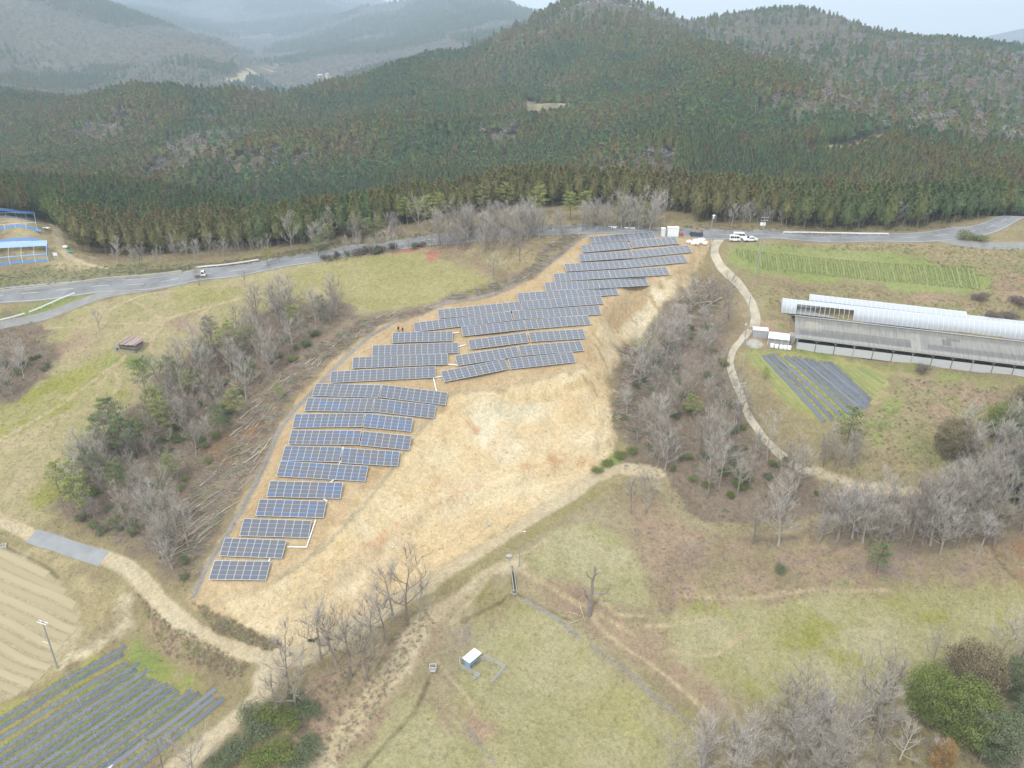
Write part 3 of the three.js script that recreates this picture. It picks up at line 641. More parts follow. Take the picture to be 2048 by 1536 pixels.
const FIELDS = {
  lower: [[[-96.5,-94.7],[-74.2,-114.4]],[[-95.5,-93.1],[-73.9,-112.7]],[[-94.3,-91.2],[-72.2,-110.9]],[[-91.9,-89.6],[-70.2,-110.7]],[[-90.0,-88.7],[-70.0,-109.2]],[[-88.3,-88.2],[-67.9,-109.3]],[[-86.6,-87.7],[-67.4,-107.7]],[[-84.6,-87.6],[-65.9,-107.2]],[[-82.6,-87.6],[-64.6,-106.7]],[[-80.7,-87.6],[-63.1,-106.3]],[[-78.7,-87.6],[-61.8,-105.7]],[[-76.5,-87.6],[-60.7,-104.9]],[[-74.3,-87.7],[-58.3,-105.1]],[[-71.8,-87.7],[-56.9,-104.6]],[[-69.4,-89.1],[-54.0,-105.3]],[[-66.6,-89.2],[-53.9,-103.7]],[[-64.0,-89.8],[-52.0,-103.5]]],
  tilth: [[[-112.8,-135.5],[-95.8,-129.0]],[[-111.7,-133.3],[-90.7,-125.4]],[[-110.5,-130.9],[-88.0,-123.2]],[[-109.3,-128.5],[-86.3,-120.7]],[[-108.2,-126.2],[-86.0,-118.5]],[[-107.0,-123.9],[-86.8,-116.9]],[[-105.8,-121.5],[-87.2,-114.9]],[[-104.5,-119.0],[-86.9,-112.6]],[[-103.2,-116.5],[-86.9,-110.2]],[[-101.9,-113.9],[-87.4,-108.4]],[[-100.6,-111.4],[-88.4,-106.8]],[[-99.2,-108.8],[-89.9,-105.2]]],
  plot: [[[67.4,-192.7],[76.7,-169.5]],[[68.9,-192.9],[79.0,-169.8]],[[70.3,-192.8],[81.4,-170.8]],[[73.0,-191.9],[83.8,-171.6]],[[74.8,-191.4],[85.6,-172.2]],[[76.4,-191.2],[87.0,-172.7]],[[78.0,-190.7],[88.2,-173.1]],[[79.3,-190.3],[88.9,-173.5]],[[81.2,-189.7],[89.3,-174.6]],[[82.7,-189.5],[89.6,-175.1]],[[84.0,-189.4],[90.1,-175.5]]],
  plotgrass: [[[63.9,-194.0],[70.9,-174.2]],[[65.7,-194.2],[73.5,-173.4]],[[85.9,-188.6],[91.4,-177.1]],[[87.6,-188.0],[92.7,-178.1]],[[89.4,-187.7],[94.1,-179.5]],[[91.1,-187.1],[95.4,-180.9]],[[92.8,-186.4],[96.4,-182.4]]],
  upper: [[[72.2,-244.3],[71.8,-239.6]],[[73.8,-243.7],[73.0,-237.7]],[[75.4,-243.1],[74.3,-235.9]],[[77.0,-242.5],[75.7,-234.2]],[[78.6,-242.1],[77.0,-232.8]],[[80.2,-241.7],[78.5,-231.9]],[[81.9,-241.5],[80.3,-231.9]],[[83.6,-241.3],[82.0,-232.0]],[[85.3,-241.2],[83.8,-232.0]],[[87.1,-241.2],[85.5,-232.1]],[[88.8,-241.1],[87.3,-232.1]],[[90.6,-241.0],[89.0,-232.0]],[[92.3,-240.9],[90.6,-231.8]],[[93.9,-240.7],[92.2,-231.5]],[[95.6,-240.4],[93.8,-231.0]],[[97.2,-240.0],[95.3,-230.5]],[[98.8,-239.6],[96.7,-229.8]],[[100.3,-239.1],[98.1,-229.0]],[[101.8,-238.6],[99.5,-228.2]],[[103.3,-238.0],[100.9,-227.5]],[[104.8,-237.4],[102.3,-226.8]],[[106.3,-236.9],[103.8,-226.3]],[[107.8,-236.4],[105.4,-226.0]],[[109.3,-235.9],[107.0,-225.8]],[[110.9,-235.6],[108.6,-225.7]],[[112.5,-235.3],[110.3,-225.6]],[[114.1,-235.1],[112.0,-225.5]],[[115.8,-234.9],[113.6,-225.4]],[[117.4,-234.8],[115.3,-225.3]],[[119.1,-234.7],[116.9,-225.2]],[[120.7,-234.6],[118.5,-225.0]],[[122.4,-234.5],[120.1,-224.7]],[[124.1,-234.4],[121.6,-224.5]],[[125.8,-234.3],[123.2,-224.1]],[[127.4,-234.3],[124.7,-223.8]],[[129.1,-234.2],[126.1,-223.4]],[[130.7,-234.0],[127.6,-223.0]],[[132.4,-233.9],[129.0,-222.6]],[[134.0,-233.8],[130.5,-222.1]],[[135.6,-233.6],[131.9,-221.6]],[[137.2,-233.4],[133.3,-221.1]],[[138.8,-233.2],[134.7,-220.7]],[[140.4,-233.0],[136.0,-220.2]],[[141.9,-232.8],[137.4,-219.7]]]
};
const TREES = {
  pine: [[-95.2,-182.2,8,0],[-87.86,-183.96,8,0],[-76.88,-195.82,9,1],[-83.6,-201.68,7,0],[-98.02,-162.06,9,0],[-91.79,-161.28,9,0],[-88.02,-171.73,9,1],[-93.88,-142.97,8.5,1],[-98.05,-147.4,8,1],[-96.2,-153.52,7,0],[-102.32,-149.44,7,1],[-96.91,-167.41,9,0],[-89.54,-162.54,8,0],[-84.98,-168.94,8,1],[-69.55,-173.54,7,1],[-71.88,-168.48,6,0],[-83.05,-192.88,6,0],[-83.82,-182.57,6,1],[-68.91,-185.58,6,0],[-61.47,-206.47,6,1],[-55.04,-210.14,6,0],[-88.76,-149.24,7,0],[-79.29,-142.06,5,0],[-78.06,-154.13,6,1],[-72.75,-200.04,6,1],[-58.69,-176.89,4,1],[-29.86,-265.26,9,1],[-25.45,-274.09,8,1],[-47.89,-254.29,6,1],[-43.99,-255.97,6,1],[-18.81,-281.28,8,1],[-10.64,-280.83,8,1],[8.88,-270.67,9,1],[19.82,-264.79,8,1],[24.71,-266.21,8,1],[37.25,-260.48,8,1],[44.86,-260.42,7,1],[-76.35,-236.03,5,1],[-61.62,-242.05,6,0],[79.86,-162.25,9,0],[76.39,-131.32,7,0],[46.38,-177.52,6,1],[65.86,-184.22,3,1],[25.88,-174.75,2.6,0],[16.91,-308.27,8,1],[-2.53,-281.44,8,1],[-59.59,-250.39,6,1],[-54.93,-260.75,7,1],[-36.44,-269.63,8,1]],
  bare: [[-116.18,-205.4,6],[-94.14,-225.53,6],[-80.61,-225.47,5],[-69.22,-221.88,6],[-5.95,-228.56,8.5],[2.51,-237.71,11],[-2.21,-239.45,9],[-23.2,-245.91,8],[-10.13,-240.05,7],[-40.46,-104.02,10],[-35.75,-109.8,10],[-34.23,-111.63,8],[-32.62,-108.86,10],[-29.21,-106.54,11],[-26.25,-111.46,11],[-24.0,-113.67,9],[-22.79,-117.91,11],[-20.45,-118.62,12],[-17.82,-118.59,8],[-26.41,-106.01,10],[-37.77,-99.86,10],[-40.5,-98.45,8],[29.97,-146.71,9],[26.85,-147.07,7],[37.7,-132.89,5],[46.85,-96.37,10],[53.32,-97.38,10],[59.55,-97.5,10],[62.78,-101.37,11],[65.46,-102.41,12],[40.86,-93.57,9],[37.55,-93.34,9],[52.94,-91.11,10],[49.74,-100.17,9],[92.66,-112.25,10],[97.77,-113.02,9],[80.17,-112.02,8],[80.78,-94.08,9],[33.58,-94.46,9],[43.33,-90.11,9],[49.22,-92.79,9],[56.13,-92.9,9],[28.06,-92.72,8],[-57.42,-89.13,8],[-52.1,-88.53,8],[70.29,-106.45,7],[-165.85,-500.14,9],[-153.11,-476.21,8],[34.89,-98.41,8]],
  silver: [[67.35,-94.96,8]],
  dead: [[15.56,-122.92,12],[-51.61,-213.47,9]],
  evergreen: [[84.19,-106.19,14,6.5,1],[74.55,-102.24,14,5.5,0],[79.25,-97.9,15,6,0],[82.88,-94.01,13,5.5,2],[72.0,-91.47,10,2.4,3],[103.06,-158.82,11,5.5,1],[117.35,-162.42,10,6,0],[119.08,-155.93,14,7,2],[93.81,-106.23,10,5,2],[90.75,-97.44,11,5,2],[115.39,-145.88,13,7,2],[125.44,-168.61,9,6,1]],
  bush: [[-46.54,-92.28,3.2,3.4,2],[-43.27,-95.75,3.6,3.6,2],[-38.46,-97.17,3.6,3.4,0],[-35.5,-99.5,3.2,3,2],[-38.82,-91.55,3.4,3.6,0],[-34.25,-93.48,3,3,2],[-45.82,-98.64,3.4,3.2,2],[-41.9,-98.86,3.8,3.4,0],[-38.5,-101.19,3.2,3,2],[-48.58,-90.67,3,3.2,2],[-41.92,-90.67,3.2,3.4,0],[-35.24,-90.42,3,3.2,2],[20.34,-159.07,1.6,2,0],[23.0,-161.81,1.6,2.2,0],[26.34,-164.64,1.8,2.2,0],[29.46,-165.54,1.8,2,0],[147.63,-250.06,3,4,4],[151.66,-248.37,2.4,3,4],[106.15,-183.82,2.6,2.6,5],[56.55,-132.17,2,1.8,2],[-84.22,-188.02,4,2.4,4],[134.84,-205.72,3,3,5],[140.1,-206.23,3,3.4,5],[146.18,-212.76,3,4,5],[135.5,-214.69,3,3,5]],
  regions: {"left_wood":[[[-102.4,-147.2],[-103.3,-161.9],[-97.0,-173.5],[-91.7,-189.0],[-81.9,-207.9],[-68.1,-216.6],[-52.2,-218.3],[-47.7,-209.5],[-56.8,-198.0],[-65.5,-182.9],[-72.6,-166.9],[-77.0,-147.9],[-66.4,-128.8],[-76.2,-133.9],[-92.5,-139.9]],85],"left_edge":[[[-150.3,-200.3],[-140.0,-210.1],[-128.2,-201.6],[-122.5,-191.5],[-124.8,-181.9],[-136.7,-175.3]],16],"top_wood":[[[-28.2,-247.4],[-14.0,-255.4],[25.9,-255.6],[46.1,-257.5],[48.5,-262.1],[25.4,-259.8],[17.3,-250.3],[-2.2,-243.9],[-20.0,-245.5]],84],"front_wood":[[[-74.8,-245.6],[-53.6,-253.9],[-27.5,-258.9],[52.5,-265.6],[51.6,-260.7],[-27.1,-254.3],[-52.9,-249.8],[-70.7,-242.1]],44],"gully":[[[30.9,-200.2],[44.6,-212.3],[56.6,-222.5],[62.9,-224.9],[62.5,-210.1],[57.1,-197.7],[56.1,-182.5],[60.1,-164.7],[67.1,-154.9],[71.2,-145.7],[53.1,-144.2],[41.3,-146.8],[33.9,-158.1],[29.4,-169.8],[27.8,-184.0]],80],"right_wood":[[[49.7,-139.2],[68.3,-143.3],[93.2,-148.2],[118.4,-152.1],[112.5,-139.9],[98.2,-134.1],[72.8,-137.0]],84],"dark_corner":[[[99.5,-155.7],[110.7,-160.3],[122.9,-159.4],[116.4,-145.8],[105.3,-147.8]],30],"plot_edge":[[[67.1,-164.1],[74.4,-164.8],[80.3,-160.6],[80.9,-155.3],[72.3,-157.1]],9],"left_low":[[[-84.9,-138.5],[-77.3,-145.7],[-67.1,-133.9],[-64.5,-124.1],[-75.1,-130.8]],14],"meadow_rim":[[[-60.6,-239.4],[-42.5,-245.4],[-26.6,-248.6],[-24.8,-246.4],[-40.5,-242.3],[-58.6,-237.1]],16],"roadside":[[[70.3,-261.0],[108.1,-267.0],[139.9,-261.8],[141.4,-265.0],[110.0,-272.1],[71.0,-264.2]],26],"roadside_left":[[[-126.1,-236.6],[-99.8,-242.4],[-74.8,-245.6],[-75.9,-249.8],[-101.6,-247.3],[-128.2,-241.1]],22],"corner":[[[76.2,-98.9],[94.9,-104.1],[85.8,-87.8],[68.6,-88.0]],8],"bottom":[[[26.3,-92.7],[40.5,-99.1],[52.4,-103.1],[67.6,-104.4],[68.9,-98.7],[62.7,-87.9],[24.8,-84.6]],26]},
  under: {"left":[[[-101.3,-147.3],[-95.5,-169.5],[-82.9,-188.1],[-64.9,-202.8],[-51.7,-207.5],[-57.5,-194.8],[-67.6,-171.1],[-72.1,-153.8],[-73.8,-139.1],[-84.2,-140.6]],60],"gully":[[[31.2,-196.3],[55.0,-214.3],[58.1,-196.6],[59.0,-170.3],[68.6,-152.2],[71.9,-148.2],[45.0,-148.2],[35.3,-159.7],[28.8,-175.3]],60],"edge":[[[-146.7,-198.7],[-134.9,-208.4],[-122.3,-190.5],[-133.8,-179.3]],10],"rim":[[[-60.7,-240.1],[-42.5,-245.4],[-25.4,-249.4],[-24.6,-247.0],[-40.5,-242.9],[-58.7,-237.7]],26],"low":[[[-95.6,-141.8],[-77.3,-145.7],[-67.7,-134.1],[-65.8,-125.3],[-75.3,-131.4]],14]},
  brush: {"left":[[[-62.6,-123.8],[-63.2,-137.2],[-58.0,-154.6],[-57.5,-174.6],[-49.8,-190.8],[-37.2,-206.2],[-23.7,-213.4],[-43.3,-209.0],[-52.7,-198.2],[-61.3,-187.4],[-68.9,-171.4],[-71.4,-155.3],[-75.4,-143.4],[-68.6,-130.5]],900],"gully":[[[26.6,-185.6],[32.2,-205.5],[45.0,-215.8],[57.3,-234.7],[63.8,-237.1],[62.3,-222.2],[44.1,-199.7],[36.2,-174.0],[28.1,-170.0]],420],"top":[[[-22.4,-215.7],[5.5,-228.2],[23.2,-253.4],[20.9,-255.3],[12.4,-250.2],[4.0,-232.6],[-18.4,-220.2]],220]},
  weeds: {"bankr":[[[70.4,-246.9],[109.7,-248.3],[165.1,-243.5],[145.7,-206.2],[127.2,-205.8],[91.5,-220.7],[74.7,-213.4],[70.6,-220.6],[87.3,-226.8],[132.8,-215.0],[144.6,-224.5],[122.9,-241.3]],1500],"rim":[[[-60.9,-241.0],[-42.7,-247.1],[-26.9,-251.2],[-24.9,-247.5],[-40.5,-242.9],[-58.6,-237.1]],260],"vergel":[[[-126.7,-234.4],[-98.7,-239.4],[-74.8,-245.6],[-53.4,-252.8],[-29.1,-257.5],[-28.8,-254.2],[-52.6,-248.1],[-73.5,-240.7],[-97.3,-235.3]],1200],"verger":[[[70.3,-261.0],[116.5,-266.4],[141.4,-261.4],[210.1,-338.6],[229.8,-346.3],[223.5,-335.9],[146.5,-258.2],[120.7,-256.0],[69.1,-256.1]],1500],"vergec":[[[-29.7,-263.2],[26.3,-261.3],[70.5,-262.0],[69.2,-256.5],[29.5,-258.5],[-28.9,-255.1]],500],"bankl":[[[-162.8,-229.8],[-123.8,-241.8],[-98.9,-239.9],[-100.4,-235.1],[-132.6,-227.3],[-159.1,-222.6]],700],"rightlow":[[[99.1,-183.6],[129.3,-175.3],[118.4,-152.1],[102.1,-156.3],[79.7,-158.7],[80.3,-164.6],[95.9,-175.1]],900],"gullyf":[[[27.1,-183.7],[44.6,-212.3],[63.5,-227.5],[58.1,-196.6],[63.8,-160.5],[115.7,-151.1],[109.3,-137.7],[42.0,-144.2],[26.9,-159.2]],1600],"leftf":[[[-102.4,-147.2],[-96.7,-172.7],[-81.9,-207.9],[-50.7,-218.4],[-47.7,-209.5],[-65.0,-180.8],[-75.9,-147.9],[-67.0,-128.9],[-89.0,-139.2]],1100],"clearing":[0,500],"litter":[[[26.5,-146.4],[72.4,-135.8],[110.2,-135.3],[107.3,-129.1],[49.1,-127.2],[28.8,-122.7]],900],"banks":[[[-76.2,-125.1],[-66.0,-116.7],[-48.2,-108.1],[-49.5,-105.6],[-65.7,-112.1]],600],"road":[[[-63.2,-120.7],[-56.0,-116.8],[-43.5,-111.8],[-45.1,-110.4],[-56.3,-114.0]],450],"edge":[[[-148.8,-202.7],[-139.5,-212.2],[-127.5,-201.5],[-122.7,-188.5],[-136.3,-179.1]],200],"straw":[[[-20.0,-245.5],[-4.0,-253.9],[17.1,-247.1],[7.1,-231.1],[-10.0,-236.2]],450],"bankc":[[[-38.0,-103.0],[-24.9,-112.1],[-17.4,-122.5],[-15.1,-118.6],[-21.5,-106.1],[-28.8,-91.4],[-38.6,-90.7]],700],"corner":[[[32.1,-100.3],[52.1,-102.1],[76.2,-98.9],[92.7,-103.3],[87.2,-93.3],[31.1,-95.0]],450]}
};
const LOGS = [[[13.83,-124.53],[14.82,-120.96]],[[11.62,-121.17],[14.31,-122.24]],[[11.57,-123.71],[13.94,-122.77]]];
const SITE = {
  barn: [[76.73,-194.79],[130.39,-180.55]],
  tunnelA: [[86.85,-216.63],[125.76,-203.31]],
  tunnelA2: [[125.81,-202.82],[141.42,-199.48]],
  shed: [[-107.22,-197.17],[-102.44,-195.84],[-100.06,-198.01]],
  shelter: [[-9.27,-112.1],[-7.92,-111.67],[-6.0,-113.99],[-7.36,-114.42]],
  fence: [[[-8.4,-113.6],[-10.1,-112.9],[-9.8,-111.5],[-7.3,-110.7],[-6.1,-110.1],[-7.4,-109.3]],[[-6.0,-113.8],[-5.3,-114.3],[-3.3,-113.6],[-1.3,-112.5],[-4.1,-108.7]]],
  box: [-14.74,-109.32],
  store1: [[66.33,-200.2],[70.07,-199.24]],
  store2: [[69.47,-196.88],[74.78,-195.07]],
  tanks: [[70.5,-195.8],[71.6,-195.4],[72.8,-195.1],[73.8,-194.8],[74.8,-194.5]],
  cubicle: [[48.96,-252.4],[54.65,-252.08]],
  red: [55.9,-252.64],
  skip: [[58.7,-251.9],[62.55,-252.2]],
  bags: [[57.3,-247.8],[58.5,-247.2],[59.9,-247.9],[61.4,-248.5],[62.6,-248.1],[60.9,-249.4],[62.1,-249.8],[59.5,-248.9]],
  cars: [[72.36,-249.26],[74.51,-250.83],[77.28,-248.86],[-95.58,-230.13]],
  people: [[-31.47,-201.85],[-30.26,-201.56]],
  poles: [[[63.32,-244.98],11.5],[[74.27,-228.07],19],[[63.2,-196.83],14],[[56.2,-172.78],12],[[-85.23,-109.89],11.5],[[-60.92,-82.66],11.5],[[1.57,-131.64],9]],
  net1: [[-173.5,-253.1],[-158.5,-257.6],[-191.9,-312.5],[-181.4,-266.6]],
  net2: [[-164.2,-235.4],[-145.5,-237.8],[-150.1,-247.2],[-168.5,-243.7]],
  board: [-144.66,-240.87],
  tarp: [[-161.0,-266.0],[-144.9,-249.2],[-149.3,-255.1],[-158.8,-257.9]],
  sign: [83.38,-257.12],
  rails: [[[89.8,-254.9],[99.5,-256.8],[109.4,-256.5],[118.3,-254.0],[123.9,-253.3]],[[-98.5,-235.1],[-92.9,-236.3],[-85.7,-238.4],[-80.0,-239.6]],[[-140.6,-214.6],[-137.3,-217.1],[-133.9,-219.6],[-130.3,-221.7]],[[-149.5,-209.5],[-145.0,-211.7],[-141.7,-213.9]]],
  kerb: [[-158.5,-221.5],[-144.9,-224.3],[-132.3,-226.5],[-119.2,-231.1],[-107.6,-233.2],[-102.2,-233.5]],
  pipes: [[[-46.0,-130.5],[-42.3,-131.1],[-41.6,-137.4]],[[-20.2,-182.3],[-19.0,-177.3]],[[-19.8,-182.5],[-18.1,-183.0]],[[-17.0,-187.8],[-14.3,-187.4]],[[-14.5,-194.9],[-12.6,-195.7]],[[-16.3,-200.6],[-14.7,-201.1]],[[-49.0,-126.3],[-48.8,-127.5]],[[-40.0,-142.3],[-40.9,-142.8]],[[-40.4,-147.2],[-39.7,-148.4]],[[-39.3,-152.5],[-38.8,-153.7]],[[-39.2,-154.5],[-39.1,-157.4]]],
  whitepipes: [[[32.0,-258.7],[35.2,-258.9]],[[37.7,-258.5],[41.2,-258.7]],[[33.1,-258.1],[34.8,-258.0]]],
  perimeter: [[-62.5,-121.2],[-60.1,-131.3],[-57.1,-147.3],[-55.9,-163.0],[-54.3,-169.4],[-49.0,-180.1],[-44.4,-190.5],[-37.9,-200.9],[-31.7,-207.2],[-23.7,-213.1],[-3.6,-222.7],[5.5,-229.0],[13.5,-238.7],[24.4,-253.4]],
  perimeter2: [[-58.4,-118.2],[-47.2,-122.7],[-36.2,-135.6],[-26.8,-153.7],[-21.1,-166.9],[-15.0,-176.9],[-0.5,-180.7],[19.9,-188.3],[27.4,-210.3],[31.8,-217.6],[46.4,-227.6],[58.1,-240.6],[61.5,-246.6]],
  channel: [[0.0,-131.9],[0.7,-127.4]],
  basin: [0.51,-127.06],
  trough0: [-107.7,-134.67],
  tyres: [[-38.2,-113.0],[-37.3,-113.1],[-36.7,-113.4],[-34.8,-113.6]],
  stone: [[-0.64,-134.11],[-4.88,-143.33]],
  farhouses: [[-533.1,-1653.2],[-531.8,-1695.8],[-537.6,-1782.2],[-464.2,-2019.1],[-442.6,-2004.9],[-1242.3,-3894.2],[-1121.3,-3947.9],[-1186.0,-4055.3]]
};
const CLEAR = [[[-187.8,-268.1],[-196.8,-323.5],[-158.6,-272.8],[-128.1,-234.1],[-161.3,-221.4]],[[157.4,-436],[180.9,-432],[196.6,-440],[229.6,-480],[239.0,-505],[214.9,-488],[195.0,-476],[169.0,-468]],[[7.0,-716.8],[16.6,-760.9],[26.0,-698.9],[58.6,-707.5],[54.5,-653.5],[14.0,-632.9]],[[139.4,-253.4],[161.2,-267.0],[222.1,-327.0],[167.3,-241.7],[138.1,-246.7]]];
const BROWNWOOD = [[[220.7,-1080.1],[376.5,-1126.8],[461.1,-1068.1],[577.7,-909.7],[301.9,-451.6],[259.7,-447.8],[221.8,-466.7],[230.0,-665.7],[186.5,-886.0]],[[-1312.3,-1969.5],[-1056.7,-2098.7],[-961.4,-2108.8],[-1048.9,-3158.8],[-606.6,-1843.7],[-790.4,-1722.5],[-873.4,-1473.9],[-788.4,-1123.6]],[[-447.5,-1945.0],[-600.0,-1854.9],[-911.3,-3860.2],[-251.2,-3517.6],[46.0,-1046.1],[-33.2,-2364.8],[-152.1,-1782.1]]];
const FARFIELD = [[[-557.9,-1592.3],[-674.8,-2446.9],[-601.6,-2174.9],[-540.2,-1622.5]],[[-1265.1,-3573.6],[-1172.3,-4136.5],[-1078.6,-3874.9],[-1169.3,-3592.3]],[[-462.7,-2012.0],[-387.8,-1942.6],[-399.7,-1882.1]]];
// ---- helpers
let seed = 7;
const rnd = () => { seed = (seed + 0x6d2b79f5) | 0; let t = Math.imul(seed ^ (seed >>> 15), 1 | seed); t = (t + Math.imul(t ^ (t >>> 7), 61 | t)) ^ t; return ((t ^ (t >>> 14)) >>> 0) / 4294967296; };
const ran = (a, b) => a + (b - a) * rnd();
const pick = (a) => a[Math.floor(rnd() * a.length)];
const clamp = (x, a = 0, b = 1) => Math.min(b, Math.max(a, x)), mix = (a, b, t) => a + (b - a) * t, smooth = (a, b, x) => { const t = clamp((x - a) / (b - a)); return t * t * (3 - 2 * t); };
const hash = (i, j) => { let h = Math.imul(i, 374761393) + Math.imul(j, 668265263) | 0; h = Math.imul(h ^ (h >>> 13), 1274126177); return ((h ^ (h >>> 16)) >>> 0) / 4294967296; };
const vnoise = (x, y) => { const i = Math.floor(x), j = Math.floor(y); let u = x - i, v = y - j; u = u * u * (3 - 2 * u); v = v * v * (3 - 2 * v); return mix(mix(hash(i, j), hash(i + 1, j), u), mix(hash(i, j + 1), hash(i + 1, j + 1), u), v); };
const fbm = (x, y, n = 3) => { let s = 0, a = 0.5, t = 0; for (let k = 0; k < n; k++) { s += a * vnoise(x + 17 * k, y - 31 * k); t += a; a *= 0.5; x *= 2.03; y *= 2.03; } return s / t; };
const lin = (c) => { c /= 255; return c <= 0.04045 ? c / 12.92 : Math.pow((c + 0.055) / 1.055, 2.4); };
const LIGHT = 1.75;                       // brightness of open level ground over its base colour, as exposed
const tone = (r, g, b) => [lin(r) / LIGHT, lin(g) / LIGHT, lin(b) / LIGHT];
const paint = (c, roughness = 0.9, more = {}) => new THREE.MeshStandardMaterial({ color: new THREE.Color(c[0], c[1], c[2]), roughness, ...more });
const V = (x, y, z) => new THREE.Vector3(x, y, z);
const used = {};
const numbered = (n) => { const k = used[n] = (used[n] ?? -1) + 1; return k ? n + '_' + String(k).padStart(3, '0') : n; };
const shade = (o) => { o.castShadow = o.receiveShadow = true; return o; };
function tag(o, label, category, group, kind) { if (label) o.userData.label = label; if (category) o.userData.category = category; if (group) o.userData.group = group; if (kind) o.userData.kind = kind; return o; }
function part(name, geo, mat, parent) { const m = shade(new THREE.Mesh(geo, mat)); m.name = name; parent.add(m); return m; }
function thing(name, label, category, x = 0, y = 0, z = 0, turn = 0, group) { const o = new THREE.Group(); o.name = numbered(name); o.position.set(x, y, z); o.rotation.y = turn; scene.add(o); return tag(o, label, category, group); }
function copyOf(o, x, y, z, turn, scale, label, group) { const c = o.clone(); c.name = numbered(o.name.replace(/_\d{3}$/, '')); c.userData = { ...o.userData }; c.position.set(x, y, z); c.rotation.y = turn; if (scale) c.scale.setScalar(scale); if (label) c.userData.label = label; if (group) c.userData.group = group; scene.add(c); return c; }
const box = (w, h, d, x = 0, y = 0, z = 0) => new THREE.BoxGeometry(w, h, d).translate(x, y, z);
const cyl = (r0, r1, h, n = 8) => new THREE.CylinderGeometry(r1, r0, h, n).translate(0, h / 2, 0);
function bar(a, b, r, n = 5, r1 = r) { const d = b.clone().sub(a), g = new THREE.CylinderGeometry(r1, r, d.length(), n, 1); g.translate(0, d.length() / 2, 0); return g.applyQuaternion(new THREE.Quaternion().setFromUnitVectors(V(0, 1, 0), d.normalize())).translate(a.x, a.y, a.z); }
const merge = (l) => mergeGeometries(l.map((g) => { const k = g.index ? g.toNonIndexed() : g; k.deleteAttribute('uv'); return k; }));
const inside = (poly, x, z) => { let c = false; for (let i = 0, j = poly.length - 1; i < poly.length; j = i++) { const [xi, zi] = poly[i], [xj, zj] = poly[j]; if ((zi > z) !== (zj > z) && x < (xj - xi) * (z - zi) / (zj - zi) + xi) c = !c; } return c; };
const bounds = (poly) => { let a = 1e9, b = -1e9, c = 1e9, d = -1e9; for (const [x, z] of poly) { a = Math.min(a, x); b = Math.max(b, x); c = Math.min(c, z); d = Math.max(d, z); } return [a, b, c, d]; };
function within(poly) { const [a, b, c, d] = bounds(poly); for (let k = 0; k < 400; k++) { const x = ran(a, b), z = ran(c, d); if (inside(poly, x, z)) return [x, z]; } return poly[0]; }
// a smooth line through points, sampled about every STEP metres
function smoothLine(pts, step) { const c = new THREE.CatmullRomCurve3(pts.map(([x, z]) => V(x, 0, z)), false, 'centripetal'); return c.getSpacedPoints(Math.max(2, Math.round(c.getLength() / step))).map((p) => [p.x, p.z]); }

// ---- the lie of the land: a thin-plate surface through the surveyed heights (far points drawn together so that they bear on large shapes only)
const squeeze = (x, z) => { const r = Math.hypot(x, z) / 100, s = r > 1e-9 ? Math.log1p(r) / r / 100 : 0.01; return [x * s, -z * s]; };
const N = SURVEY.length, PA = new Float64Array(N), PB = new Float64Array(N), WT = new Float64Array(N + 3);
{
  SURVEY.forEach(([x, z], i) => { [PA[i], PB[i]] = squeeze(x, z); });
  const n = N + 3, M = Array.from({ length: n }, () => new Float64Array(n + 1));
  for (let i = 0; i < N; i++) {
    for (let j = 0; j < N; j++) { const q = (PA[i] - PA[j]) ** 2 + (PB[i] - PB[j]) ** 2; M[i][j] = (q > 0 ? q * Math.log(q) : 0) + (i === j ? 2e-4 : 0); }
    M[i][N] = M[N][i] = 1; M[i][N + 1] = M[N + 1][i] = PA[i]; M[i][N + 2] = M[N + 2][i] = PB[i]; M[i][n] = SURVEY[i][2];
  }
  for (let c = 0; c < n; c++) {
    let p = c; for (let r = c + 1; r < n; r++) if (Math.abs(M[r][c]) > Math.abs(M[p][c])) p = r;
    [M[c], M[p]] = [M[p], M[c]];
    for (let r = c + 1; r < n; r++) { const f = M[r][c] / M[c][c]; if (f) for (let k = c; k <= n; k++) M[r][k] -= f * M[c][k]; }
  }
  for (let r = n - 1; r >= 0; r--) { let s = M[r][n]; for (let k = r + 1; k < n; k++) s -= M[r][k] * WT[k]; WT[r] = s / M[r][r]; }
}
function banks(x, z) { // terrace banks: a drop along each line, on its downhill side
  let s = 0;
  for (const [drop, reach, w, pts] of STEPS) {
    let best = 1e9, sg = 0, over = 0;
    for (let k = 0; k + 1 < pts.length; k++) { const [ax, az] = pts[k], ex = pts[k + 1][0] - ax, ez = pts[k + 1][1] - az, l2 = ex * ex + ez * ez, r = ((x - ax) * ex + (z - az) * ez) / l2, t = clamp(r), d = Math.hypot(x - ax - ex * t, z - az - ez * t); if (d < best) { best = d; sg = d * (ex * (z - az) - ez * (x - ax) > 0 ? 1 : -1) * (ex > 0 ? 1 : -1); over = k === 0 && r < 0 ? -r * Math.sqrt(l2) : k === pts.length - 2 && r > 1 ? (r - 1) * Math.sqrt(l2) : 0; } }
    if (sg > -w) s += drop * smooth(-w, w, sg) * (1 - smooth(reach * 0.4, reach, sg)) * (1 - smooth(0, 9, over));
  }
  return s;
}
function surface(x, z) { const [a, b] = squeeze(x, z); let s = WT[N] + WT[N + 1] * a + WT[N + 2] * b; for (let i = 0; i < N; i++) { const p = a - PA[i], q = b - PB[i], r = p * p + q * q; if (r > 0) s += WT[i] * r * Math.log(r); } return s; }
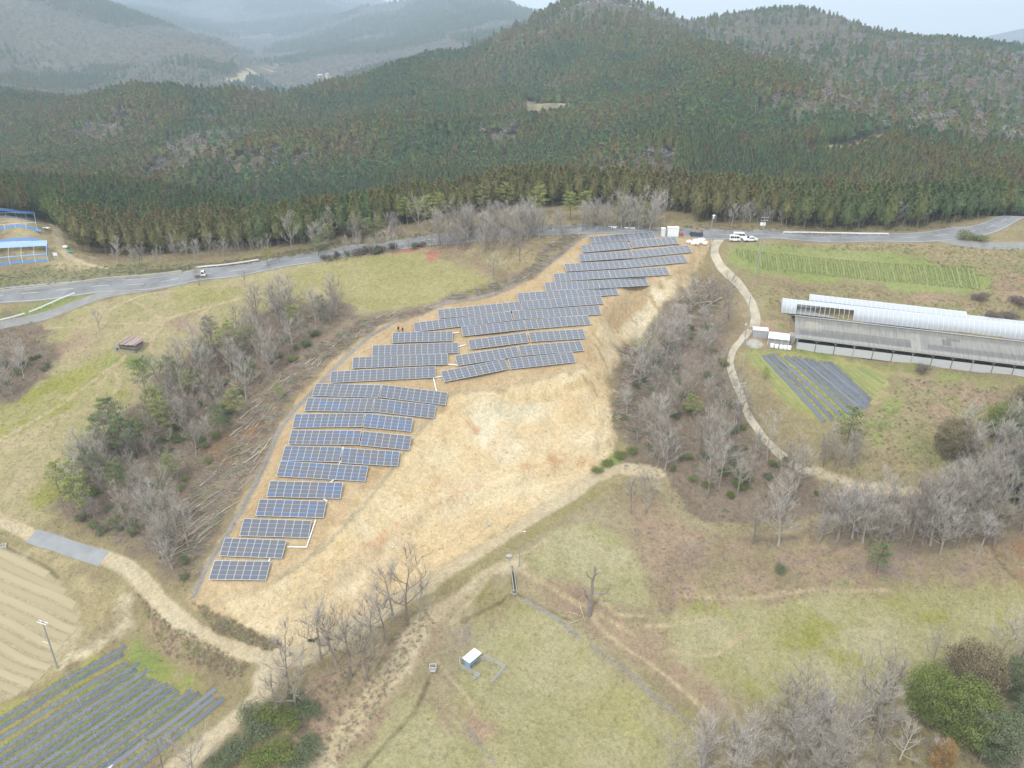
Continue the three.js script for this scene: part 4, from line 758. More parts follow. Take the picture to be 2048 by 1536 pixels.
// near grid, one metre
const GX0 = -186, GX1 = 186, GZ0 = -312, GZ1 = -62, GW = GX1 - GX0 + 1, GH = GZ1 - GZ0 + 1, calm = new Float32Array(GW * GH), land = new Float32Array(GW * GH);
const press = (x, z, r) => { for (let i = Math.ceil(x - r); i <= x + r; i++) for (let j = Math.ceil(z - r); j <= z + r; j++) if (i >= GX0 && i <= GX1 && j >= GZ0 && j <= GZ1) { const k = (j - GZ0) * GW + i - GX0; calm[k] = Math.max(calm[k], smooth(r, r * 0.6, Math.hypot(i - x, j - z))); } };
for (const [k, w] of [['main', 8], ['lane', 5], ['side', 5], ['track', 4], ['track2', 4], ['patch', 4], ['dirt', 4], ['dirt2', 4]]) for (const [x, z] of smoothLine(ROADS[k], 1.5)) press(x, z, w);
for (const t of TABLES) for (let k = 0; k <= 10; k++) press(mix(t[0], t[3], k / 10), mix(t[1], t[4], k / 10) - 1, 4);
for (const rows of Object.values(FIELDS)) for (const [a, b] of rows) for (let k = 0; k <= 14; k++) press(mix(a[0], b[0], k / 14), mix(a[1], b[1], k / 14), 3);
const CUT = [PATCHES.find((p) => p[0] === 'sand')[2]];
const rough = (x, z) => (fbm(x / 9, z / 9, 3) - 0.5) * 0.9 + (vnoise(x / 1.7, z / 1.7) - 0.5) * 0.16 + (inside(CUT[0], x, z) ? (vnoise(x / 1.9 + z / 9, z / 8) - 0.5) * 0.95 : 0);
for (let j = 0; j < GH; j++) for (let i = 0; i < GW; i++) { const x = GX0 + i, z = GZ0 + j; land[j * GW + i] = surface(x, z) - banks(x, z) + rough(x, z) * (1 - calm[j * GW + i]); }
for (const [x0, z0, y0, x1, z1, y1] of TABLES) { // the ground is graded to lie under every table
  const L = Math.hypot(x1 - x0, z1 - z0), ux = (x1 - x0) / L, uz = (z1 - z0) / L, bx = uz, bz = -ux;
  for (let j = 0; j < GH; j++) for (let i = 0; i < GW; i++) { const px = GX0 + i - x0, pz = GZ0 + j - z0; if (Math.abs(px) > 40 || Math.abs(pz) > 40) continue; const s = px * ux + pz * uz, d = px * bx + pz * bz; if (s < -1.5 || s > L + 1.5 || d < -1.6 || d > 5) continue; const y = mix(y0, y1, s / L) + Math.min(Math.max(d, 0), 3.8) * 0.445 - 0.5 + Math.max(0, d - 3.8) * 0.6, k = j * GW + i; if (land[k] > y) land[k] = y; }
}
function ground(x, z) {
  if (x > GX0 && x < GX1 && z > GZ0 && z < GZ1) { const i = Math.floor(x - GX0), j = Math.floor(z - GZ0), u = x - GX0 - i, v = z - GZ0 - j, k = j * GW + i; return mix(mix(land[k], land[k + 1], u), mix(land[k + GW], land[k + GW + 1], u), v); }
  const far = Math.max(0, Math.max(GZ0 - z, Math.abs(x) - GX1)), big = smooth(40, 300, far);
  return surface(x, z) + (1 - smooth(0, 12, far)) * rough(x, z) + big * ((fbm(x / 90, z / 90, 3) - 0.5) * 16 + (0.5 - Math.abs(fbm(x / 210 + 3, z / 210, 3) - 0.5) * 4) * 19 * smooth(60, 200, far)   ) * mix(1, 0.35, smooth(600, 900, far));
}

// ---- what the near ground is made of, with rill and ditch shade, painted on a plan of the site
const TX0 = -186, TW = 372, TZ1 = -62, TH = 250, TN = 1024, FN = 2048;
const SOIL = {
  base: [168, 156, 114, 156, 140, 106], pasture: [176, 169, 116, 192, 178, 138], meadow: [172, 166, 106, 184, 176, 122], moss: [158, 159, 74, 174, 170, 98], lawn: [134, 152, 80, 160, 166, 98], litter: [184, 160, 132, 168, 146, 120],
  straw: [200, 186, 144, 180, 166, 122], woodfloor: [152, 136, 116, 134, 118, 98], brush: [172, 154, 130, 150, 134, 112], rust: [166, 134, 98, 150, 124, 96], redsoil: [202, 142, 116, 188, 126, 104], road_verge: [192, 178, 138, 172, 158, 116],
  soil: [216, 192, 151, 204, 176, 133], sand: [239, 220, 180, 229, 203, 157], pale: [242, 230, 200, 236, 220, 184], greyclay: [216, 208, 178, 226, 210, 172], orange: [226, 190, 146, 214, 174, 128], ochre: [228, 202, 148, 214, 184, 128], groove: [206, 178, 130, 196, 168, 122],  // last tone: ochre soil darkened to paint the shade of rills
  gravel: [178, 170, 158, 160, 152, 142], dry: [180, 166, 132, 166, 152, 116], paddock: [190, 182, 142, 174, 168, 116], bank: [158, 150, 98, 172, 158, 116], mauve: [162, 146, 132, 150, 134, 118], mud: [112, 110, 114, 98, 94, 92],
  dirt: [220, 205, 172, 208, 190, 154], rut: [218, 204, 172, 210, 194, 160], weeds: [160, 156, 106, 178, 160, 124], field: [148, 160, 88, 166, 170, 110], plot: [164, 164, 92, 180, 174, 114], yard: [192, 170, 138, 176, 152, 120],
  concrete: [210, 206, 196, 196, 192, 182], verge: [138, 140, 98, 160, 150, 114], burnt: [172, 136, 96, 158, 126, 92], tilth: [204, 190, 154, 192, 178, 140], pebbles: [190, 178, 158, 158, 144, 122], trail: [204, 187, 150, 194, 176, 138], wet: [104, 96, 68, 92, 84, 62], ditch: [170, 164, 150, 154, 148, 134],  // dark mud tone holds both dampness and the shade of small ditches
};
const PATCHY = new Set(['moss', 'lawn', 'orange', 'ochre', 'pale', 'straw', 'mauve', 'litter', 'burnt', 'greyclay']);
const plan = new Float32Array(TN * TN * 3);
const lay = (key, i, j, w) => {
  const c = SOIL[key], x = TX0 + (i + 0.5) * TW / TN, z = TZ1 - (j + 0.5) * TH / TN, k = (j * TN + i) * 3;
  const t = clamp((fbm(x / 8 + key.length * 7, z / 8, 5) - 0.5) * 2.2 + 0.5), n = 1 + (vnoise(x / 0.9, z / 0.9) - 0.5) * 0.1;
  for (let q = 0; q < 3; q++) plan[k + q] = mix(plan[k + q], lin(mix(c[q], c[q + 3], t)) * n, w);
};
for (let j = 0; j < TN; j++) for (let i = 0; i < TN; i++) lay('base', i, j, 1);
{
  const cv = document.createElement('canvas'); cv.width = cv.height = TN; const cx = cv.getContext('2d');
  const px = (x) => (x - TX0) / TW * TN, pz = (z) => (TZ1 - z) / TH * TN;
  for (const [key, soft, pts, wide] of PATCHES) {
    cx.fillStyle = '#000'; cx.fillRect(0, 0, TN, TN); cx.fillStyle = cx.strokeStyle = '#fff';
    const line = wide ? smoothLine(pts, 1) : pts, m = (wide ?? 0) + soft * 4 + 2, [a, b, c, d] = bounds(line);
    const path = () => { cx.beginPath(); line.forEach(([x, z], k) => (k ? cx.lineTo(px(x), pz(z)) : cx.moveTo(px(x), pz(z)))); };
    path(); if (wide) { cx.lineJoin = cx.lineCap = 'round'; cx.lineWidth = wide * TN / ((TW + TH) / 2); cx.stroke(); } else { cx.closePath(); cx.fill(); }
    const i0 = Math.max(0, Math.floor(px(a - m))), i1 = Math.min(TN, Math.ceil(px(b + m))), j0 = Math.max(0, Math.floor(pz(d + m))), j1 = Math.min(TN, Math.ceil(pz(c - m))), w = i1 - i0, h = j1 - j0;
    if (w < 2 || h < 2) continue;
    const img = cx.getImageData(i0, j0, w, h).data, s = new Float32Array(w * h), t = new Float32Array(w * h);
    for (let k = 0; k < w * h; k++) s[k] = img[k * 4] / 255;
    const blur = (src, dst, n, len, stride, jump, r) => { for (let q = 0; q < n; q++) { let sum = 0; const o = q * jump; for (let k = -r; k <= r; k++) sum += src[o + clamp(k, 0, len - 1) * stride]; for (let k = 0; k < len; k++) { dst[o + k * stride] = sum / (2 * r + 1); sum += src[o + Math.min(len - 1, k + r + 1) * stride] - src[o + Math.max(0, k - r) * stride]; } } };
    const rx = Math.max(1, Math.round(soft / TW * TN)), rz = Math.max(1, Math.round(soft / TH * TN));
    for (let pass = 0; pass < 2; pass++) { blur(s, t, h, w, 1, w, rx); blur(t, s, w, h, w, 1, rz); }
    for (let j = 0; j < h; j++) for (let i = 0; i < w; i++) {
      const v = s[j * w + i]; if (v < 0.02) continue;
      const x = TX0 + (i0 + i) * TW / TN, z = TZ1 - (j0 + j) * TH / TN, e = (fbm(x / (1 + soft), z / (1 + soft), 4) - 0.5) * (wide ? 1.1 : 1.7) * Math.min(1, 0.35 + soft / 2);
      const u = clamp((wide ? v * 1.5 : v) + e * 4 * v * (1 - Math.min(1, v)) );
      const worn = PATCHY.has(key) ? mix(0.25, 1, smooth(0.36, 0.6, fbm(x / 5 + 40, z / 5 - 11, 4))) : 1;
      lay(key, i0 + i, j0 + j, smooth(0.12, 0.88, u) * worn);
    }
  }
}
const groundMap = (() => {
  const d = new Uint8Array(FN * FN * 4), enc = (v) => { v = clamp(v); return 255 * (v <= 0.0031308 ? 12.92 * v : 1.055 * Math.pow(v, 1 / 2.4) - 0.055); };
  for (let j = 0; j < FN; j++) for (let i = 0; i < FN; i++) {
    const x = TX0 + i * TW / FN, z = TZ1 - j * TH / FN, a = clamp(i / FN * TN - 0.25, 0, TN - 1.001), b = clamp(j / FN * TN - 0.25, 0, TN - 1.001), i0 = Math.floor(a), j0 = Math.floor(b), u = a - i0, v = b - j0, k = (j0 * TN + i0) * 3;
    const n = 1 + (hash(i, j) - 0.5) * 0.4 + (vnoise(x / 0.5, z / 0.5) - 0.5) * 0.24 + (vnoise(x / 2.3, z / 2.3) - 0.5) * 0.08, o = (j * FN + i) * 4;
    for (let q = 0; q < 3; q++) d[o + q] = enc(mix(mix(plan[k + q], plan[k + 3 + q], u), mix(plan[k + TN * 3 + q], plan[k + TN * 3 + 3 + q], u), v) * n / LIGHT);
    d[o + 3] = 255;
  }
  const t = new THREE.DataTexture(d, FN, FN); t.colorSpace = THREE.SRGBColorSpace; t.magFilter = THREE.LinearFilter; t.needsUpdate = true; return t;
})();
function noiseMap(n, f, wrap = true) { const d = new Uint8Array(n * n * 4); for (let j = 0; j < n; j++) for (let i = 0; i < n; i++) { const c = f(i, j), o = (j * n + i) * 4; for (let q = 0; q < 3; q++) d[o + q] = 255 * clamp(Array.isArray(c) ? c[q] : c); d[o + 3] = 255; } const t = new THREE.DataTexture(d, n, n); t.magFilter = THREE.LinearFilter; if (wrap) t.wrapS = t.wrapT = THREE.RepeatWrapping; t.needsUpdate = true; return t; }
const tiled = (n, cells, oct, sd) => (i, j) => { let s = 0, a = 0.5, t = 0, c = cells; for (let k = 0; k < oct; k++) { const x = i / n * c, y = j / n * c, x0 = Math.floor(x), y0 = Math.floor(y); let u = x - x0, v = y - y0; u = u * u * (3 - 2 * u); v = v * v * (3 - 2 * v); const h = (p, q) => hash((p % c) + sd * 101 + k * 997, (q % c) + sd * 57); s += a * mix(mix(h(x0, y0), h(x0 + 1, y0), u), mix(h(x0, y0 + 1), h(x0 + 1, y0 + 1), u), v); t += a; a *= 0.62; c *= 2; } return s / t; };
const bumps = noiseMap(512, tiled(512, 12, 5, 3)); bumps.channel = 1;
const groundMat = new THREE.MeshStandardMaterial({ map: groundMap, roughness: 1, bumpMap: bumps, bumpScale: 0.35 });
const floorMap = (() => { const f = tiled(512, 10, 5, 5), g = tiled(512, 5, 3, 9), t = noiseMap(512, (i, j) => { const a = f(i, j), b = g(i, j); return [mix(0.30, 0.46, a), mix(0.30, 0.42, mix(a, b, 0.4)), mix(0.22, 0.32, a)]; }); t.colorSpace = THREE.SRGBColorSpace; t.channel = 1; return t; })();
const hillMat = new THREE.MeshStandardMaterial({ map: floorMap, roughness: 1 });
{ // one sheet of ground, fine near, coarse far away
  const axis = (lo, a, b, hi, step) => { const l = []; for (let v = a; v <= b; v += step) l.push(v); let s = step; for (let v = b; v < hi;) { s *= 1.09; v += s; l.push(v); } s = step; for (let v = a; v > lo;) { s *= 1.09; v -= s; l.unshift(v); } return l; };
  const xs = axis(-4600, GX0, GX1, 4600, 1), zs = axis(-6200, GZ0, GZ1, 900, 1), w = xs.length, h = zs.length;
  const p = new Float32Array(w * h * 3), uv = new Float32Array(w * h * 2), uv1 = new Float32Array(w * h * 2), near = [], far = [];
  for (let j = 0; j < h; j++) for (let i = 0; i < w; i++) {
    const k = j * w + i, x = xs[i], z = zs[j];
    const ii = x - GX0, jj = z - GZ0;
    p[k * 3] = x; p[k * 3 + 2] = z; p[k * 3 + 1] = ii >= 0 && ii < GW && jj >= 0 && jj < GH ? land[jj * GW + ii] : ground(x, z);
    uv[k * 2] = (x - TX0) / TW; uv[k * 2 + 1] = (TZ1 - z) / TH; uv1[k * 2] = x / 14; uv1[k * 2 + 1] = z / 14;
    if (i < w - 1 && j < h - 1) { const l = x >= GX0 && xs[i + 1] <= GX1 && z >= GZ0 && zs[j + 1] <= GZ1 ? near : far; l.push(k, k + w, k + 1, k + 1, k + w, k + w + 1); }
  }
  const g = new THREE.BufferGeometry();
  g.setAttribute('position', new THREE.BufferAttribute(p, 3)); g.setAttribute('uv', new THREE.BufferAttribute(uv, 2)); g.setAttribute('uv1', new THREE.BufferAttribute(uv1, 2));
  g.setIndex(near.concat(far)); g.addGroup(0, near.length, 0); g.addGroup(near.length, far.length, 1); g.computeVertexNormals();
  const m = shade(new THREE.Mesh(g, [groundMat, hillMat])); m.name = 'ground'; tag(m, 'hillside ground of dry pasture, bare sandy cutting and wooded hills', null, null, 'structure'); scene.add(m);
}
// a strip laid over the ground
function strip(pts, width, lift, { across = 5, step = 1, ragged = 0, from = -0.5, to = 0.5 } = {}) {
  const line = smoothLine(pts, step), p = [], uv = [], uv1 = [], idx = [];
  line.forEach(([x, z], k) => {
    const [ax, az] = line[Math.max(0, k - 1)], [bx, bz] = line[Math.min(line.length - 1, k + 1)], l = Math.hypot(bx - ax, bz - az), nx = -(bz - az) / l, nz = (bx - ax) / l;
    for (let q = 0; q < across; q++) { const t = mix(from, to, q / (across - 1)), w = width * (1 + (ragged ? (vnoise(k / 3, q > across / 2 ? 9 : 2) - 0.5) * ragged : 0)), X = x + nx * t * w, Z = z + nz * t * w; p.push(X, ground(X, Z) + lift, Z); uv.push((X - TX0) / TW, (TZ1 - Z) / TH); uv1.push(X / 14, Z / 14); }
    if (k) for (let q = 0; q < across - 1; q++) { const o = k * across + q; idx.push(o, o - across, o + 1, o + 1, o - across, o - across + 1); }
  });
  const g = new THREE.BufferGeometry(); g.setAttribute('position', new THREE.Float32BufferAttribute(p, 3)); g.setAttribute('uv', new THREE.Float32BufferAttribute(uv, 2)); g.setAttribute('uv1', new THREE.Float32BufferAttribute(uv1, 2)); g.setIndex(idx); g.computeVertexNormals(); return g;
}
const speckle = (c, amount, cells, sd) => { const f = tiled(256, cells, 4, sd), t = noiseMap(256, (i, j) => { const n = 1 + (f(i, j) - 0.5) * amount + (hash(i, j + sd) - 0.5) * amount * 0.4; return c.map((v) => { v = clamp(v * n); return v <= 0.0031308 ? 12.92 * v : 1.055 * Math.pow(v, 1 / 2.4) - 0.055; }); }); t.colorSpace = THREE.SRGBColorSpace; t.channel = 1; return t; };
const asphalt = new THREE.MeshStandardMaterial({ map: speckle(tone(156, 158, 160), 0.6, 5, 21), roughness: 0.95 });
const oldAsphalt = new THREE.MeshStandardMaterial({ map: speckle(tone(168, 168, 164), 0.5, 9, 22), roughness: 0.95 });
const concrete = new THREE.MeshStandardMaterial({ map: speckle(tone(211, 201, 179), 0.75, 7, 23), roughness: 0.95 });
const whiteLine = paint(tone(232, 232, 230), 0.8);
const structure = (name, geo, mat, label) => { const m = part(name, geo, mat, scene); m.name = numbered(name); return tag(m, label, null, null, 'structure'); };
{
  const road = structure('main_road', strip(ROADS.main, 7.6, 0.07, { across: 7 }), asphalt, 'grey asphalt country road running behind the solar array');
  part('edge_line', strip(ROADS.main, 7.6, 0.085, { across: 2, from: 0.42, to: 0.44 }), whiteLine, road); part('edge_line', strip(ROADS.main, 7.6, 0.085, { across: 2, from: -0.44, to: -0.42 }), whiteLine, road);
  const mid = smoothLine(ROADS.main, 1);
  for (let k = 4; k < mid.length - 6; k += 10) part('lane_dash', strip([mid[k], mid[k + 2], mid[k + 5]], 7.6, 0.086, { across: 2, from: -0.012, to: 0.012 }), whiteLine, road);
  structure('side_lane', strip(ROADS.lane, 3.6, 0.06), oldAsphalt, 'narrow grey lane branching off the road at the left');
  structure('side_road', strip(ROADS.side, 4.5, 0.06), oldAsphalt, 'side road leaving the junction at the right');
  structure('farm_track', strip(ROADS.track, 2.6, 0.06, { ragged: 0.25 }), concrete, 'pale concrete farm track curving down from the road to the barn');
  structure('farm_track', strip(ROADS.track2, 1.9, 0.06, { ragged: 0.5 }), concrete, 'narrow pale concrete track winding down through the gully wood');
  structure('paved_patch', strip(ROADS.patch, 3.4, 0.05, { ragged: 0.15 }), new THREE.MeshStandardMaterial({ map: speckle(tone(176, 180, 182), 0.4, 8, 24), roughness: 0.95 }), 'grey paved stretch of the dirt lane at the left');
  structure('dirt_road', strip(ROADS.dirt, 3.6, 0.04, { ragged: 0.3 }), groundMat, 'pale dirt road along the foot of the cut slope');
  structure('dirt_road', strip(ROADS.dirt2, 3.4, 0.05, { ragged: 0.3 }), groundMat, 'dirt road going down beside the mulched field');
}
console.log('land done');

// ---- plants
class Leaves { // loose triangles with a colour each
  constructor() { this.p = []; this.c = []; }
  tri(a, b, c, k) { this.p.push(a.x, a.y, a.z, b.x, b.y, b.z, c.x, c.y, c.z); for (let i = 0; i < 3; i++) this.c.push(k, k, k); return this; }
  spray(o, d, len, w, k) { const side = V(ran(-1, 1), ran(-1, 1), ran(-1, 1)).cross(d).normalize().multiplyScalar(w / 2), tip = o.clone().addScaledVector(d, len); return this.tri(o.clone().add(side), o.clone().sub(side), tip, k); }
  leaf(o, n, s, k) { const u = V(ran(-1, 1), ran(-1, 1), ran(-1, 1)).cross(n).normalize().multiplyScalar(s), v = n.clone().cross(u).normalize().multiplyScalar(s * ran(0.6, 1)); const a = o.clone().add(u), b = o.clone().add(v), c = o.clone().sub(u), e = o.clone().sub(v); return this.tri(a, b, c, k).tri(a, c, e, k); }
  tube(a, b, ra, rb, n, k) { const d = b.clone().sub(a).normalize(), u = V(0.31, 0.22, 0.93).cross(d).normalize(), v = d.clone().cross(u), at = (o, r, t) => o.clone().addScaledVector(u, r * Math.cos(t)).addScaledVector(v, r * Math.sin(t)); for (let i = 0; i < n; i++) { const t0 = i / n * 6.2832, t1 = (i + 1) / n * 6.2832, A = at(a, ra, t0), B = at(a, ra, t1), C = at(b, rb, t0), D = at(b, rb, t1); this.tri(A, B, C, k).tri(B, D, C, k); } return this; }
  geo() { const g = new THREE.BufferGeometry(); g.setAttribute('position', new THREE.Float32BufferAttribute(this.p, 3)); g.setAttribute('color', new THREE.Float32BufferAttribute(this.c, 3)); g.computeVertexNormals(); return g; }
}
const dirOf = (az, el) => V(Math.cos(az) * Math.cos(el), Math.sin(el), Math.sin(az) * Math.cos(el));
const leafy = (c, more = {}) => new THREE.MeshStandardMaterial({ color: new THREE.Color(...c), roughness: 0.95, vertexColors: true, side: THREE.DoubleSide, ...more });
const barkMats = [leafy([0.30, 0.265, 0.225]), leafy([0.22, 0.185, 0.15]), leafy([0.34, 0.31, 0.28])];
const twigMats = [leafy([0.435, 0.40, 0.35]), leafy([0.385, 0.35, 0.30]), leafy([0.50, 0.47, 0.44])];
const paleBark = leafy([0.50, 0.475, 0.43]), deadBark = leafy([0.24, 0.205, 0.18]);
function bareTree(H, { spread = 0.55, limbs = 9, low = 0.28, twigs = 4, trunk = 0.018, stub = false } = {}) {
  const wood = new Leaves(), fine = new Leaves();
  const bend = V(ran(-0.12, 0.12), 0, ran(-0.12, 0.12)), axis = (t) => V(bend.x * t * t * H, t * H * 0.8, bend.z * t * t * H).add(V(Math.sin(t * 5 + bend.x * 40) * 0.012 * H, 0, Math.cos(t * 4 + bend.z * 40) * 0.012 * H));
  const r0 = H * trunk, rad = (t) => r0 * Math.pow(1 - t * 0.93, 0.9) + 0.015;
  for (let k = 0; k < 7; k++) wood.tube(axis(k / 7).add(V(0, k ? 0 : -0.4, 0)), axis((k + 1) / 7), rad(k / 7) * (k ? 1 : 1.35), rad((k + 1) / 7), 5, ran(0.85, 1.1));
  const twig = (o, d, len, lv) => { fine.spray(o, d, len, lv ? 0.022 : 0.034, ran(0.8, 1.2)); if (lv < 1) for (let k = 0; k < 3; k++) { const t = ran(0.3, 0.95); twig(o.clone().addScaledVector(d, len * t), d.clone().add(V(ran(-0.8, 0.8), ran(-0.3, 0.8), ran(-0.8, 0.8))).normalize(), len * ran(0.5, 0.8), lv + 1); } };
  let az = ran(0, 6);
  for (let i = 0; i < limbs; i++) {
    const t = mix(low, 0.98, (i + ran(0, 0.8)) / limbs), o = axis(t); az += 2.4 + ran(-0.4, 0.4);
    let d = dirOf(az, mix(0.35, 1.2, t * t) + ran(-0.2, 0.25)), len = H * spread * mix(0.62, 0.36, t) * ran(0.75, 1.15), r = rad(t) * 0.55;
    if (stub) { len *= rnd() < 0.5 ? 0.5 : 0.95; r *= 1.6; }
    let a = o; const seg = 4, pts = [o];
    for (let k = 0; k < seg; k++) { const b = a.clone().addScaledVector(d, len / seg); wood.tube(a, b, r * (1 - k / seg * 0.8), r * (1 - (k + 1) / seg * 0.8), 4, ran(0.85, 1.1)); d = d.clone().add(V(ran(-0.24, 0.24), ran(0, 0.3), ran(-0.24, 0.24))).normalize(); a = b; pts.push(b); }
    const subs = stub ? 2 : 7;
    for (let k = 0; k < subs; k++) {
      const q = ran(0.9, seg), p = pts[Math.floor(q)].clone().lerp(pts[Math.min(seg, Math.floor(q) + 1)], q % 1), e = d.clone().add(V(ran(-0.9, 0.9), ran(-0.1, 0.9), ran(-0.9, 0.9))).normalize(), sl = len * ran(0.3, 0.55), m = p.clone().addScaledVector(e, sl * 0.5), e2 = e.clone().add(V(ran(-0.3, 0.3), ran(0, 0.4), ran(-0.3, 0.3))).normalize(), n = m.clone().addScaledVector(e2, sl * 0.5);
      wood.tube(p, m, 0.035, 0.026, 3, ran(0.85, 1.15)).tube(m, n, 0.026, 0.012, 3, ran(0.85, 1.15));
      for (let z = 0; z < (stub ? 2 : twigs); z++) { const f = rnd(), s = f < 0.5 ? p.clone().lerp(m, f * 2) : m.clone().lerp(n, f * 2 - 1); twig(s, e2.clone().add(V(ran(-0.8, 0.8), ran(-0.2, 0.9), ran(-0.8, 0.8))).normalize(), H * ran(0.07, 0.13), 0); }
    }
  }
  return [wood.geo(), fine.geo()];
}
function tuftOf(L, o, rx, ry, n, s, flat = 0, hue = 1) { for (let k = 0; k < n; k++) { const d = dirOf(ran(0, 6.28), Math.asin(ran(-0.75, 1))), q = Math.pow(rnd(), 0.35), p = o.clone().add(V(d.x * rx * q, d.y * ry * q, d.z * rx * q)); L.leaf(p, d.clone().add(V(ran(-0.7, 0.7), ran(-0.2, 0.9) + flat, ran(-0.7, 0.7))).normalize(), s * ran(0.6, 1.25), mix(0.72, 1.3, rnd()) * hue); } }
function pineTree(H) {
  const wood = new Leaves(), crown = new Leaves(), bx = ran(-0.1, 0.1), bz = ran(-0.1, 0.1), axis = (t) => V(bx * t * t * H, t * H, bz * t * t * H).add(V(Math.sin(t * 6) * 0.02 * H, 0, 0));
  for (let k = 0; k < 7; k++) wood.tube(axis(k / 7).add(V(0, k ? 0 : -0.3, 0)), axis((k + 1) / 7), H * 0.017 * (1 - k / 8), H * 0.017 * (1 - (k + 1) / 8), 5, ran(0.85, 1.1));
  let az = 0;
  for (let i = 0; i < 26; i++) { const t = mix(0.34, 1.0, i / 25), R = H * 0.32 * Math.pow(Math.sin(mix(0.75, 2.85, i / 25)), 0.8) * ran(0.65, 1.15), o = axis(t); az += 2.4 + ran(-0.5, 0.5); const e = o.clone().add(dirOf(az, ran(0.05, 0.4)).multiplyScalar(R)); wood.tube(o, e, 0.05, 0.02, 3, 1); for (let q = 0; q < 2; q++) tuftOf(crown, o.clone().lerp(e, q ? 1 : 0.55), Math.max(0.4, R * 0.42), Math.max(0.22, H * 0.045), q ? 62 : 36, 0.135, 0.5); }
  tuftOf(crown, axis(1), H * 0.07, H * 0.05, 40, 0.16, 0.4);
  return [wood.geo(), crown.geo()];
}
function roundTree(H, R, n, s) {
  const wood = new Leaves(), crown = new Leaves();
  for (let k = 0; k < 4; k++) wood.tube(V(0, k * H * 0.15 - (k ? 0 : 0.3), 0), V(0, (k + 1) * H * 0.15, 0), 0.03 * H * (1 - k / 6), 0.03 * H * (1 - (k + 1) / 6), 5, 1);
  const lobes = 30; for (let i = 0; i < lobes; i++) { const y = i / (lobes - 1), a = i * 2.4, q = Math.sqrt(1 - Math.pow(2 * y - 1, 2) * 0.85) * R * 0.62, o = V(Math.cos(a) * q, mix(0.2, 0.86, y) * H, Math.sin(a) * q); wood.tube(V(0, H * 0.3, 0), o, 0.06, 0.02, 3, 1); tuftOf(crown, o, R * ran(0.27, 0.4), H * ran(0.085, 0.14), n, s, 0.25, ran(0.78, 1.22)); }
  return [wood.geo(), crown.geo()];
}
function bushOf(n, s) { const c = new Leaves(), w = new Leaves(); for (let i = 0; i < 9; i++) { const a = i * 2.4, q = i ? ran(0.3, 0.62) : 0; const o = V(Math.cos(a) * q, ran(0.35, 0.7), Math.sin(a) * q); w.tube(V(0, -0.15, 0), o, 0.03, 0.012, 3, 1); tuftOf(c, o, ran(0.32, 0.45), ran(0.22, 0.34), n, s, 0.2); } return [w.geo(), c.geo()]; }
function conifer(H, R, low, n, s) {
  const wood = new Leaves().tube(V(0, -0.4, 0), V(0, H * 0.55, 0), H * 0.012, H * 0.008, 5, 1).tube(V(0, H * 0.55, 0), V(0, H * 0.96, 0), H * 0.008, 0.03, 4, 1), crown = new Leaves();
  { const top = V(0, H * 0.93, 0), K = 9, ring = [0.0, 0.3, 0.62].map((t, q) => Array.from({ length: K }, (_, k) => { const a = (k + q * 0.5) / K * 6.2832, r = R * Math.pow(1 - t, 0.55) * (q ? 0.72 : 0.25) * ran(0.8, 1.15); return V(Math.cos(a) * r, mix(low, 1, t) * H, Math.sin(a) * r); })); for (let k = 0; k < K; k++) { const m = (k + 1) % K, c = () => mix(0.6, 0.95, rnd()); for (let q = 0; q < 2; q++) crown.tri(ring[q][k], ring[q + 1][k], ring[q][m], c()).tri(ring[q][m], ring[q + 1][k], ring[q + 1][m], c()); crown.tri(ring[2][k], top, ring[2][m], c()); } }
  for (let i = 0; i < n; i++) {
    const t = Math.pow(rnd(), 0.8), y = mix(low, 1, t) * H, prof = Math.pow(1 - t, 0.44) * Math.min(1, 0.38 + t * 2.6), a = ran(0, 6.28), lump = 0.78 + 0.34 * Math.sin(a * 3 + Math.floor(t * 7) * 2.1), r = R * prof * lump * Math.sqrt(ran(0.45, 1)), o = V(Math.cos(a) * r, y, Math.sin(a) * r);
    const d = V(Math.cos(a), ran(-0.5, 0.35) + t * 0.35, Math.sin(a)).normalize();
    crown.spray(o.clone().addScaledVector(d, -s * 0.4), d, s * ran(0.8, 1.5) * (1 - t * 0.35), s * ran(0.55, 0.9), mix(0.7, 1.3, rnd()));
  }
  return [wood.geo(), crown.geo()];
}
const leafMats = { pine0: leafy([0.125, 0.165, 0.06]), pine1: leafy([0.23, 0.26, 0.075]), ever: [leafy([0.135, 0.168, 0.036]), leafy([0.175, 0.142, 0.078]), leafy([0.120, 0.145, 0.072]), leafy([0.30, 0.185, 0.06]), leafy([0.16, 0.19, 0.07]), leafy([0.16, 0.125, 0.105])] };
const pineBark = leafy([0.20, 0.14, 0.105]);
const turned = (o, x, z, a, s, sink = 0) => { o.position.set(x, ground(x, z) - sink, z); o.rotation.y = a; o.scale.setScalar(s); return o; };
// kinds, each built once at ten metres
const bareKinds = [{ spread: 0.72, limbs: 11 }, { spread: 0.85, limbs: 10, low: 0.22 }, { spread: 0.66, limbs: 13, low: 0.35 }, { spread: 0.92, limbs: 9, low: 0.2 }, { spread: 0.6, limbs: 12, low: 0.45 }, { spread: 0.78, limbs: 11, low: 0.28 }].map((o) => bareTree(10, o));
function bare(x, z, h, label, group, m = Math.floor(rnd() * 3), lean = 0.06) {
  const [w, f] = pick(bareKinds), t = thing('bare_tree', label, 'tree', 0, 0, 0, 0, group);
  turned(t, x, z, ran(0, 6.28), h / 10); t.rotation.x = ran(-lean, lean); t.rotation.z = ran(-lean, lean);
  part('trunk', w, barkMats[m], t); part('crown', f, twigMats[m], t); return t;
}
const THIN = { left_wood: 0.6, gully: 0.5, top_wood: 0.4, front_wood: 0.4, right_wood: 0.5, dark_corner: 0.5, roadside: 0.5, roadside_left: 0.5 };
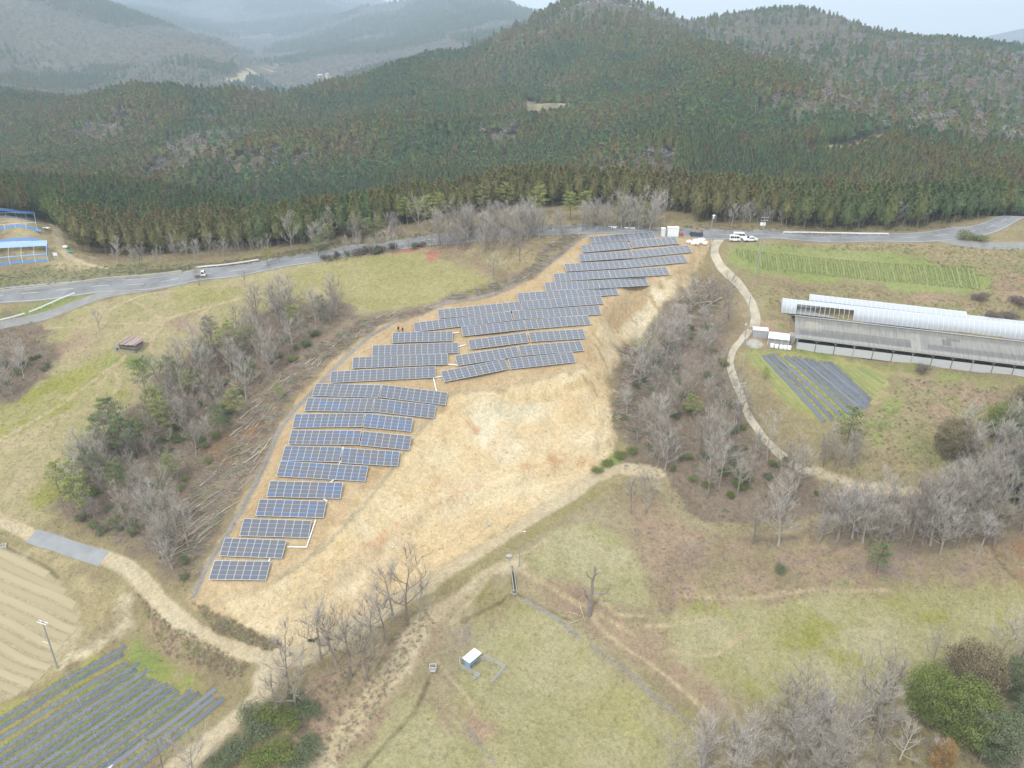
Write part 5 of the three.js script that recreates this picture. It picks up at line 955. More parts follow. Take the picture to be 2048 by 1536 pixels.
const REG = {
  left_wood: [10.5, 'bare grey deciduous tree in the wood left of the solar array'], left_edge: [7, 'bare tree in the thicket at the left edge of the pasture'], top_wood: [10, 'bare tree on the leaf-strewn rise behind the round meadow'], front_wood: [10, 'slim bare tree between the road and the conifer forest'],
  gully: [10.5, 'bare tree in the gully wood between the cut slope and the farm track'], right_wood: [12, 'tall bare tree in the wood above the lower right pasture'], dark_corner: [12, 'bare tree beside the dark evergreens at the right edge'], plot_edge: [7.5, 'bare tree below the mulched plot next to the track'], bottom: [11, 'pale bare tree in the thicket along the bottom right edge'], left_low: [9, 'bare tree at the lower end of the left wood above the lane'], meadow_rim: [6, 'small bare tree between the road and the round meadow'], roadside: [7, 'slim bare tree at the forest foot beyond the right-hand road'], roadside_left: [7, 'slim bare tree at the forest foot beyond the left-hand road'], corner: [8, 'bare tree among the evergreens in the lower right corner'],
};
const crowd = [];
for (const [k, [poly, n]] of Object.entries(TREES.regions)) for (let i = 0; i < n; i++) { const [x, z] = within(poly); if (THIN[k] && i >= n * THIN[k]) { crowd.push([x, z, REG[k][0] * ran(0.55, 0.95)]); continue; } bare(x, z, REG[k][0] * ran(0.7, 1.2), REG[k][1], REG[k][1].replace('bare tree', 'bare trees').replace('deciduous tree', 'trees'), undefined, k === 'left_wood' ? 0.16 : 0.08); }
const singles = ['lone bare tree on the pasture above the rusty shed', 'bare tree standing by the road near the small truck', 'bushy bare tree below the road, left of the meadow', 'bare tree at the lower left rim of the round meadow', 'leafless tree with a dark trunk at the edge of the round meadow', 'tallest bare tree behind the round meadow', 'bare tree just left of the tallest one behind the meadow', 'bare tree beside the red soil behind the meadow', 'small bare tree between the meadow and the red soil'];
TREES.bare.forEach(([x, z, h], i) => { const row = x < 0 && z > -125 && h > 7 && i > 8 && i < 22; bare(x, z, h * (i > 8 ? 1.3 : 1.05), singles[i] ?? (row ? 'bare tree in the row along the dirt road below the array' : z > -112 ? 'bare grey tree in the thicket along the bottom right pasture' : 'solitary leafless tree beside the track in the lower pastures'), singles[i] ? undefined : row ? 'bare trees along the dirt road' : z > -112 ? 'bare trees along the bottom right pasture' : 'solitary bare trees', i % 2); });
{
  const [w, f] = bareTree(10, { spread: 0.7, limbs: 11, low: 0.12, twigs: 6 }); const [x, z, h] = TREES.silver[0], t = thing('bare_tree', 'pale silvery bare tree in front of the round evergreens', 'tree'); turned(t, x, z, 1, h / 10); part('trunk', w, paleBark, t); part('crown', f, paleBark, t);
  const limb = (L, fine, pts, r) => { for (let k = 0; k + 1 < pts.length; k++) L.tube(V(...pts[k]), V(...pts[k + 1]), r * (1 - k / pts.length * 0.7), r * (1 - (k + 1) / pts.length * 0.7), 6, ran(0.85, 1.1)); const e = V(...pts[pts.length - 1]); if (fine) for (let k = 0; k < 14; k++) { const o = e.clone().add(V(ran(-0.3, 0.3), ran(-0.5, 0.1), ran(-0.3, 0.3))); fine.spray(o, dirOf(ran(0, 6.28), ran(0, 1.4)), ran(0.5, 1.3), 0.045, ran(0.8, 1.2)); } };
  const dl = new Leaves(), df = new Leaves(), dw = []; limb(dl, null, [[0, -0.3, 0], [0.1, 2, 0], [0.0, 3.6, 0.1]], 0.5); limb(dl, df, [[0, 3.4, 0.1], [0.3, 5.2, 0.1], [0.25, 7, 0], [0.6, 8.6, 0.1], [0.5, 10, 0]], 0.36); limb(dl, df, [[-0.05, 3.2, 0], [-0.8, 4.4, 0.2], [-0.9, 5.3, 0.2], [-1.3, 5.9, 0.1]], 0.26); limb(dl, df, [[0.2, 4.6, 0.1], [1.4, 4.9, 0.4], [2.7, 5.2, 0.6], [3.4, 5.0, 0.9]], 0.2); limb(dl, df, [[2.6, 5.2, 0.6], [3.1, 6.1, 0.5], [3.2, 7, 0.4]], 0.1); limb(dl, df, [[0.4, 8.2, 0.1], [1.3, 8.6, -0.2], [2, 8.5, -0.4]], 0.13); limb(dl, df, [[0.3, 7.4, 0], [-0.5, 8.3, 0.3], [-0.9, 9.4, 0.4]], 0.13); limb(dl, df, [[0.55, 9, 0.1], [1, 9.8, 0.2]], 0.1); dw.push(dl.geo(), df.geo());
  TREES.dead.forEach(([x2, z2, h2], i) => { const d = thing('dead_tree', i ? 'dead tree with a snapped top at the meadow edge' : 'dead tree with broken limbs standing alone in the pasture', 'tree'); turned(d, x2, z2, i * 2.6, h2 / 10); part('trunk', dw[0], deadBark, d); part('crown', dw[1], twigMats[1], d); });
}
const pines = [pineTree(10), pineTree(10), pineTree(10)];
TREES.pine.forEach(([x, z, h, c], i) => { const [w, f] = pines[i % 3], l = x < -40 && z > -215 ? ['green pine rising from the bare wood left of the array', 'pines in the left wood'] : x > 30 && z > -230 ? ['pine standing among the bare trees on the right side', 'pines on the right side'] : ['bright green young pine in front of the conifer forest', 'young pines before the forest'], t = thing('pine_tree', l[0], 'tree', 0, 0, 0, 0, l[1]); turned(t, x, z, i, h / 8.6); part('trunk', w, pineBark, t); part('crown', f, c ? leafMats.pine1 : leafMats.pine0, t); });
{
  const kinds = [roundTree(10, 5.2, 640, 0.095), roundTree(10, 4.6, 640, 0.09)], names = ['broad dark green evergreen tree in the lower right corner', 'domed brownish evergreen tree', 'blue-green evergreen tree at the right edge', 'slim orange-brown conifer in the lower right corner'];
  const own = ['domed reddish-brown evergreen tree beside the lower right pasture', 'broad green evergreen tree, left of the pair in the lower right corner', 'broad green evergreen tree, right of the pair in the lower right corner', 'blue-green evergreen tree at the bottom right corner', 'slim orange-brown tree in front of the evergreens', 'brown-green evergreen tree between the weedy slope and the right wood', 'green evergreen tree above the right wood', 'dark evergreen tree cut by the right edge above the wood', 'small dark evergreen behind the reddish dome', 'low dark evergreen at the right edge of the corner', 'tall dark evergreen at the right edge beside the bare wood', 'brownish evergreen at the right edge below the barn'];
  TREES.evergreen.forEach(([x, z, h, r, c], i) => { const [w, f] = kinds[i % 2], t = thing('evergreen_tree', own[i], 'tree'); turned(t, x, z, i * 1.3, h / 10); t.scale.set(r / 5, h / 10, r / 5); part('trunk', w, pineBark, t); part('crown', f, leafMats.ever[c], t); });
}
const bushes = [bushOf(300, 0.03), bushOf(300, 0.028), bushOf(320, 0.03)];
function bush(x, z, h, r, c, label, group) { const [w, f] = pick(bushes), t = thing('bush', label, 'bush', 0, 0, 0, 0, group); turned(t, x, z, ran(0, 6.28), 1, 0.1); t.scale.set(r, h, r); part('stems', w, barkMats[1], t); part('foliage', f, leafMats.ever[c], t); }
TREES.bush.forEach(([x, z, h, r, c], i) => bush(x, z, h, r, c, i < 6 ? 'dense evergreen bush in the clump at the bottom by the dirt road' : i < 10 ? 'low green bush at the foot of the cut slope' : i < 12 ? 'rounded yellow-green bush on the road junction island' : ['purple-brown bush against the long barn', 'small dark bush on the leaf litter slope', 'round yellow-green bush in the left wood'][i - 12] ?? 'grey-brown shrub on the bank behind the greenhouses', i < 6 ? 'bush clump at the bottom' : i < 10 ? 'bushes at the slope foot' : i < 12 ? 'junction bushes' : i > 14 ? 'shrubs behind the greenhouses' : undefined));
for (const [k, [poly, n]] of Object.entries(TREES.under)) for (let i = 0; i < n; i++) { const [x, z] = within(poly); bush(x, z, ran(1.2, 2.8), ran(1, 2.2), k === 'rim' ? pick([5, 5, 2]) : pick([0, 2, 2, 4]), { left: 'dark evergreen undergrowth in the wood left of the array', gully: 'evergreen undergrowth in the gully wood', edge: 'evergreen undergrowth in the left edge thicket', rim: 'brown scrub between the road and the round meadow', low: 'evergreen bush at the lower end of the left wood' }[k], 'undergrowth ' + k); }

function scatter(name, label, geos, mats, list, parent) { // LIST: [kind, matrix, colour]
  const root = parent ?? new THREE.Group(); if (!parent) { root.name = numbered(name); tag(root, label, null, null, 'stuff'); scene.add(root); }
  geos.forEach((g, k) => { const l = list.filter((e) => e[0] === k); if (!l.length) return; const m = shade(new THREE.InstancedMesh(g, mats[k], l.length)); m.name = name + '_mass'; m.userData.kind = 'stuff'; l.forEach((e, i) => { m.setMatrixAt(i, e[1]); if (e[2]) m.setColorAt(i, new THREE.Color(...e[2])); }); root.add(m); });
  return root;
}
const put = (x, y, z, a, s, sy = s, tilt = 0) => new THREE.Matrix4().compose(V(x, y, z), new THREE.Quaternion().setFromEuler(new THREE.Euler(ran(-tilt, tilt), a, ran(-tilt, tilt))), V(s, sy, s));
{ // the smaller trees that fill the woods
  const W = [], F = [], white = leafy([1, 1, 1]), extra = { left_wood: 46, bottom: 10, gully: 0, top_wood: 24, right_wood: 8 };
  for (const [k, n] of Object.entries(extra)) for (let i = 0; i < n; i++) { const [x, z] = within(TREES.regions[k][0]); crowd.push([x, z, REG[k][0] * ran(0.4, 0.75)]); }
  for (const [x, z, h] of crowd) { const k = Math.floor(rnd() * bareKinds.length), m = put(x, ground(x, z), z, ran(0, 6.28), h / 10, h / 10, 0.1), c = ran(0.85, 1.15); W.push([k, m, [0.26 * c, 0.235 * c, 0.21 * c]]); F.push([k, m, [0.40 * c, 0.365 * c, 0.318 * c]]); }
  const root = scatter('leafless_thicket', 'smaller leafless trees filling the woods', bareKinds.map((k) => k[0]), bareKinds.map(() => white), W); scatter('leafless_twigs', null, bareKinds.map((k) => k[1]), bareKinds.map(() => white), F, root);
}
{ // weeds, dead grass and low scrub
  const tuft = (n, up, w) => { const L = new Leaves(); for (let i = 0; i < n; i++) { const d = dirOf(ran(0, 6.28), ran(up, 1.5)); L.spray(V(ran(-0.3, 0.3), -0.05, ran(-0.3, 0.3)), d, ran(0.5, 1), w * ran(0.6, 1.2), ran(0.75, 1.25)); } return L.geo(); };
  const shrub = (() => { const L = new Leaves(); for (let i = 0; i < 60; i++) { const d = dirOf(ran(0, 6.28), ran(0.1, 1.4)); const o = V(ran(-0.25, 0.25), 0, ran(-0.25, 0.25)).addScaledVector(d, ran(0, 0.6)); L.spray(o, d.add(V(ran(-0.4, 0.4), ran(-0.2, 0.4), ran(-0.4, 0.4))).normalize(), ran(0.3, 0.6), 0.035, ran(0.75, 1.25)); } return L.geo(); })();
  const leafs = (() => { const L = new Leaves(); tuftOf(L, V(0, 0.25, 0), 0.5, 0.35, 36, 0.11, 0.5); return L.geo(); })();
  const geos = [tuft(26, 0.5, 0.09), shrub, leafs, tuft(18, 0.2, 0.14)], white = leafy([1, 1, 1]), list = [];
  const hue = { bankr: [[0.26, 0.22, 0.12], [0.17, 0.17, 0.07], [0.22, 0.17, 0.12], [0.14, 0.16, 0.05]], vergel: [[0.22, 0.20, 0.10], [0.14, 0.15, 0.06], [0.2, 0.16, 0.11]], verger: [[0.22, 0.19, 0.10], [0.12, 0.13, 0.055], [0.18, 0.15, 0.10]], vergec: [[0.22, 0.19, 0.13], [0.17, 0.16, 0.08]], bankl: [[0.14, 0.15, 0.07], [0.18, 0.16, 0.10], [0.11, 0.13, 0.06]], rightlow: [[0.24, 0.20, 0.13], [0.19, 0.165, 0.12], [0.14, 0.16, 0.06]], gullyf: [[0.23, 0.20, 0.16], [0.19, 0.165, 0.13], [0.15, 0.15, 0.07]], leftf: [[0.22, 0.19, 0.15], [0.17, 0.15, 0.11], [0.13, 0.14, 0.06]], litter: [[0.28, 0.235, 0.18], [0.25, 0.20, 0.165]], banks: [[0.27, 0.23, 0.14], [0.22, 0.20, 0.10], [0.2, 0.165, 0.12]], road: [[0.27, 0.23, 0.14], [0.22, 0.20, 0.10], [0.2, 0.165, 0.12]], bankc: [[0.27, 0.23, 0.15], [0.23, 0.2, 0.12], [0.2, 0.17, 0.13]], straw: [[0.34, 0.29, 0.17], [0.29, 0.25, 0.14]], edge: [[0.2, 0.175, 0.14], [0.15, 0.15, 0.08]] };
  for (const [k, [poly, n]] of Object.entries(TREES.weeds)) for (let i = 0; i < n; i++) { const [x, z] = within(poly || CLEAR[1]), c = pick(hue[k] ?? hue.gullyf), kind = k === 'straw' ? 0 : Math.floor(rnd() * 4), s = ran(0.3, 0.85) * (k.startsWith('verge') ? 1.5 : 1); list.push([kind, put(x, ground(x, z), z, ran(0, 6.28), s * (kind === 1 ? 1.5 : 1), s * ran(0.6, 1.1)), c.map((v) => v * ran(1.15, 1.7))]); }
  scatter('weeds', 'dead grass, weeds and low scrub on the banks and wood floors', geos, geos.map(() => white), list);
  // felled branches
  const heap = () => { const L = new Leaves(), a0 = ran(0, 3.1); for (let i = 0; i < 26; i++) { const a = a0 + ran(-0.7, 0.7); L.spray(V(ran(-0.9, 0.9), ran(0.02, 0.45), ran(-0.9, 0.9)), dirOf(a, ran(-0.08, 0.3)), ran(0.7, 2.2), ran(0.03, 0.08), ran(0.7, 1.3)); } return L.geo(); };
  const hg = [heap(), heap(), heap()], bl = [];
  for (const [poly, n] of Object.values(TREES.brush)) for (let i = 0; i < n; i++) { const [x, z] = within(poly), c = pick([[0.40, 0.355, 0.29], [0.35, 0.31, 0.255], [0.31, 0.275, 0.225], [0.28, 0.215, 0.145], [0.25, 0.23, 0.145]]); bl.push([i % 3, put(x, ground(x, z), z, ran(-0.5, 0.9), ran(0.7, 1.5), ran(0.7, 1.3), 0.2), c.map((v) => v * ran(0.85, 1.15))]); }
  scatter('brushwood', 'cut branches and brushwood strewn along the felled strip', hg, hg.map(() => white), bl);
}
{ // grass tufts over the pastures, stones over the cutting
  const tuft = () => { const L = new Leaves(); for (let i = 0; i < 7; i++) L.spray(V(ran(-0.2, 0.2), -0.03, ran(-0.2, 0.2)), dirOf(ran(0, 6.28), ran(0.2, 1.2)), ran(0.15, 0.36), ran(0.05, 0.11), ran(0.8, 1.2)); return L.geo(); };
  const white = leafy([1, 1, 1]), gl = [], sl = [], bare_ = ['sand', 'soil', 'tilth', 'yard'].flatMap((k) => PATCHES.filter((p) => p[0] === k).map((p) => p[2])), soilAt = (x, z) => { const i = clamp(Math.floor((x - TX0) / TW * TN), 0, TN - 1), j = clamp(Math.floor((TZ1 - z) / TH * TN), 0, TN - 1), k = (j * TN + i) * 3; return [plan[k] / LIGHT, plan[k + 1] / LIGHT, plan[k + 2] / LIGHT]; };
  for (let n = 0; n < 90000; n++) { const x = ran(-170, 170), z = ran(-285, -78); if (Math.abs(x) > -z * 0.72 + 12) continue; const k = (Math.floor(z) - GZ0) * GW + Math.floor(x) - GX0; const open = bare_.some((p) => inside(p, x, z)); if (!open && calm[k] > 0.25) continue; const c = soilAt(x, z);
    if (open) { if (rnd() < 0.55 && calm[k] < 0.3) { const s = Math.pow(rnd(), 3) * 0.32 + 0.05, q = ran(0.85, 1.25); sl.push([0, put(x, ground(x, z), z, ran(0, 6), s, s * ran(0.4, 0.8), 0.4), c.map((v) => Math.min(0.72, v * q))]); } continue; }
    const q = ran(0.65, 1.4), w = ran(-0.12, 0.12); gl.push([n % 3, put(x, ground(x, z), z, ran(0, 6), ran(0.6, 1.5), ran(0.4, 1)), [c[0] * q * (1 + w), c[1] * q, c[2] * q * (1 - w)]]); }
  const gg = [tuft(), tuft(), tuft()]; scatter('grass', 'short dry grass tufts over the pastures', gg, gg.map(() => white), gl); scatter('stones', 'small stones scattered over the sandy cutting', [new THREE.IcosahedronGeometry(1, 0)], [paint([1, 1, 1], 0.95)], sl);
}
{ // felled trunks
  const log = () => { const L = new Leaves(); let a = V(0, 0, -0.5); for (let k = 0; k < 5; k++) { const b = V(ran(-0.03, 0.03), ran(-0.01, 0.03), -0.5 + (k + 1) / 5); L.tube(a, b, 0.032 * (1 - k * 0.14), 0.032 * (1 - (k + 1) * 0.14), 6, ran(0.9, 1.1)); a = b; } return L.geo(); }, lg = [log(), log(), log()], lm = [leafy([0.43, 0.385, 0.31]), leafy([0.35, 0.31, 0.255]), leafy([0.50, 0.45, 0.36])];
  const lay_ = (x, z, a, len, label, group, m = pick(lm), fat = 1) => { const t = part('felled_trunk', pick(lg), m, scene); t.name = numbered('felled_trunk'); tag(t, label, 'log', group); const dx = Math.sin(a) * len / 2, dz = Math.cos(a) * len / 2, y0 = ground(x - dx, z - dz), y1 = ground(x + dx, z + dz); t.position.set(x, (y0 + y1) / 2 + 0.22, z); t.rotation.set(-Math.atan2(y1 - y0, len), a, 0, 'YXZ'); t.scale.set(len * 0.9 / Math.sqrt(len / 4) * fat, len * 0.9 / Math.sqrt(len / 4) * fat, len); };
  const [pl] = TREES.brush.left, [pg] = TREES.brush.gully, [pt] = TREES.brush.top;
  for (let i = 0; i < 95; i++) { const [x, z] = within(pl); lay_(x, z, ran(-1.2, -0.2) + Math.PI, ran(2, 6.5), 'pale felled trunk in the brushwood strip left of the solar array', 'felled trunks left of the array'); }
  for (let i = 0; i < 42; i++) { const [x, z] = within(pg); lay_(x, z, ran(-1.6, -0.1), ran(2, 7), 'felled trunk in the brushy gully right of the cut slope', 'felled trunks in the gully'); }
  for (let i = 0; i < 26; i++) { const [x, z] = within(pt); lay_(x, z, ran(-1.5, -0.6), ran(1.5, 4.5), 'felled trunk along the upper left rim of the array', 'felled trunks along the upper rim'); }
  LOGS.forEach(([a, b], i) => lay_((a[0] + b[0]) / 2, (a[1] + b[1]) / 2, Math.atan2(b[0] - a[0], b[1] - a[1]), Math.hypot(b[0] - a[0], b[1] - a[1]), 'bleached fallen limb at the foot of the lone dead tree', 'bleached limbs under the dead tree', lm[2], 0.7));
}
console.log('near plants done');
{ // the conifer forest
  const nearK = [conifer(13, 2.9, 0.18, 900, 0.6), conifer(13.5, 3.2, 0.22, 900, 0.62), conifer(12.5, 2.7, 0.28, 800, 0.58)], farK = [conifer(13, 3.1, 0.2, 260, 1.0), conifer(13.5, 3.4, 0.25, 260, 1.05)];
  const puff = (() => { const L = new Leaves(); tuftOf(L, V(0, 6.2, 0), 3.4, 3, 90, 0.5, 0.2); L.tube(V(0, 0, 0), V(0, 5, 0), 0.2, 0.1, 3, 0.9); return L.geo(); })();
  const roadZ = smoothLine(ROADS.main, 4), edge = (x) => { let b = roadZ[0]; for (const p of roadZ) if (Math.abs(p[0] - x) < Math.abs(b[0] - x)) b = p; return b[1] - 4; };
  const greens = [[0.108, 0.148, 0.060], [0.122, 0.158, 0.058], [0.145, 0.168, 0.058], [0.165, 0.172, 0.058], [0.180, 0.172, 0.062], [0.188, 0.170, 0.068]];
  const hueAt = (x, z) => { // stands of one tone run together; trees on the road side of a fixed line are browner
    const t = clamp((fbm(x / 60 + 5, z / 60, 4) - 0.5) * 2.4 + (z > -405 ? 0.62 : 0.4) + ran(-0.12, 0.12)) * (greens.length - 1), k = Math.min(greens.length - 2, Math.floor(t)), f = t - k;
    return greens[k].map((v, q) => mix(v, greens[k + 1][q], f)); };
  const greys = [[0.225, 0.20, 0.168], [0.20, 0.182, 0.15], [0.17, 0.168, 0.115], [0.245, 0.22, 0.188]];
  const all = [], far = [], brown = [];
  const clear = (x, z) => CLEAR.some((p) => inside(p, x, z)) || FARFIELD.some((p) => inside(p, x, z));
  for (let z = -250; z > -1650;) {
    const step = z > -480 ? 4.2 : z > -900 ? 4.9 : 7; z -= step; const half = -z * 0.80 + 30;
    for (let x = -half; x < half; x += step) {
      const X = x + ran(-0.42, 0.42) * step, Z = z + ran(-0.42, 0.42) * step;
      if (Z > -330 && Math.abs(X) < 230) { const e = edge(X), gap = X > -50 && X < 60 ? 20 : X > 60 && X < 90 ? 5 : 2.5; if (Z > e - gap) continue; }
      if (clear(X, Z)) continue;
      const bw = BROWNWOOD.some((p) => inside(p, X, Z)) || (Z < -1000 && fbm(X / 160, Z / 160, 2) > 0.45) || (Z < -420 && fbm(X / 75 + 9, Z / 75 + 4, 3) > 0.66);
      if (bw && rnd() < 0.86) { if (rnd() < (Z > -900 ? 0.55 : 0.9)) brown.push([X, Z]); continue; }
      if (Z > -480) all.push([X, Z]); else far.push([X, Z]);
    }
  }
  for (let z = -1650; z > -5600;) { const step = z > -3000 ? 14 : 22; z -= step; const half = -z * 0.75; for (let x = -half; x < half; x += step) { const X = x + ran(-7, 7), Z = z + ran(-7, 7); if (clear(X, Z)) continue; (fbm(X / 260, Z / 260, 2) > 0.52 ? far : brown).push([X, Z, z > -3000 ? 1.7 : 2.2]); } }
  all.sort((a, b) => b[1] - a[1]);
  const mats = greens.map((c) => leafy(c)), trunkM = leafy([0.20, 0.165, 0.13]);
  const seen = all.filter(([x, z]) => Math.abs(x) < -z * 0.62), own = new Set();
  // the front rows, tree by tree
  const cells = {}; for (const e of seen) { const k = Math.round(e[0] / 2.2); cells[k] = (cells[k] ?? 0) + 1; if (cells[k] <= 2 && own.size < 300) own.add(e); }
  for (const [x, z] of own) { const left = x < -60, [w, f] = pick(nearK), t = thing('conifer', left ? 'conifer in the front row of the forest left of the array' : x < 60 ? 'conifer in the front row of the forest behind the array' : 'conifer in the front row of the forest behind the right-hand road', 'tree', 0, 0, 0, 0, left ? 'front conifers at the left' : x < 60 ? 'front conifers at the centre' : 'front conifers at the right'); turned(t, x, z, ran(0, 6.28), ran(0.75, 1.12)); part('trunk', w, trunkM, t); part('crown', f, mats[Math.round(clamp((fbm(x / 60 + 5, z / 60, 4) - 0.5) * 2.4 + 0.62 + ran(-0.25, 0.25)) * 5)], t); }
  const white = leafy([1, 1, 1]), L = [], T = [], Fl = [], B = [];
  for (const e of all) if (!own.has(e)) { const [x, z] = e, k = Math.floor(rnd() * 3), m = put(x, ground(x, z), z, ran(0, 6.28), ran(0.75, 1.2), ran(0.78, 1.12), 0.03), c = hueAt(x, z); L.push([k, m, c.map((v) => v * ran(0.82, 1.2))]); T.push([0, m]); }
  for (const [x, z, s = 1] of far) Fl.push([Math.floor(rnd() * 2), put(x, ground(x, z), z, ran(0, 6.28), ran(0.75, 1.25) * s, ran(0.76, 1.12) * s), hueAt(x, z).map((v) => v * ran(0.82, 1.2))]);
  for (const [x, z, s = 1] of brown) B.push([0, put(x, ground(x, z), z, ran(0, 6.28), ran(0.7, 1.15) * s, ran(0.65, 1.05) * s), pick(greys).map((v) => v * ran(0.8, 1.2))]);
  const forest = scatter('conifer_forest', 'conifer plantation forest covering the hills behind the road', nearK.map((k) => k[1]), [white, white, white], L);
  scatter('conifer_trunks', null, [nearK[0][0]], [trunkM], T, forest); scatter('conifer_forest', null, farK.map((k) => k[1]), [white, white], Fl, forest);
  scatter('leafless_forest', 'grey-brown leafless woodland on the far mountainsides', [puff], [white], B);
  console.log('forest', all.length, far.length, brown.length);
}

{ // open land among the far woods: fields in the valley, a felled slope, a forest road
  const drape = (poly, step) => { const [a, b, c, d] = bounds(poly), p = [], idx = [], id = new Map(), at_ = (i, j) => { const k = i + '_' + j; if (!id.has(k)) { const x = a + i * step, z = c + j * step; id.set(k, p.length / 3); p.push(x, ground(x, z) + 0.5, z); } return id.get(k); }; for (let i = 0; a + i * step < b; i++) for (let j = 0; c + j * step < d; j++) if (inside(poly, a + (i + 0.5) * step, c + (j + 0.5) * step)) { const q = [at_(i, j), at_(i, j + 1), at_(i + 1, j + 1), at_(i + 1, j)]; idx.push(q[0], q[1], q[2], q[0], q[2], q[3]); } const g = new THREE.BufferGeometry(); g.setAttribute('position', new THREE.Float32BufferAttribute(p, 3)); g.setAttribute('uv1', new THREE.Float32BufferAttribute(p.flatMap((v, k) => (k % 3 === 1 ? [] : [v / 40])), 2)); g.setIndex(idx); g.computeVertexNormals(); return g; };
  const tan = new THREE.MeshStandardMaterial({ map: speckle([0.40, 0.35, 0.22], 0.5, 7, 41), roughness: 1 }), scrub = new THREE.MeshStandardMaterial({ map: speckle([0.19, 0.165, 0.10], 1.0, 9, 42), roughness: 1 });
  [[FARFIELD[0], 8, tan, 'pale fields winding through the far valley'], [FARFIELD[1], 14, tan, 'dry fields around the distant village'], [FARFIELD[2], 8, tan, 'pale open ground at the foot of the far mountain'], [CLEAR[1], 3, scrub, 'felled slope with dry grass among the conifers on the right'], [CLEAR[2], 3, scrub, 'small clearing in the forest below the peak']].forEach(([p, s, m, l]) => structure('open_land', drape(p, s), m, l));
  SITE.farhouses.forEach(([x, z], i) => { const t = thing('farmhouse', ['leftmost white-roofed building in the far valley', 'second white-roofed building in the far valley', 'long white-roofed building, right of the three in the far valley', 'pale building at the foot of the far mountain', 'pale building, right of the two below the far mountain', 'leftmost house of the distant village', 'rightmost house of the distant village', 'middle house of the distant village'][i], 'house', x, ground(x, z), z, i * 0.4, 'far houses'), w = i > 4 ? 22 : 15, d = 9, roof = new THREE.ExtrudeGeometry(new THREE.Shape([[-d / 2 - 0.6, 0], [d / 2 + 0.6, 0], [0, 2.6]].map(([p, q]) => new THREE.Vector2(p, q))), { depth: w + 1, bevelEnabled: false }).rotateY(Math.PI / 2).translate(-w / 2 - 0.5, 4.4, 0); part('wall', box(w, 5.4, d, 0, 1.8, 0), paint([0.6, 0.58, 0.54], 0.9), t); part('roof', roof, paint(i > 4 ? [0.32, 0.33, 0.36] : [0.72, 0.74, 0.76], 0.6), t); for (let k = 0; k < 3; k++) part('window', box(1.8, 1.3, 0.06, (k - 1) * w / 3.4, 2.4, d / 2 + 0.02), paint([0.05, 0.06, 0.07], 0.2), t); });
}

// ---- solar tables
{
  const glass = [[0.078, 0.090, 0.118], [0.084, 0.094, 0.118], [0.074, 0.092, 0.130], [0.094, 0.096, 0.104], [0.062, 0.100, 0.185]].map((c) => new THREE.MeshPhysicalMaterial({ color: new THREE.Color(...c), roughness: 0.25, clearcoat: 1, clearcoatRoughness: 0.08 }));
  const rail = paint([0.55, 0.56, 0.57], 0.5, { metalness: 0.3 }), steel = paint([0.42, 0.43, 0.44], 0.5, { metalness: 0.4 });
  const words = ['', 'first', 'second', 'third', 'fourth', 'fifth', 'sixth', 'seventh', 'eighth', 'ninth', 'tenth', 'eleventh', 'twelfth', 'thirteenth', 'fourteenth', 'fifteenth', 'sixteenth', 'seventeenth', 'eighteenth', 'nineteenth', 'twentieth', 'twenty-first', 'twenty-second', 'twenty-third', 'topmost'];
  const shared = {}, postG = cyl(0.05, 0.05, 1, 6);
  for (const [x0, z0, y0, x1, z1, y1, row, side] of TABLES) {
    const a = V(x0, y0, z0), b = V(x1, y1, z1), along = b.clone().sub(a), L = along.length(); along.normalize();
    const cols = Math.max(4, Math.round(L / 1.69)), cw = L / cols, flat = V(along.x, 0, along.z).normalize(), back = V(flat.z, 0, -flat.x), tilt = (row < 12 ? 24 : side === 'far left' ? 20 : 17.5) * Math.PI / 180;
    const up = back.clone().multiplyScalar(Math.cos(tilt)).add(V(0, Math.sin(tilt), 0)), nrm = along.clone().cross(up).normalize(); up.crossVectors(nrm, along);
    const t = thing('solar_table', `solar panel table, ${words[row]} row up${side ? `, ${side} one in its row` : ''} of the hillside array`, 'solar panel', 0, 0, 0, 0, 'solar tables of the array');
    t.matrixAutoUpdate = true; t.quaternion.setFromRotationMatrix(new THREE.Matrix4().makeBasis(along, nrm, up.clone().negate())); t.position.copy(a);
    const key = cw.toFixed(2); const mg = shared[key] ??= new THREE.BoxGeometry(cw - 0.06, 0.035, 0.985);
    for (let c = 0; c < cols; c++) for (let r = 0; r < 4; r++) { const blue = row > 3 && row < 11 && vnoise(c * 0.45 + r * 0.9 + row * 3, row * 2.7 + r * 0.5) > 0.5; const m = part('module', mg, blue ? glass[rnd() < 0.5 ? 4 : 2] : glass[Math.floor(rnd() * 4)], t); m.position.set((c + 0.5) * cw, 0.02, -(r + 0.5) * 1.02 - 0.03); }
    const f = []; for (let c = 0; c <= cols; c++) f.push(box(0.075, 0.05, 4.12, c * cw, 0.022, -2.07)); for (let r = 0; r <= 4; r++) f.push(box(L + 0.1, 0.048, r % 4 ? 0.03 : 0.08, L / 2, 0.022, -r * 1.02 - 0.03));
    part('frame', merge(f), rail, t);
    part('front_beam', box(L, 0.12, 0.06, L / 2, -0.09, -0.5), steel, t); part('rear_beam', box(L, 0.12, 0.06, L / 2, -0.09, -3.6), steel, t);
    const inv = t.quaternion.clone().invert();
    for (let k = 0; k < Math.max(3, Math.round(cols / 3)); k++) for (const d of [0.5, 3.6]) { const n = Math.max(3, Math.round(cols / 3)), s = (k + 0.5) / n * L, p = a.clone().addScaledVector(along, s).addScaledVector(up, d).addScaledVector(nrm, -0.1), h = p.y - ground(p.x, p.z) + 0.15, m = part('post', postG, steel, t); m.position.set(s, 0, -d).add(V(0, -h, 0).applyQuaternion(inv)); m.quaternion.copy(inv); m.scale.y = h; }
  }
}
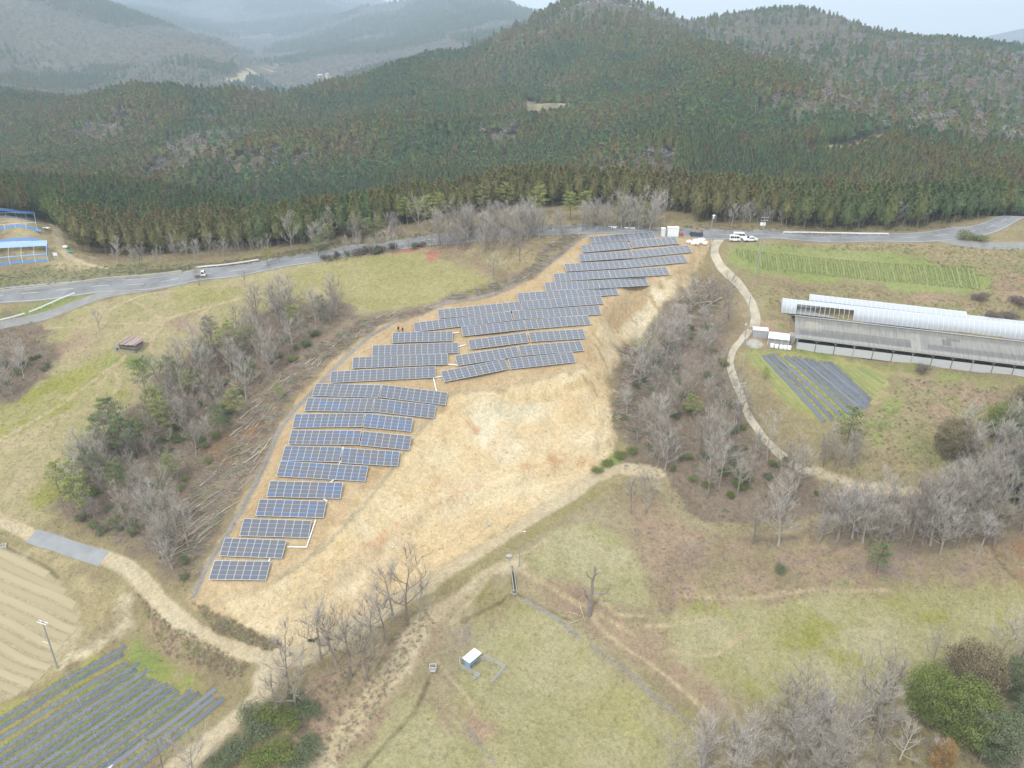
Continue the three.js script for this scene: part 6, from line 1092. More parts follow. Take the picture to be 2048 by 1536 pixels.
const whitePaint = paint([0.80, 0.81, 0.82], 0.6), offWhite = paint([0.66, 0.66, 0.64], 0.7), galv = paint([0.52, 0.53, 0.54], 0.5, { metalness: 0.5 }), dark = paint([0.03, 0.035, 0.04], 0.5), grey = paint([0.33, 0.33, 0.33], 0.8), cement = paint(tone(205, 202, 196), 0.9), blueNet = paint([0.10, 0.27, 0.62], 0.8);
const windowGlass = new THREE.MeshPhysicalMaterial({ color: new THREE.Color(0.02, 0.025, 0.03), roughness: 0.08, clearcoat: 1 }), rubber = paint([0.025, 0.025, 0.027], 0.85);
const at = ([x, z], up = 0) => V(x, ground(x, z) + up, z);
// ---- white cable conduits of the array
SITE.pipes.forEach((pts, i) => { const t = thing('cable_conduit', ['bent white cable conduit beside the second and third rows', 'white cable conduit running down from the long twelfth row', 'short white conduit joining the twelfth row tables', 'short white conduit joining the thirteenth row tables', 'short white conduit joining the fourteenth row tables', 'short white conduit joining the fifteenth row tables', 'short white conduit between the first and second rows', 'short white conduit between the third and fourth rows', 'short white conduit between the fourth and fifth rows', 'short white conduit between the fifth and sixth rows', 'white conduit between the sixth and seventh rows'][i], 'conduit'); for (let k = 0; k + 1 < pts.length; k++) { const a = at(pts[k], 0.3), b = at(pts[k + 1], 0.3); const n = Math.max(1, Math.round(a.distanceTo(b) / 3)); let p = a; for (let q = 1; q <= n; q++) { const s = a.clone().lerp(b, q / n); s.y = ground(s.x, s.z) + 0.3; part('duct', bar(p, s, 0.13, 6), whitePaint, t); p = s; } } });
SITE.whitepipes.forEach(([a, b], i) => tag(Object.assign(part('pipe_bundle', bar(at(a, 0.2), at(b, 0.2), 0.2, 7), whitePaint, scene), { name: numbered('pipe_bundle') }), ['white pipes lying by the fence at the top of the array', 'white pipes nearer the power cabinet at the top', 'shorter white pipe in front of the others'][i], 'pipe'));
// ---- wire fences round the array
for (const [pts, label] of [[SITE.perimeter, 'thin wire fence along the left side of the array'], [SITE.perimeter2, 'thin wire fence along the right side of the array']]) {
  const t = thing('wire_fence', label, 'fence'), line = smoothLine(pts, 2.2), pg = cyl(0.03, 0.03, 1.3, 5), w = [[], [], []];
  line.forEach((p, k) => { const m = part('post', pg, galv, t); m.position.copy(at(p, -0.05)); if (k) [0.35, 0.75, 1.15].forEach((h, q) => w[q].push(bar(at(line[k - 1], h), at(p, h), 0.008, 3))); });
  w.forEach((g) => part('wire', merge(g), galv, t));
}
// ---- power cabinet, fire box, skip, bags
{
  const [a, b] = SITE.cubicle, p = at(a), q = at(b), turn = -Math.atan2(q.z - p.z, q.x - p.x);
  const t = thing('power_cabinet', 'white power cabinet of two blocks at the top of the array', 'cabinet', p.x, p.y - 0.1, p.z, turn), L = p.distanceTo(q);
  const ribs = (w, x0, h) => { for (let k = 0; k < 7; k++) part('door_panel', box(w / 7 - 0.05, h - 0.5, 0.04, x0 + (k + 0.5) * w / 7, h / 2 + 0.1, 0.02), whitePaint, t); };
  part('base', box(L + 0.3, 0.25, 2.6, L / 2, 0.1, -1.2), cement, t); part('block', box(1.25, 2.55, 2.0, 0.7, 1.45, -1.02), offWhite, t); part('block', box(3.6, 2.9, 2.2, L - 1.85, 1.6, -1.12), offWhite, t);
  ribs(3.5, L - 3.6, 2.9); part('roof_cap', box(3.75, 0.12, 2.35, L - 1.85, 3.1, -1.12), whitePaint, t); part('roof_cap', box(1.35, 0.1, 2.1, 0.7, 2.78, -1.02), whitePaint, t); part('louvre', box(0.9, 1.4, 0.06, 1.75, 1.0, -0.6), grey, t); part('link_box', box(0.8, 2.0, 1.0, 1.72, 1.2, -1.2), grey, t);
}
{ const [x, z] = SITE.red, t = thing('fire_box', 'small red fire extinguisher box beside the power cabinet', 'box', x, ground(x, z), z); part('case', box(0.62, 1.0, 0.4, 0, 0.6, 0), paint([0.62, 0.02, 0.02], 0.5), t); part('door', box(0.5, 0.8, 0.03, 0, 0.6, 0.215), paint([0.5, 0.015, 0.015], 0.4), t); part('leg', box(0.08, 0.2, 0.3, -0.24, 0.05, 0), dark, t); part('leg', box(0.08, 0.2, 0.3, 0.24, 0.05, 0), dark, t); }
{
  const p = at(SITE.skip[0]), q = at(SITE.skip[1]), L = p.distanceTo(q), t = thing('skip', 'dark blue-grey skip full of scrap timber by the road', 'skip', p.x, p.y, p.z, -Math.atan2(q.z - p.z, q.x - p.x)), m = paint([0.045, 0.06, 0.085], 0.6);
  part('floor', box(L, 0.1, 1.8, L / 2, 0.1, -0.9), m, t); for (const z of [0, -1.8]) part('side_wall', box(L, 1.4, 0.08, L / 2, 0.75, z), m, t); for (const x of [0, L]) part('end_wall', box(0.08, 1.4, 1.88, x, 0.752, -0.9), m, t); for (let k = 0; k < 5; k++) part('rib', box(0.09, 1.3, 0.08, (k + 0.5) * L / 5, 0.75, 0.07), m, t);
  const wood = thing('scrap_timber', 'pale scrap timber piled in the skip', 'timber', p.x, p.y, p.z, t.rotation.y), wm = [paint(tone(226, 204, 168)), paint(tone(206, 176, 140)), paint(tone(236, 226, 206))]; for (let k = 0; k < 26; k++) { const c = V(ran(0.3, L - 0.3), ran(1.2, 1.7), ran(-1.6, -0.2)), d = dirOf(ran(-0.7, 0.7), ran(-0.2, 0.3)).multiplyScalar(ran(0.4, 1.0)); part('plank', bar(c.clone().sub(d), c.clone().add(d), 0.07, 4), wm[k % 3], wood); }
}
SITE.bags.forEach(([x, z], i) => { const g = new THREE.IcosahedronGeometry(0.8, 2), p = g.attributes.position; for (let k = 0; k < p.count; k++) { const v = V(p.getX(k), p.getY(k), p.getZ(k)), n = 0.8 + 0.35 * vnoise(v.x * 2.4 + i * 7, v.y * 2.4 + v.z * 1.7 + 9); p.setXYZ(k, v.x * n * 1.3, v.y * n * 0.8, v.z * n); } g.computeVertexNormals(); const m = part('sack', g, i % 3 ? paint([0.78, 0.77, 0.74], 0.8) : paint([0.68, 0.64, 0.56], 0.8), scene); m.name = numbered('sack'); m.position.copy(at([x, z], 0.42)); m.rotation.y = i; tag(m, 'white bulging sack in the heap beside the skip', 'sack', 'white sacks beside the skip'); });
// ---- people
{
  const capsule = (p, a, b, ra, rb) => { const ab = b.clone().sub(a), h = clamp(p.clone().sub(a).dot(ab) / ab.lengthSq()); return p.distanceTo(a.clone().addScaledVector(ab, h)) - mix(ra, rb, h); };
  const figure = (bones, region) => { // a coarse blended surface, sampled on rings along the body would lose the arms, so walk a grid of cells and keep the skin between inside and out
    const s = 0.045, nx = 20, ny = 42, nz = 14, f = (i, j, k) => { const p = V((i - nx / 2) * s, j * s - 0.04, (k - nz / 2) * s); let d = 1e9; for (const [a, b, ra, rb] of bones) { const q = capsule(p, a, b, ra, rb), h = clamp(0.5 + 0.5 * (d - q) / 0.05); d = mix(d, q, h) - 0.05 * h * (1 - h); } return d; };
    const val = new Map(), F = (i, j, k) => { const key = (i * 99 + j) * 99 + k; if (!val.has(key)) val.set(key, f(i, j, k)); return val.get(key); }, vert = new Map(), pos = [], col = [], idx = [];
    const cell = (i, j, k) => { const key = (i * 99 + j) * 99 + k; if (vert.has(key)) return vert.get(key); let n = 0; const c = V(0, 0, 0); for (const [a, b] of [[[0, 0, 0], [1, 0, 0]], [[0, 1, 0], [1, 1, 0]], [[0, 0, 1], [1, 0, 1]], [[0, 1, 1], [1, 1, 1]], [[0, 0, 0], [0, 1, 0]], [[1, 0, 0], [1, 1, 0]], [[0, 0, 1], [0, 1, 1]], [[1, 0, 1], [1, 1, 1]], [[0, 0, 0], [0, 0, 1]], [[1, 0, 0], [1, 0, 1]], [[0, 1, 0], [0, 1, 1]], [[1, 1, 0], [1, 1, 1]]]) { const u = F(i + a[0], j + a[1], k + a[2]), v = F(i + b[0], j + b[1], k + b[2]); if ((u < 0) !== (v < 0)) { const t = u / (u - v); c.add(V(i + mix(a[0], b[0], t), j + mix(a[1], b[1], t), k + mix(a[2], b[2], t))); n++; } } c.divideScalar(Math.max(1, n)); const p = V((c.x - nx / 2) * s, c.y * s - 0.04, (c.z - nz / 2) * s), id = pos.length / 3; pos.push(p.x, p.y, p.z); col.push(...region(p)); vert.set(key, id); return id; };
    for (let i = 1; i < nx; i++) for (let j = 1; j < ny; j++) for (let k = 1; k < nz; k++) { const o = F(i, j, k) < 0; const face = (other, q) => { if (o !== (other < 0)) { const [a, b, c, d] = q.map((e) => cell(...e)); if (o) idx.push(a, b, c, a, c, d); else idx.push(a, c, b, a, d, c); } }; face(F(i + 1, j, k), [[i, j - 1, k - 1], [i, j, k - 1], [i, j, k], [i, j - 1, k]]); face(F(i, j + 1, k), [[i - 1, j, k - 1], [i - 1, j, k], [i, j, k], [i, j, k - 1]]); face(F(i, j, k + 1), [[i - 1, j - 1, k], [i, j - 1, k], [i, j, k], [i - 1, j, k]]); }
    const g = new THREE.BufferGeometry(); g.setAttribute('position', new THREE.Float32BufferAttribute(pos, 3)); g.setAttribute('color', new THREE.Float32BufferAttribute(col, 3)); g.setIndex(idx); g.computeVertexNormals(); return g;
  };
  const walker = (stride, armL, armR) => [[V(0, 0.95, 0), V(0, 1.38, 0), 0.15, 0.17], [V(-0.16, 1.4, 0), V(0.16, 1.4, 0), 0.08, 0.08], [V(0, 1.45, 0), V(0, 1.56, 0), 0.06, 0.06], [V(0, 1.62, 0.01), V(0, 1.68, 0), 0.1, 0.1], [V(-0.09, 0.95, 0), V(-0.1 - stride, 0.5, 0.03), 0.1, 0.07], [V(-0.1 - stride, 0.5, 0.03), V(-0.12 - stride * 1.6, 0.06, 0), 0.07, 0.05], [V(0.09, 0.95, 0), V(0.1 + stride, 0.5, 0.03), 0.1, 0.07], [V(0.1 + stride, 0.5, 0.03), V(0.12 + stride * 1.6, 0.06, 0), 0.07, 0.05], [V(-0.12 - stride * 1.6, 0.05, 0), V(-0.12 - stride * 1.6, 0.04, 0.15), 0.05, 0.045], [V(0.12 + stride * 1.6, 0.05, 0), V(0.12 + stride * 1.6, 0.04, 0.15), 0.05, 0.045], [V(-0.2, 1.38, 0), V(-0.27, 1.08, armL), 0.06, 0.05], [V(-0.27, 1.08, armL), V(-0.24, 0.84, armL * 2), 0.048, 0.045], [V(0.2, 1.38, 0), V(0.27, 1.08, armR), 0.06, 0.05], [V(0.27, 1.08, armR), V(0.24, 0.84, armR * 2), 0.048, 0.045]];
  const skin = [0.45, 0.30, 0.22], black = [0.022, 0.02, 0.02];
  const looks = [(p) => (p.y > 1.52 ? (p.z > 0.03 && p.y < 1.68 ? skin : black) : black), (p) => (p.y > 1.52 ? (p.z > 0.03 && p.y < 1.68 ? skin : [0.04, 0.025, 0.02]) : p.y > 1.12 ? [0.06, 0.045, 0.04] : p.y > 0.4 ? [0.075, 0.085, 0.17] : [0.2, 0.17, 0.14])];
  SITE.people.forEach(([x, z], i) => { const t = thing('person', ['person in black clothes standing with legs apart above the panels', 'person in dark top and blue trousers, right of the other person'][i], 'person', x, ground(x, z), z, i ? 0.4 : -0.2), m = new THREE.MeshStandardMaterial({ vertexColors: true, roughness: 0.9 }); part('body', figure(walker(i ? 0 : 0.04, 0.03, i ? 0.1 : -0.02), looks[i]), m, t); });
}
// ---- vehicles: side profile pushed across the width, edges rounded
{
  const hull = (pts, w, bev = 0.06) => { const s = new THREE.Shape(pts.map(([x, y]) => new THREE.Vector2(x, y))); return new THREE.ExtrudeGeometry(s, { depth: w - 2 * bev, bevelThickness: bev, bevelSize: bev, bevelSegments: 2, steps: 1 }).translate(0, 0, -w / 2 + bev); };
  const plate = (pts, z) => new THREE.ExtrudeGeometry(new THREE.Shape(pts.map(([x, y]) => new THREE.Vector2(x, y))), { depth: 0.02, bevelEnabled: false }).translate(0, 0, z - 0.01);
  const carPaint = new THREE.MeshPhysicalMaterial({ color: new THREE.Color(0.8, 0.81, 0.82), roughness: 0.35, clearcoat: 0.8 }), lampW = paint([0.7, 0.72, 0.75], 0.2), lampR = paint([0.45, 0.02, 0.02], 0.3), chrome = paint([0.5, 0.5, 0.5], 0.3, { metalness: 0.8 });
  const wheels = (t, xs, w, r) => { for (const x of xs) for (const s of [-1, 1]) { const m = part('wheel', new THREE.CylinderGeometry(r, r, 0.18, 16).rotateX(Math.PI / 2), rubber, t); m.position.set(x, r, s * (w / 2 - 0.08)); const h = part('rim', new THREE.CylinderGeometry(r * 0.6, r * 0.6, 0.02, 12).rotateX(Math.PI / 2), chrome, m); h.position.z = s * 0.1; } };
  const both = (t, name, pts, w, mat) => { for (const s of [-1, 1]) part(name, plate(pts, s * (w / 2 + 0.004)), mat, t); };
  const front = (t, name, a, b, w, mat) => part(name, bar3(a, b, w), mat, t);
  const bar3 = (a, b, w) => { const dx = b[0] - a[0], dy = b[1] - a[1], l = Math.hypot(dx, dy); return new THREE.BoxGeometry(l, 0.02, w).rotateZ(Math.atan2(dy, dx)).translate((a[0] + b[0]) / 2, (a[1] + b[1]) / 2, 0); };
  const pos = SITE.cars;
  const van = (i, label, L, Hh, w, nose, turn, mat = carPaint) => {
    const t = thing('van', label, 'van', pos[i][0], ground(...pos[i]) + 0.06, pos[i][1], turn), h = L / 2;
    part('body', hull([[-h, 0.28], [h - 0.05, 0.28], [h, 0.5], [h - nose * 0.25, 0.95], [h - nose * 0.45, 1.05], [h - nose, Hh - 0.1], [h - nose - 0.15, Hh], [-h + 0.12, Hh], [-h, Hh - 0.25]], w), mat, t);
    const y0 = Hh * 0.56, y1 = Hh - 0.22; both(t, 'side_window', [[h - nose - 0.75, y0], [h - nose * 0.62, y0], [h - nose - 0.02, y1], [h - nose - 0.75, y1]], w, windowGlass); both(t, 'side_window', [[-0.25, y0], [h - nose - 0.85, y0], [h - nose - 0.85, y1], [-0.25, y1]], w, windowGlass); both(t, 'side_window', [[-h + 0.2, y0], [-0.35, y0], [-0.35, y1], [-h + 0.25, y1]], w, windowGlass);
    front(t, 'windscreen', [h - nose * 0.42, 1.1], [h - nose + 0.02, Hh - 0.12], w - 0.3, windowGlass).position.set(0.06, 0.04, 0); part('rear_window', box(0.02, y1 - y0, w - 0.4, -h - 0.065, (y0 + y1) / 2, 0), windowGlass, t);
    for (const s of [-1, 1]) { part('headlight', box(0.05, 0.16, 0.3, h + 0.04, 0.7, s * (w / 2 - 0.25)), lampW, t); part('tail_light', box(0.04, 0.35, 0.12, -h - 0.06, 0.9, s * (w / 2 - 0.12)), lampR, t); }
    part('bumper', box(0.12, 0.2, w - 0.05, h + 0.02, 0.36, 0), dark, t); wheels(t, [h - 0.62, -h + 0.62], w, 0.28); return t;
  };
  van(0, 'small white box van parked nearest the field, behind the sedan', 3.4, 1.9, 1.48, 0.5, -0.12); van(1, 'larger white van parked behind the small box van', 4.5, 1.95, 1.7, 1.05, -0.2);
  { const t = thing('sedan', 'white sedan parked on the gravel by the farm track', 'car', pos[2][0], ground(...pos[2]) + 0.06, pos[2][1], Math.PI + 0.05), w = 1.7; part('body', hull([[-2.15, 0.3], [2.15, 0.3], [2.2, 0.55], [2.0, 0.75], [1.0, 0.92], [0.3, 1.38], [-0.5, 1.44], [-1.2, 1.32], [-1.9, 0.98], [-2.2, 0.9]], w), carPaint, t); both(t, 'side_window', [[-1.25, 0.93], [-0.2, 0.93], [-0.2, 1.32], [-0.75, 1.33]], w, windowGlass); both(t, 'side_window', [[-0.12, 0.93], [0.85, 0.93], [0.3, 1.3], [-0.12, 1.32]], w, windowGlass); front(t, 'windscreen', [1.0, 0.99], [0.36, 1.41], w - 0.3, windowGlass).position.set(0.05, 0.05, 0); front(t, 'rear_window', [-1.85, 1.06], [-1.25, 1.37], w - 0.3, windowGlass).position.set(-0.05, 0.05, 0); for (const s of [-1, 1]) { part('headlight', box(0.06, 0.14, 0.36, 2.2, 0.66, s * 0.6), lampW, t); part('tail_light', box(0.06, 0.14, 0.34, -2.22, 0.8, s * 0.6), lampR, t); part('door_mirror', box(0.1, 0.12, 0.18, 0.7, 0.98, s * 0.95), carPaint, t); } wheels(t, [1.35, -1.35], w, 0.31); }
  { const t = thing('kei_truck', 'small white flatbed truck driving on the road at the left', 'truck', pos[3][0], ground(...pos[3]) + 0.09, pos[3][1], 0.17), w = 1.45; part('cab', hull([[0.45, 0.35], [1.68, 0.35], [1.7, 0.9], [1.35, 1.7], [0.55, 1.75], [0.45, 1.6]], w), carPaint, t); both(t, 'side_window', [[0.6, 1.02], [1.52, 1.02], [1.28, 1.55], [0.6, 1.58]], w, windowGlass); front(t, 'windscreen', [1.68, 1.05], [1.42, 1.62], w - 0.25, windowGlass).position.set(0.06, 0.02, 0); part('bed_floor', box(1.95, 0.1, w, -0.6, 0.65, 0), grey, t); for (const s of [-1, 1]) part('side_gate', box(1.95, 0.28, 0.04, -0.6, 0.84, s * (w / 2)), galv, t); part('tail_gate', box(0.04, 0.28, w, -1.58, 0.84, 0), galv, t); part('chassis', box(3.1, 0.16, 0.8, 0, 0.48, 0), dark, t); for (const s of [-1, 1]) part('headlight', box(0.04, 0.14, 0.22, 1.73, 0.62, s * 0.55), lampW, t); wheels(t, [1.05, -0.95], w, 0.27); }
}
// ---- utility poles and wires
{
  const pole = paint(tone(190, 192, 190), 0.85), ins = paint([0.75, 0.75, 0.73], 0.3), tops = [];
  const labels = ['concrete utility pole with a lamp hood beside the skip', 'tall utility pole standing below the road beside the green field', 'utility pole with a meter box beside the farm yard', 'utility pole half hidden in the gully wood', 'utility pole with double cross arms between the fields at the left', 'utility pole at the bottom edge over the mulched field', 'slim pole with a small lamp at the top of the lower paddock'];
  SITE.poles.forEach(([[x, z], h], i) => {
    const t = thing('utility_pole', labels[i], 'pole', x, ground(x, z) - 0.2, z, [0.3, 0.15, 0.2, 0.4, -0.35, -0.6, 0.2][i]); part('shaft', cyl(i === 6 ? 0.1 : 0.17, i === 6 ? 0.06 : 0.1, h, 10), pole, t); const y = ground(x, z) - 0.2 + h; tops.push(V(x, y - 0.4, z));
    if (i === 0) { part('lamp_arm', bar(V(0, h - 0.2, 0), V(1.0, h + 0.1, 0), 0.05), galv, t); part('lamp_hood', new THREE.ConeGeometry(0.55, 0.5, 12).translate(0.4, h + 0.25, 0), offWhite, t); part('transformer', cyl(0.3, 0.3, 0.7, 10).translate(0.35, h - 0.9, 0), offWhite, t); return; }
    if (i === 6) { part('lamp_arm', bar(V(0, h - 0.1, 0), V(0.9, h + 0.05, 0.1), 0.04), galv, t); part('lamp_head', box(0.5, 0.12, 0.2, 1.0, h + 0.03, 0.1), offWhite, t); return; }
    const arms = i === 4 || i === 5 ? [[h - 0.3, 0.22], [h - 0.3, -0.22]] : [[h - 0.35, 0.12], [h - 1.2, 0.12]];
    for (const [yy, zz] of arms) { part('cross_arm', box(i === 2 ? 1.4 : 2.2, 0.1, 0.1, 0, yy, zz), i > 3 ? whitePaint : galv, t); for (const s of [-1, 0.0, 1]) if (s || i > 3) part('insulator', cyl(0.06, 0.04, 0.22, 8).translate(s * (i === 2 ? 0.6 : 0.98), yy + 0.05, zz), ins, t); }
    if (i === 4) part('stay_arm', box(1.5, 0.09, 0.09, -0.8, h * 0.55, 0.1), offWhite, t); if (i === 5) for (const s of [-1, 1]) part('cross_arm', box(0.1, 0.1, 1.3, s * 0.95, h - 0.16, 0), whitePaint, t);
    if (i === 2) { part('meter_box', box(0.4, 0.7, 0.3, -0.3, 2.2, 0.1), offWhite, t); part('meter_box', box(0.35, 0.5, 0.25, -0.3, 6.2, 0.1), offWhite, t); }
  });
  const cable = (a, b, sag, label) => { const p = []; for (let k = 0; k <= 20; k++) { const t = k / 20; p.push(V(mix(a.x, b.x, t), mix(a.y, b.y, t) - sag * 4 * t * (1 - t), mix(a.z, b.z, t))); } const m = part('power_line', new THREE.TubeGeometry(new THREE.CatmullRomCurve3(p), 30, 0.009, 4), galv, scene); m.name = numbered('power_line'); tag(m, label, 'cable'); };
  cable(tops[4], tops[5], 0.7, 'power line over the mulched field between the two left poles'); cable(tops[4], V(-125, ground(-125, -135) + 11, -135), 0.8, 'power line leaving the left pole over the tilled field'); cable(tops[1], tops[2], 0.9, 'power line from the tall pole to the farm yard pole'); cable(tops[2], tops[3], 0.8, 'power line from the farm yard pole into the gully'); cable(tops[0], tops[1], 0.8, 'power line from the lamp pole to the tall pole'); cable(tops[3], tops[6], 1.2, 'thin line from the gully pole to the paddock pole');
}
// ---- guard rails, kerb, road signs
SITE.rails.forEach((pts, i) => { const t = thing('guard_rail', ['long white guard rail along the far side of the right-hand road', 'white guard rail beside the road above the truck', 'white guard rail slanting down between road and lane at the left', 'white guard rail at the left edge beside the lane'][i], 'guard rail'), l = smoothLine(pts, 3); l.forEach((p, k) => { part('post', cyl(0.07, 0.07, 0.85, 6), offWhite, t).position.copy(at(p)); if (k) { const a = at(l[k - 1], 0.68), b = at(p, 0.68), d = b.clone().sub(a), g = new THREE.BoxGeometry(0.07, 0.38, d.length() + 0.02).translate(0, 0, d.length() / 2); const m = part('rail', g, whitePaint, t); m.position.copy(a); m.lookAt(b); } }); });
{ const t = thing('retaining_wall', 'low pale concrete retaining wall along the road at the left', 'wall'), l = smoothLine(SITE.kerb, 4); for (let k = 1; k < l.length; k++) { const a = at(l[k - 1]), b = at(l[k]), d = b.clone().sub(a), m = part('wall_block', new THREE.BoxGeometry(0.5, 1.3, d.length() - 0.03).translate(0, 0.15, d.length() / 2), k % 2 ? cement : paint(tone(214, 208, 194), 0.9), t); m.position.copy(a); m.lookAt(b); } }
{ const [x, z] = SITE.sign, t = thing('road_sign', 'blank white notice board on posts beyond the road', 'sign', x, ground(x, z), z, -0.1); part('board', box(1.7, 1.1, 0.06, 0, 2.2, 0.06), whitePaint, t); for (const s of [-1, 1]) part('post', cyl(0.05, 0.05, 2.7, 6).translate(s * 0.6, 0, 0), galv, t); }
{ const [x, z] = SITE.board, t = thing('notice_board', 'small white board on two legs beside the blue nets', 'sign', x, ground(x, z), z, 0.15); part('board', box(1.25, 1.0, 0.06, 0, 1.5, 0.06), whitePaint, t); for (const s of [-1, 1]) part('leg', cyl(0.05, 0.05, 1.6, 6).translate(s * 0.5, 0, 0), whitePaint, t); }
// ---- blue crop nets
for (const [pts, label, hi, full] of [[SITE.net1, 'blue net enclosure on white poles at the upper left edge', 3.2, 0], [SITE.net2, 'lower blue net house on white poles at the left edge', 2.6, 1]]) {
  const t = thing('net_house', label, 'net house'), [a, b, c, d] = pts.map((p) => at(p)), pole = (p, h) => part('pole', bar(p, p.clone().add(V(0, h, 0)), 0.05, 6), whitePaint, t), net = new THREE.MeshStandardMaterial({ color: new THREE.Color(0.13, 0.33, 0.72), roughness: 0.9, transparent: true, opacity: 0.72, side: THREE.DoubleSide }), sheet = (p, q, lo, up, op = net, nm = 'net_panel') => { const g = new THREE.BufferGeometry(), v = []; const n = 10; for (let k = 0; k < n; k++) { const e = p.clone().lerp(q, k / n), f = p.clone().lerp(q, (k + 1) / n); e.y = Math.max(e.y, ground(e.x, e.z)); f.y = Math.max(f.y, ground(f.x, f.z)); const w0 = (hash(k, 3) - 0.5) * 0.15, w1 = (hash(k + 1, 3) - 0.5) * 0.15; v.push(e.x, e.y + lo, e.z + w0, f.x, f.y + lo, f.z + w1, f.x, f.y + up, f.z, e.x, e.y + lo, e.z + w0, f.x, f.y + up, f.z, e.x, e.y + up, e.z); } g.setAttribute('position', new THREE.Float32BufferAttribute(v, 3)); g.computeVertexNormals(); part(nm, g, op, t); };
  for (let k = 0; k <= 5; k++) { pole(a.clone().lerp(b, k / 5), hi); pole(d.clone().lerp(c, k / 5), hi); if (full) part('rafter', bar(a.clone().lerp(b, k / 5).add(V(0, hi, 0)), d.clone().lerp(c, k / 5).add(V(0, hi, 0)), 0.035, 5), whitePaint, t); }
  for (const [p, q] of [[a, b], [d, c], [b, c]]) part('top_rail', bar(p.clone().add(V(0, hi, 0)), q.clone().add(V(0, hi, 0)), 0.045, 5), whitePaint, t);
  sheet(a, b, 0.02, full ? 0.9 : 1.1); sheet(d, c, hi - 1.1, hi); sheet(d, c, 0.02, 0.5); sheet(b, c, 0.02, hi); if (full) sheet(a, b, hi - 0.55, hi);
  if (full) { const g = new THREE.BufferGeometry(), A = d.clone().add(V(0, hi + 0.02, 0)), B = c.clone().add(V(0, hi + 0.02, 0)), C = b.clone().lerp(c, 0.6).add(V(0, hi + 0.02, 0)), D = a.clone().lerp(d, 0.6).add(V(0, hi + 0.02, 0)); g.setAttribute('position', new THREE.Float32BufferAttribute([A, C, B, A, D, C].flatMap((v) => [v.x, v.y, v.z]), 3)); g.computeVertexNormals(); part('roof_net', g, new THREE.MeshStandardMaterial({ color: new THREE.Color(0.35, 0.52, 0.85), roughness: 0.9, transparent: true, opacity: 0.7, side: THREE.DoubleSide }), t); part('curtain', new THREE.BoxGeometry(0.05, 0.4, 0.05), whitePaint, t).position.copy(b); }
}
SITE.tarp.forEach((p, i) => { const g = new THREE.PlaneGeometry(i === 1 ? 2 : 3, 1.6, 8, 6).rotateX(-Math.PI / 2), q = g.attributes.position; for (let k = 0; k < q.count; k++) q.setY(k, Math.max(0.05, 0.5 - Math.hypot(q.getX(k) / 3, q.getZ(k) / 2) * 0.6) * (0.5 + vnoise(q.getX(k) * 2 + i * 5, q.getZ(k) * 2))); g.computeVertexNormals(); const m = part('tarpaulin', g, [offWhite, paint([0.03, 0.32, 0.24], 0.7), offWhite, blueNet][i], scene); m.name = numbered('tarpaulin'); m.position.copy(at(p, 0.06)); m.rotation.y = i; tag(m, ['crumpled white sheet beside the upper blue net', 'crumpled green tarpaulin on the slope below the nets', 'crumpled white sheet above the green tarpaulin', 'bunched blue net at the corner of the upper enclosure'][i], 'tarpaulin'); });
